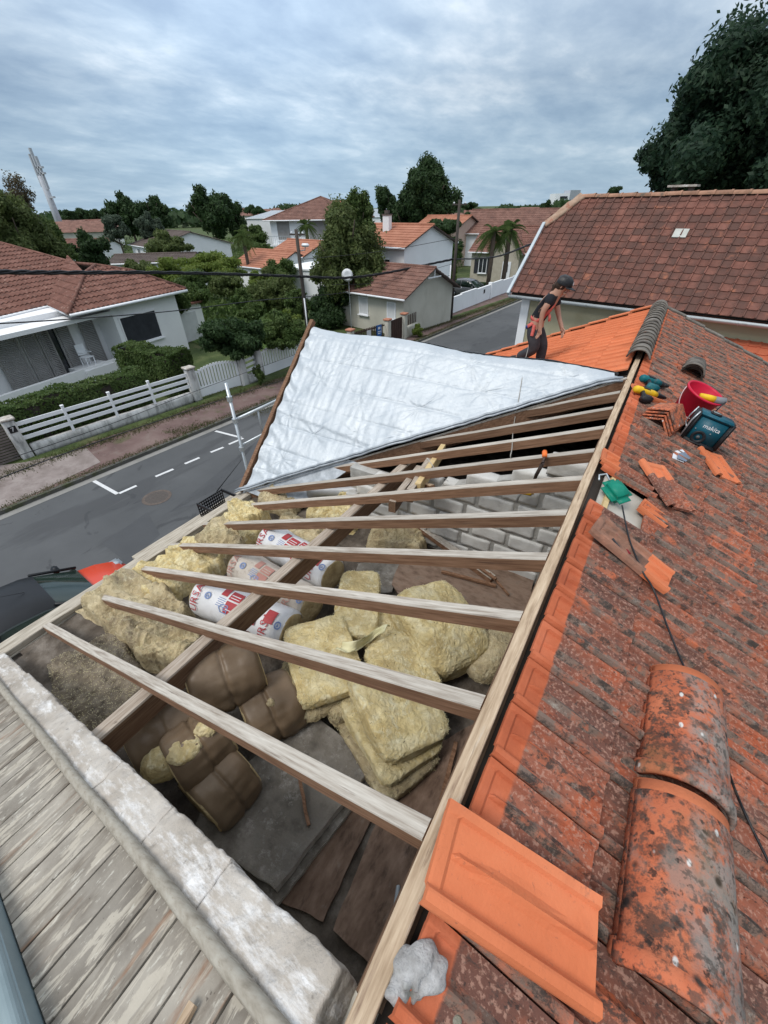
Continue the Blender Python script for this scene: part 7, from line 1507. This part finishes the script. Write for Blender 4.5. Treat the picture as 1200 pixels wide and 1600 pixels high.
# ================================================================ trees, planting and the far town
def palm(label, px, D, rpx, trunk_px=None, group='palm trees', n=26, lean=None):
    c = at_d(px[0], px[1], D); fd = (c-CAM).dot(F_); r_ = rpx*fd/FPX; base = Vector((c.x, c.y, 0)); t = thing('palm_tree', label, 'palm tree', tuple(base), group)
    b = MB(); b.tube([base, base+Vector((.05, 0, c.z*.5)), c], max(.16, r_*.12), 8); b.build('trunk', M['bark'], t, True)
    g_ = np.random.default_rng(int(px[0])); V = []
    for k in range(n):
        a = g_.uniform(0, 6.28); el = g_.uniform(-.9, 1.2); d = Vector((math.cos(a)*math.cos(el), math.sin(a)*math.cos(el), math.sin(el))); side = d.cross(Vector((0, 0, 1))).normalized(); pts = [c+d*r_*s_+Vector((0, 0, -r_*.55*s_*s_)) for s_ in np.linspace(0, 1, 9)]
        for i in range(1, 9):
            for s_ in (-1, 1):
                for q in range(3):
                    p0 = pts[i-1].lerp(pts[i], q/3); w_ = r_*.30*(1-abs(i/9-.5)); p1 = p0+side*s_*w_+(pts[i]-pts[i-1])*.8+Vector((0, 0, -w_*.3)); V.append((p0, p1, r_*.02))
    b = MB()
    for p0, p1, w_ in V: up_ = Vector((0, 0, w_)); b.add([p0-up_, p0+up_, p1], [(0, 1, 2)])
    b.build('fronds', GREENS['mid'] if rpx > 12 else GREENS['olive'], t); return t
# the heavy tree on the right behind the neighbouring roof
c = at_d(1135, 190, 27)
tree('huge dark tree towering over the neighbouring roof at the right edge', (1210, 210), 27, (200, 172), 'oak', 110000, .19, 110, .20, seed=5, inner=.25, tk=.5, depth=7)
tree('middle dark limb of foliage sloping down the left side of the huge tree', (1120, 160), 26.5, (72, 78), 'oak', 22000, .19, 40, .28, seed=9, trunk=False)
tree('lower dark limb of tree foliage spreading left above the neighbouring ridge', (1055, 258), 26, (64, 50), 'oak', 13000, .15, 26, .32, seed=8, trunk=False)
# central garden trees
tree('broad mid green tree with ragged top standing left of the white house', (543, 402), 34, (76, 84), 'olive', 42000, .20, 50, .27, seed=12, inner=.15)
tree('taller pointed shoot of mid green tree rising above the garden', (560, 345), 35, (36, 46), 'mid', 9000, .18, 22, .3, seed=13, group=None)
tree('very tall dark tree group on the skyline behind the white house', (668, 312), 78, (54, 50), 'dark', 26000, .42, 46, .27, seed=21)
tree('dark conifer left of the tall skyline trees', (606, 325), 84, (22, 34), 'dark', 7000, .42, 20, .3, seed=22)
tree('dark evergreen shoulder between the conifer and the tall trees', (632, 335), 80, (24, 26), 'dark', 6000, .42, 18, .3, seed=23)
tree('dark shrubby mass below the tall skyline trees', (690, 358), 62, (42, 18), 'dark', 9000, .34, 22, .3, seed=24)
tree('large dark rounded tree on the skyline above the white shed', (330, 335), 105, (44, 38), 'dark', 18000, .5, 34, .28, seed=31)
tree('dark tree beside the large rounded one', (365, 345), 112, (26, 30), 'dark', 8000, .5, 20, .3, seed=32)
tree('wide dark cypress group left of the skyline centre', (200, 338), 118, (32, 34), 'dark', 12000, .5, 34, .26, seed=33)
tree('dark cypress group joined on its right side', (238, 338), 118, (32, 32), 'dark', 12000, .5, 34, .26, seed=34)
tree('grey green ball shaped tree, left of the pair', (180, 357), 82, (22, 22), 'blue', 9000, .32, 30, .24, seed=35, group=None, inner=.5)
tree('grey green ball shaped tree, right of the pair', (233, 357), 82, (23, 23), 'blue', 9000, .32, 30, .24, seed=36, inner=.5)
tree('mid green bushes between the ball shaped trees and the white shed', (262, 385), 66, (40, 20), 'olive', 9000, .28, 24, .3, seed=37, trunk=False)
tree('tall willowy olive tree at the left edge above the bungalow roof', (28, 370), 42, (68, 72), 'olive', 34000, .20, 50, .26, seed=41, inner=.15)
tree('green leafy tree right of the willowy one', (75, 385), 44, (42, 48), 'mid', 16000, .22, 34, .28, seed=42)
tree('birch tips with brownish sparse leaves at the left edge', (25, 312), 46, (38, 34), 'brown', 2600, .16, 26, .3, seed=43, inner=.1)
tree('dark leafy shrub tree before the far white shed', (142, 392), 48, (32, 32), 'dark', 12000, .22, 26, .3, seed=44)
tree('bright green bamboo like thicket in the garden middle', (330, 420), 46, (62, 26), 'light', 20000, .2, 40, .26, seed=51, trunk=False)
tree('yellow green thicket left of the bamboo', (258, 432), 40, (42, 28), 'light', 14000, .18, 30, .28, seed=52, trunk=False)
tree('green shrubs behind the orange roofs', (410, 402), 78, (30, 22), 'mid', 7000, .3, 20, .3, seed=53, trunk=False)
tree('mid green bushes right of the small palm', (395, 372), 95, (28, 20), 'mid', 7000, .4, 20, .3, seed=54, trunk=False)
tree('dark green trees in the hedge line behind the small cream house', (520, 480), 33, (44, 42), 'dark', 22000, .18, 34, .28, seed=55, trunk=False)
tree('brown green weeping shrub beside the pole', (425, 462), 31, (46, 40), 'olive', 20000, .15, 34, .27, seed=56, trunk=False)
tree('dark rounded shrub near the second utility pole', (500, 500), 28, (20, 18), 'dark', 7000, .13, 20, .3, seed=57, trunk=False)
tree('dark shrubs closing the lawn behind the bungalow', (300, 462), 33, (40, 24), 'mid', 12000, .17, 26, .3, seed=58, trunk=False)
tree('small yucca like bush in the lawn', (378, 470), 30, (18, 18), 'mid', 4500, .16, 18, .3, seed=59, trunk=False)
tree('large dark garden bush beside the small white gate', (368, 528), 21.5, (58, 36), 'dark', 26000, .13, 44, .27, seed=60, trunk=False)
tree('green bush with lighter leaves behind the arched gate', (440, 520), 23, (42, 30), 'mid', 17000, .13, 34, .27, seed=61, trunk=False)
tree('yellow green shoots rising from the bush by the pole', (458, 505), 23.5, (22, 20), 'light', 5000, .12, 20, .3, seed=62, trunk=False)
tree('ivy climbing at the foot of the pillar between the gates', (404, 585), 20.6, (11, 20), 'mid', 1600, .10, 16, .3, seed=63, trunk=False, name='ivy', cat='plant', depth=.25)
tree('small round green bush on the verge by the cream wall', (652, 517), 28.5, (12, 12), 'light', 2600, .09, 16, .3, seed=64, trunk=False, name='shrub', cat='bush')
tree('dark tree behind the white gable house', (700, 400), 50, (26, 26), 'dark', 8000, .26, 20, .3, seed=65, trunk=False)
tree('light green shrub beside the grey car', (702, 425), 42, (16, 28), 'light', 6000, .18, 18, .3, seed=66, trunk=False)
tree('low dark hedge under the stone house window', (735, 447), 48.5, (32, 9), 'dark', 5000, .18, 18, .3, seed=67, trunk=False)
tree('dark green treetop far behind the palms', (822, 342), 120, (30, 12), 'dark', 7000, .5, 20, .3, seed=68)
tree('round dark tree beside the tower block', (850, 330), 130, (12, 14), 'dark', 4000, .5, 16, .3, seed=69)
tree('umbrella pine on the horizon right of the tall trees', (732, 322), 170, (14, 6), 'dark', 2500, .7, 14, .3, seed=70)
tree('dark green bushes behind the cream house roof', (735, 345), 110, (26, 12), 'dark', 5000, .5, 18, .3, seed=71)
tree('small dark tree over the neighbouring ridge', (958, 301), 60, (15, 8), 'dark', 2600, .25, 14, .3, seed=72)
tree('pale green garden shrubs before the brown roof', (865, 378), 60, (20, 14), 'light', 4000, .24, 16, .3, seed=73, trunk=False)
tree('dark green trees on the horizon behind the warehouse', (470, 330), 210, (34, 9), 'dark', 5000, .8, 20, .3, seed=74)
tree('tree clump on the horizon near the far church roofs', (400, 330), 190, (22, 9), 'dark', 3500, .8, 16, .3, seed=75)
for i, (x, w_) in enumerate([(108, 16), (128, 15), (148, 16), (166, 14), (92, 12)]):
    tree(['umbrella pine second from left in the far row', 'umbrella pine in the middle of the far row', 'umbrella pine right of the middle in the far row', 'umbrella pine touching the cypress group', 'umbrella pine next to the mast'][i], (x, 338-i % 2), 170+i*4, (w_, 9), 'dark', 3200, .75, 14, .3, seed=80+i, name='umbrella_pine', group='far row of umbrella pines')
palm('small palm with shaggy crown rising from the bamboo thicket', (379, 368), 52, 22)
palm('dark palm half hidden behind the first utility pole', (478, 352), 60, 20)
palm('bushy palm beside the far utility pole', (706, 392), 42, 22)
palm('left one of the two tall palms on the street', (772, 362), 46.5, 30)
palm('right one of the two tall palms on the street', (797, 358), 47.5, 32)
for i, (px, D, rp, kd, lb) in enumerate([((300, 440), 38, (30, 20), 'mid', 'round mid green bush at the back of the lawn, left one'), ((352, 447), 37, (34, 20), 'olive', 'olive green bush at the back of the lawn under the bamboo'), ((440, 425), 42, (34, 22), 'mid', 'mid green bush between the orange annex and the pole'),
        ((410, 440), 36, (24, 18), 'light', 'light green bush left of the weeping shrub'), ((395, 488), 27.5, (28, 14), 'mid', 'low green bush on the right of the lawn'), ((465, 478), 29, (22, 24), 'mid', 'green bush leaning on the first utility pole'), ((280, 470), 31, (18, 22), 'mid', 'green bush touching the bungalow corner'), ((470, 400), 60, (22, 26), 'dark', 'dark bush below the palm behind the first pole'), ((215, 420), 50, (26, 14), 'olive', 'olive bush under the white shed wall')]):
    tree(lb, px, D, rp, kd, 7000, .17, 26, .3, seed=120+i, trunk=False, name='garden_bush', cat='bush', group='bushes of the neighbouring garden')
# lawn in the neighbouring garden
b = MB(); b.v = [tuple(at_z(x, y, .02)) for x, y in [(285, 470), (420, 470), (480, 510), (470, 545), (330, 545), (290, 530)]]; b.f = [[0, 1, 2, 3, 4, 5]]; b.mi = [0]; o = b.build('lawn', mat('lawn_green', [(.055, .10, .02), (.10, .15, .035)], 1.5, 8, .95, .5, 20, [((.04, .07, .015), 3, .55, .7, .6)])); o['kind'] = 'structure'
b = MB(); b.v = [tuple(at_z(x, y, .03)) for x, y in [(682, 500), (700, 470), (745, 465), (760, 470), (700, 492)]]; b.f = [[0, 1, 2, 3, 4]]; b.mi = [0]; o = b.build('lawn', bpy.data.materials['lawn_green']); o['kind'] = 'structure'
# utility poles
M['pole_wood'] = mat('tarred_pole', [(.045, .038, .033), (.085, .07, .06)], 4, 7, .9, .4, 20, stretch=(6, 6, .7))
def upole(label, base, top_px, group='utility poles', r_=.13):
    base = Vector(base); d = ray(*top_px); h = (CAM+d*(math.hypot(base.x, base.y)/math.hypot(d.x, d.y))).z; t = thing('utility_pole', label, 'utility pole', tuple(base), group)
    MB().tube([base, base+Vector((0, 0, h))], r_, 10, r2=r_*.7).build('pole', M['pole_wood'], t, True)
    b = MB(); b.beam(base+Vector((-.5, 0, h-.25)), base+Vector((.5, .1, h-.25)), .08, .08); b.build('cross_arm', M['pole_wood'], t)
    for s_ in (-.4, 0, .4): MB().lathe([(.001, .1), (.04, .09), (.05, .03), (.025, 0)], Matrix.Translation(base+Vector((s_, .05, h-.21))), 10).build('insulator', M['white'], t, True)
    return t, base, h
u1 = upole('dark utility pole behind the peak of the silver sheet', tuple(Vector((at_d(483, 535, 28.3).x, at_d(483, 535, 28.3).y, 0))), (469, 358))
u2 = upole('dark utility pole at the near end of the white boundary wall', tuple(at_z(704, 500, 0)), (715, 312))
u3 = upole('far leaning utility pole before the flats', (at_d(438, 395, 72).x, at_d(438, 395, 72).y, 0), (431, 336), r_=.18)
b = MB(); p = u1[1]; b.tube([p+Vector((.12, -.12, 0)), p+Vector((.12, -.12, 2.6))], .04, 8); b.build('pvc_pipe', M['white'], u1[0], True)
p = u2[1]; MB().tube([p+Vector((-.25, -.1, 0)), p+Vector((-.25, -.1, 3.6))], .04, 8).build('pvc_pipe', M['white'], u2[0], True)
c = at_d(477, 383, 28.1); lampt = thing('street_lamp', 'small white street lamp head fixed on the utility pole', 'lamp', tuple(c)); rbox('lamp_head', (.5, .22, .18), M['white'], lampt, Matrix.Translation(c), .06); MB().tube([c, c+Vector((-.15, .1, -.25)), Vector((u1[1].x, u1[1].y, c.z-.3))], .03, 6).build('bracket', M['steel'], lampt, True)
# overhead wires
def wire(label, pts, r_=.012, twist=False):
    P_ = smooth_path(pts, 10); b = MB()
    if twist:
        for k in range(3):
            q = []
            for i, p in enumerate(P_):
                a = i*.9+k*2.09; q.append(p+Vector((0, math.cos(a)*r_*.8, math.sin(a)*r_*.8)))
            b.tube(q, r_*.75, 6)
        b.build('overhead_cable', M['black'], None, True)['label'] = label
    else: b.tube(P_, r_, 5); b.build('overhead_cable', M['black'], None, True)['label'] = label
    o = [o for o in COL.objects if o.name.startswith('overhead_cable')]; o = max(o, key=lambda q: q.name); o['category'] = 'cable'; o['group'] = 'overhead cables'
u1p = lambda dz: u1[1]+Vector((0, 0, u1[2]+dz)); h_at = lambda px, D: at_d(px[0], px[1], D)
wire('thick twisted black cable crossing in front of the bungalow roof to the first pole', [h_at((-90, 424), 17), h_at((0, 425), 18), h_at((120, 426), 20), h_at((250, 426), 22.5), h_at((380, 429), 26), h_at((470, 432), 28.2)], .05, True)
wire('thick twisted black cable between the two utility poles', [h_at((470, 432), 28.2), h_at((540, 434), 29), h_at((600, 427), 30.5), h_at((660, 415), 32.5), h_at((708, 405), 34.6)], .05, True)
wire('thick cable from the far pole to the neighbouring gutter', [h_at((708, 405), 34.6), h_at((770, 402), 28), h_at((834, 380), 21), h_at((870, 372), 17)], .03, True)
wire('thin cable under the thick one, passing the shuttered window', [h_at((-60, 507), 15), h_at((60, 502), 17), h_at((270, 486), 21), h_at((400, 470), 25), h_at((475, 464), 28), h_at((560, 455), 30), h_at((640, 446), 33), h_at((705, 430), 34.6)], .02)
wire('thin black wire drooping low across the white fence', [h_at((-60, 771), 10), h_at((120, 702), 12), h_at((300, 640), 15), h_at((470, 585), 19)], .013)
wire('second thin wire above, crossing the street wall', [h_at((20, 715), 12), h_at((180, 660), 14), h_at((330, 602), 17), h_at((500, 540), 21)], .009)
wire('thin wire high between pole and white gable', [h_at((475, 405), 28.2), h_at((600, 392), 31), h_at((712, 372), 34.6)], .015)
wire('thin service wire rising from the cream house', [h_at((520, 445), 29), h_at((600, 440), 30), h_at((708, 412), 34.6)], .012)
# antenna mast
base = at_d(98, 362, 150); topm = at_d(47, 240, 150); t = thing('antenna_mast', 'tall pale grey lattice antenna mast leaning in view at the left', 'mast', (base.x, base.y, 0))
hm_ = topm.z; ax = Vector((base.x, base.y, 0)); M['mast'] = mat('pale_mast', [(.36, .38, .41), (.44, .46, .5)], 2, 3, .7, 0)
MB().tube([ax, ax+Vector((0, 0, hm_-4))], .95, 8, r2=.65).build('mast_tube', M['mast'], t, True)
for dx, dz, L_ in ((-1.1, 0, 6), (1.2, -.5, 6), (0, 1.0, 5)): b = MB(); b.beam(ax+Vector((dx, 0, hm_-L_+dz)), ax+Vector((dx, 0, hm_+dz)), .5, .5, (1, 0, 0)); b.build('panel_antenna', M['mast'], t)
for z_ in (hm_*.55, hm_*.8, hm_*.86): b = MB(); b.box(ax+Vector((1.2, 0, z_)), (2.6, .5, .35)); b.build('platform', M['mast'], t)
# tower block far off
c0 = at_d(866, 318, 430); t = thing('tower_block', 'white and grey tower block on the horizon beyond the neighbouring roof', 'tower block', (c0.x, c0.y, 0)); tp = at_d(886, 302, 430).z; fx = Vector((RT.x, RT.y, 0)).normalized(); fy_ = Vector((-fx.y, fx.x, 0))
b = MB(); b.prism([c0*Vector((1, 1, 0)) if False else Vector((c0.x, c0.y, 0)), Vector((c0.x, c0.y, 0))+fx*11, Vector((c0.x, c0.y, 0))+fx*11+fy_*14, Vector((c0.x, c0.y, 0))+fy_*14], (0, 0, tp)); b.build('slab_block', M['whitewall'], t)
b = MB(); b.prism([Vector((c0.x, c0.y, 0))+fx*11, Vector((c0.x, c0.y, 0))+fx*20+fy_*3, Vector((c0.x, c0.y, 0))+fx*20+fy_*14, Vector((c0.x, c0.y, 0))+fx*11+fy_*14], (0, 0, tp+2)); b.build('grey_side', mat('grey_side', [(.36, .38, .41), (.4, .42, .45)], .1, 2, .9, 0), t)
for k in range(9):
    z_ = tp-2.5-k*2.9; b = MB(); b.box(Vector((c0.x, c0.y, z_))+fx*6.5-fy_*.3, (5.5, .8, 1.5), frame((0, 0, 0), fx, (0, 0, 1))); b.build('balcony', M['shutter_dark'], t)
# middle distance buildings
def D2(px, D): p = at_d(px[0], px[1], D); return (p.x, p.y)
house_box('white_shed', 'long low white shed with flat roof edge beyond the bungalow', D2((166, 405), 52), 40, 7.5, 5, 3.0, .5, M['whitewall'], M['t_dark'], wins=[('s', 4.6, 1.3, 1.0, 1.2, 'glass', None), ('s', 6, 1.3, .6, 1.2, 'glass', None)], over=.15)
house_box('white_house', 'white house with dark brown roof and three windows beyond the thicket', D2((362, 392), 76), 163, 10, 11, 3.0, 1.5, M['whitewall'], M['t_dark'], wins=[('n', 2, 1, 1.2, 1.6, 'glass', None), ('n', 6, 1, 1.2, 1.6, 'glass', None), ('w', 4.5, 1.2, 1.2, 1.0, 'glass', None)], over=.3)
house_box('warehouse', 'long white warehouse roof on the horizon left of the flats', D2((386, 352), 118), 18, 34, 26, 5.2, 1.2, M['whitewall'], mat('white_sheet_roof', [(.42, .45, .48), (.5, .53, .56)], .5, 3, .8, 0), over=.1)
fb, P = house_box('block_of_flats', 'white two storey flats with balcony railing and dark hipped roof', D2((432, 418), 66), 24, 11, 11, 6.0, 2.1, M['whitewall'], M['t_brown'], roof='hip', wins=[('s', .8, 3.6, 1.8, 2.1, 'grey', None), ('s', 5.0, 3.6, 2.4, 2.1, 'grey', None), ('s', .8, .4, 6.5, 2.0, 'dark', None)], over=.7)
b = MB(); b.prism([P(0, -1.0, 3.0), P(11, -1.0, 3.0), P(11, 0, 3.0), P(0, 0, 3.0)], (0, 0, .2)); b.build('balcony_slab', M['whitewall'], fb); b = MB(); b.beam(P(0, -1, 4.1), P(11, -1, 4.1), .05, .05); [b.beam(P(x_*.25, -1, 3.2), P(x_*.25, -1, 4.1), .03, .03, (1, 0, 0)) for x_ in range(45)]; b.build('balcony_railing', M['steel'], fb)['kind'] = 'stuff'
house_box('orange_roof_house', 'low house with bright orange roof and pale gable before the flats', D2((424, 412), 56), -14, 6.5, 5.5, 3.0, 1.1, M['whitewall'], M['t_orange'], over=.3)
house_box('orange_roof_annex', 'orange tiled annex roof left of the pale gable, behind the bamboo', D2((362, 412), 54), -8, 7, 6, 2.2, 1.2, M['whitewall'], M['t_orange'], over=.2)
house_box('white_outbuilding', 'plain white outbuilding wall behind the first utility pole', D2((436, 440), 44), 2, 6.5, 5, 2.6, .2, M['whitewall'], M['whitewall'], roof='flat')
house_box('red_roof_house', 'small red roofed house by the foot of the mast', D2((92, 392), 92), 35, 7, 6, 2.4, 1.0, M['whitewall'], M['t_red'])
house_box('hill_house', 'pale pink roofed house on the horizon above the central tree', D2((512, 326), 190), 10, 12, 9, 7.2, 1.8, M['whitewall'], M['t_orange'])
# little houses of the far town
tm_ = [M['t_brown'], M['t_red'], M['t_brown']]; wm_ = [M['whitewall'], M['cream']]
spots = [(118, 352, 150), (140, 350, 170), (158, 352, 145), (100, 356, 125), (385, 330, 230), (402, 333, 200), (418, 331, 240), (440, 329, 260), (455, 333, 230), (740, 337, 180), (755, 333, 210), (772, 335, 190), (786, 333, 230), (803, 336, 200), (818, 333, 240), (845, 340, 150), (862, 341, 170), (872, 336, 190), (700, 340, 160), (835, 328, 260)]
od = ['first', 'second', 'third', 'fourth', 'fifth', 'sixth', 'seventh', 'eighth']; zone = lambda x: 0 if x < 300 else 1 if x < 500 else 2 if x < 840 else 3; TL = []
for i, (x, y, D) in enumerate(spots):
    rk = sorted(q[0] for q in spots if zone(q[0]) == zone(x)).index(x); TL.append('far town house with %s roof, %s %s' % (['brown', 'dark red', 'brown'][i % 3], od[rk], ['in line among the umbrella pines', 'in line left of the flats', 'in line right of the tall trees', 'in line by the tower block'][zone(x)]))
for i, (x, y, D) in enumerate(spots):
    p = at_d(x, y, D); hh = max(2.8, min(7, p.z-.6)); q = Vector((p.x, p.y, 0)); t = thing('town_house', TL[i], 'house', tuple(q), 'small houses of the far town')
    f_ = frame(q, Vector((math.cos(i*1.3), math.sin(i*1.3), 0)), (0, 0, 1)); Lh, Wh = 11+i % 4*2, 8; b = MB(); b.box(f_ @ Vector((0, 0, hh/2)), (Lh, Wh, hh), f_); b.build('wall', wm_[i % 2], t)
    A_ = [f_ @ Vector(v) for v in ((-Lh/2-.3, -Wh/2-.4, hh-.1), (Lh/2+.3, -Wh/2-.4, hh-.1), (Lh/2+.3, 0, hh+1.7), (-Lh/2-.3, 0, hh+1.7), (-Lh/2-.3, Wh/2+.4, hh-.1), (Lh/2+.3, Wh/2+.4, hh-.1))]; b = MB(); b.add(A_, [(0, 1, 2, 3), (3, 2, 5, 4), (0, 3, 4), (1, 5, 2)]); b.build('roof', tm_[i % 3], t)
    for k in range(3): b = MB(); b.box(f_ @ Vector((-Lh/3+k*Lh/3, -Wh/2-.02, hh*.55)), (1.2, .1, 1.3), f_); b.build('window', M['shutter_dark'], t)
# distant woodland that reads as one mass
P_ = []; N_ = []
for D, n, hh in ((260, 9000, 6.2), (340, 9000, 7.0), (460, 8000, 8.5)):
    a = rng.uniform(R(-95), R(50), n)-YAW*0; prof = hh*(.75+.25*np.sin(a*23)+.18*np.sin(a*61+2)+.1*np.sin(a*131)); z_ = prof*np.sqrt(rng.uniform(0, 1, n)); dd_ = D+rng.uniform(-8, 8, n)
    P_.append(np.stack([np.sin(a)*dd_, np.cos(a)*dd_, z_], 1)); N_.append(np.stack([-np.sin(a), -np.cos(a), np.full(n, .5)], 1))
o = leaf_cloud('far_woodland', np.vstack(P_), 2.3, GREENS['dark'], None, nrm_=np.vstack(N_)); o['kind'] = 'stuff'
# rough grass and undergrowth of the gardens between the houses
n = 60000; a = rng.uniform(R(-88), R(-6), n); d_ = 26+rng.uniform(0, 1, n)**1.3*120; pos = np.stack([np.sin(a)*d_, np.cos(a)*d_, rng.uniform(0, .5, n)+.9*np.maximum(0, np.sin(a*37+d_*.21)*np.sin(d_*.33+a*11))], 1)
keep = pos[:, 0] < -26+.0*pos[:, 1]; pos = pos[keep]
o = leaf_cloud('undergrowth', pos, .34, GREENS['mid'], None); o['kind'] = 'stuff'
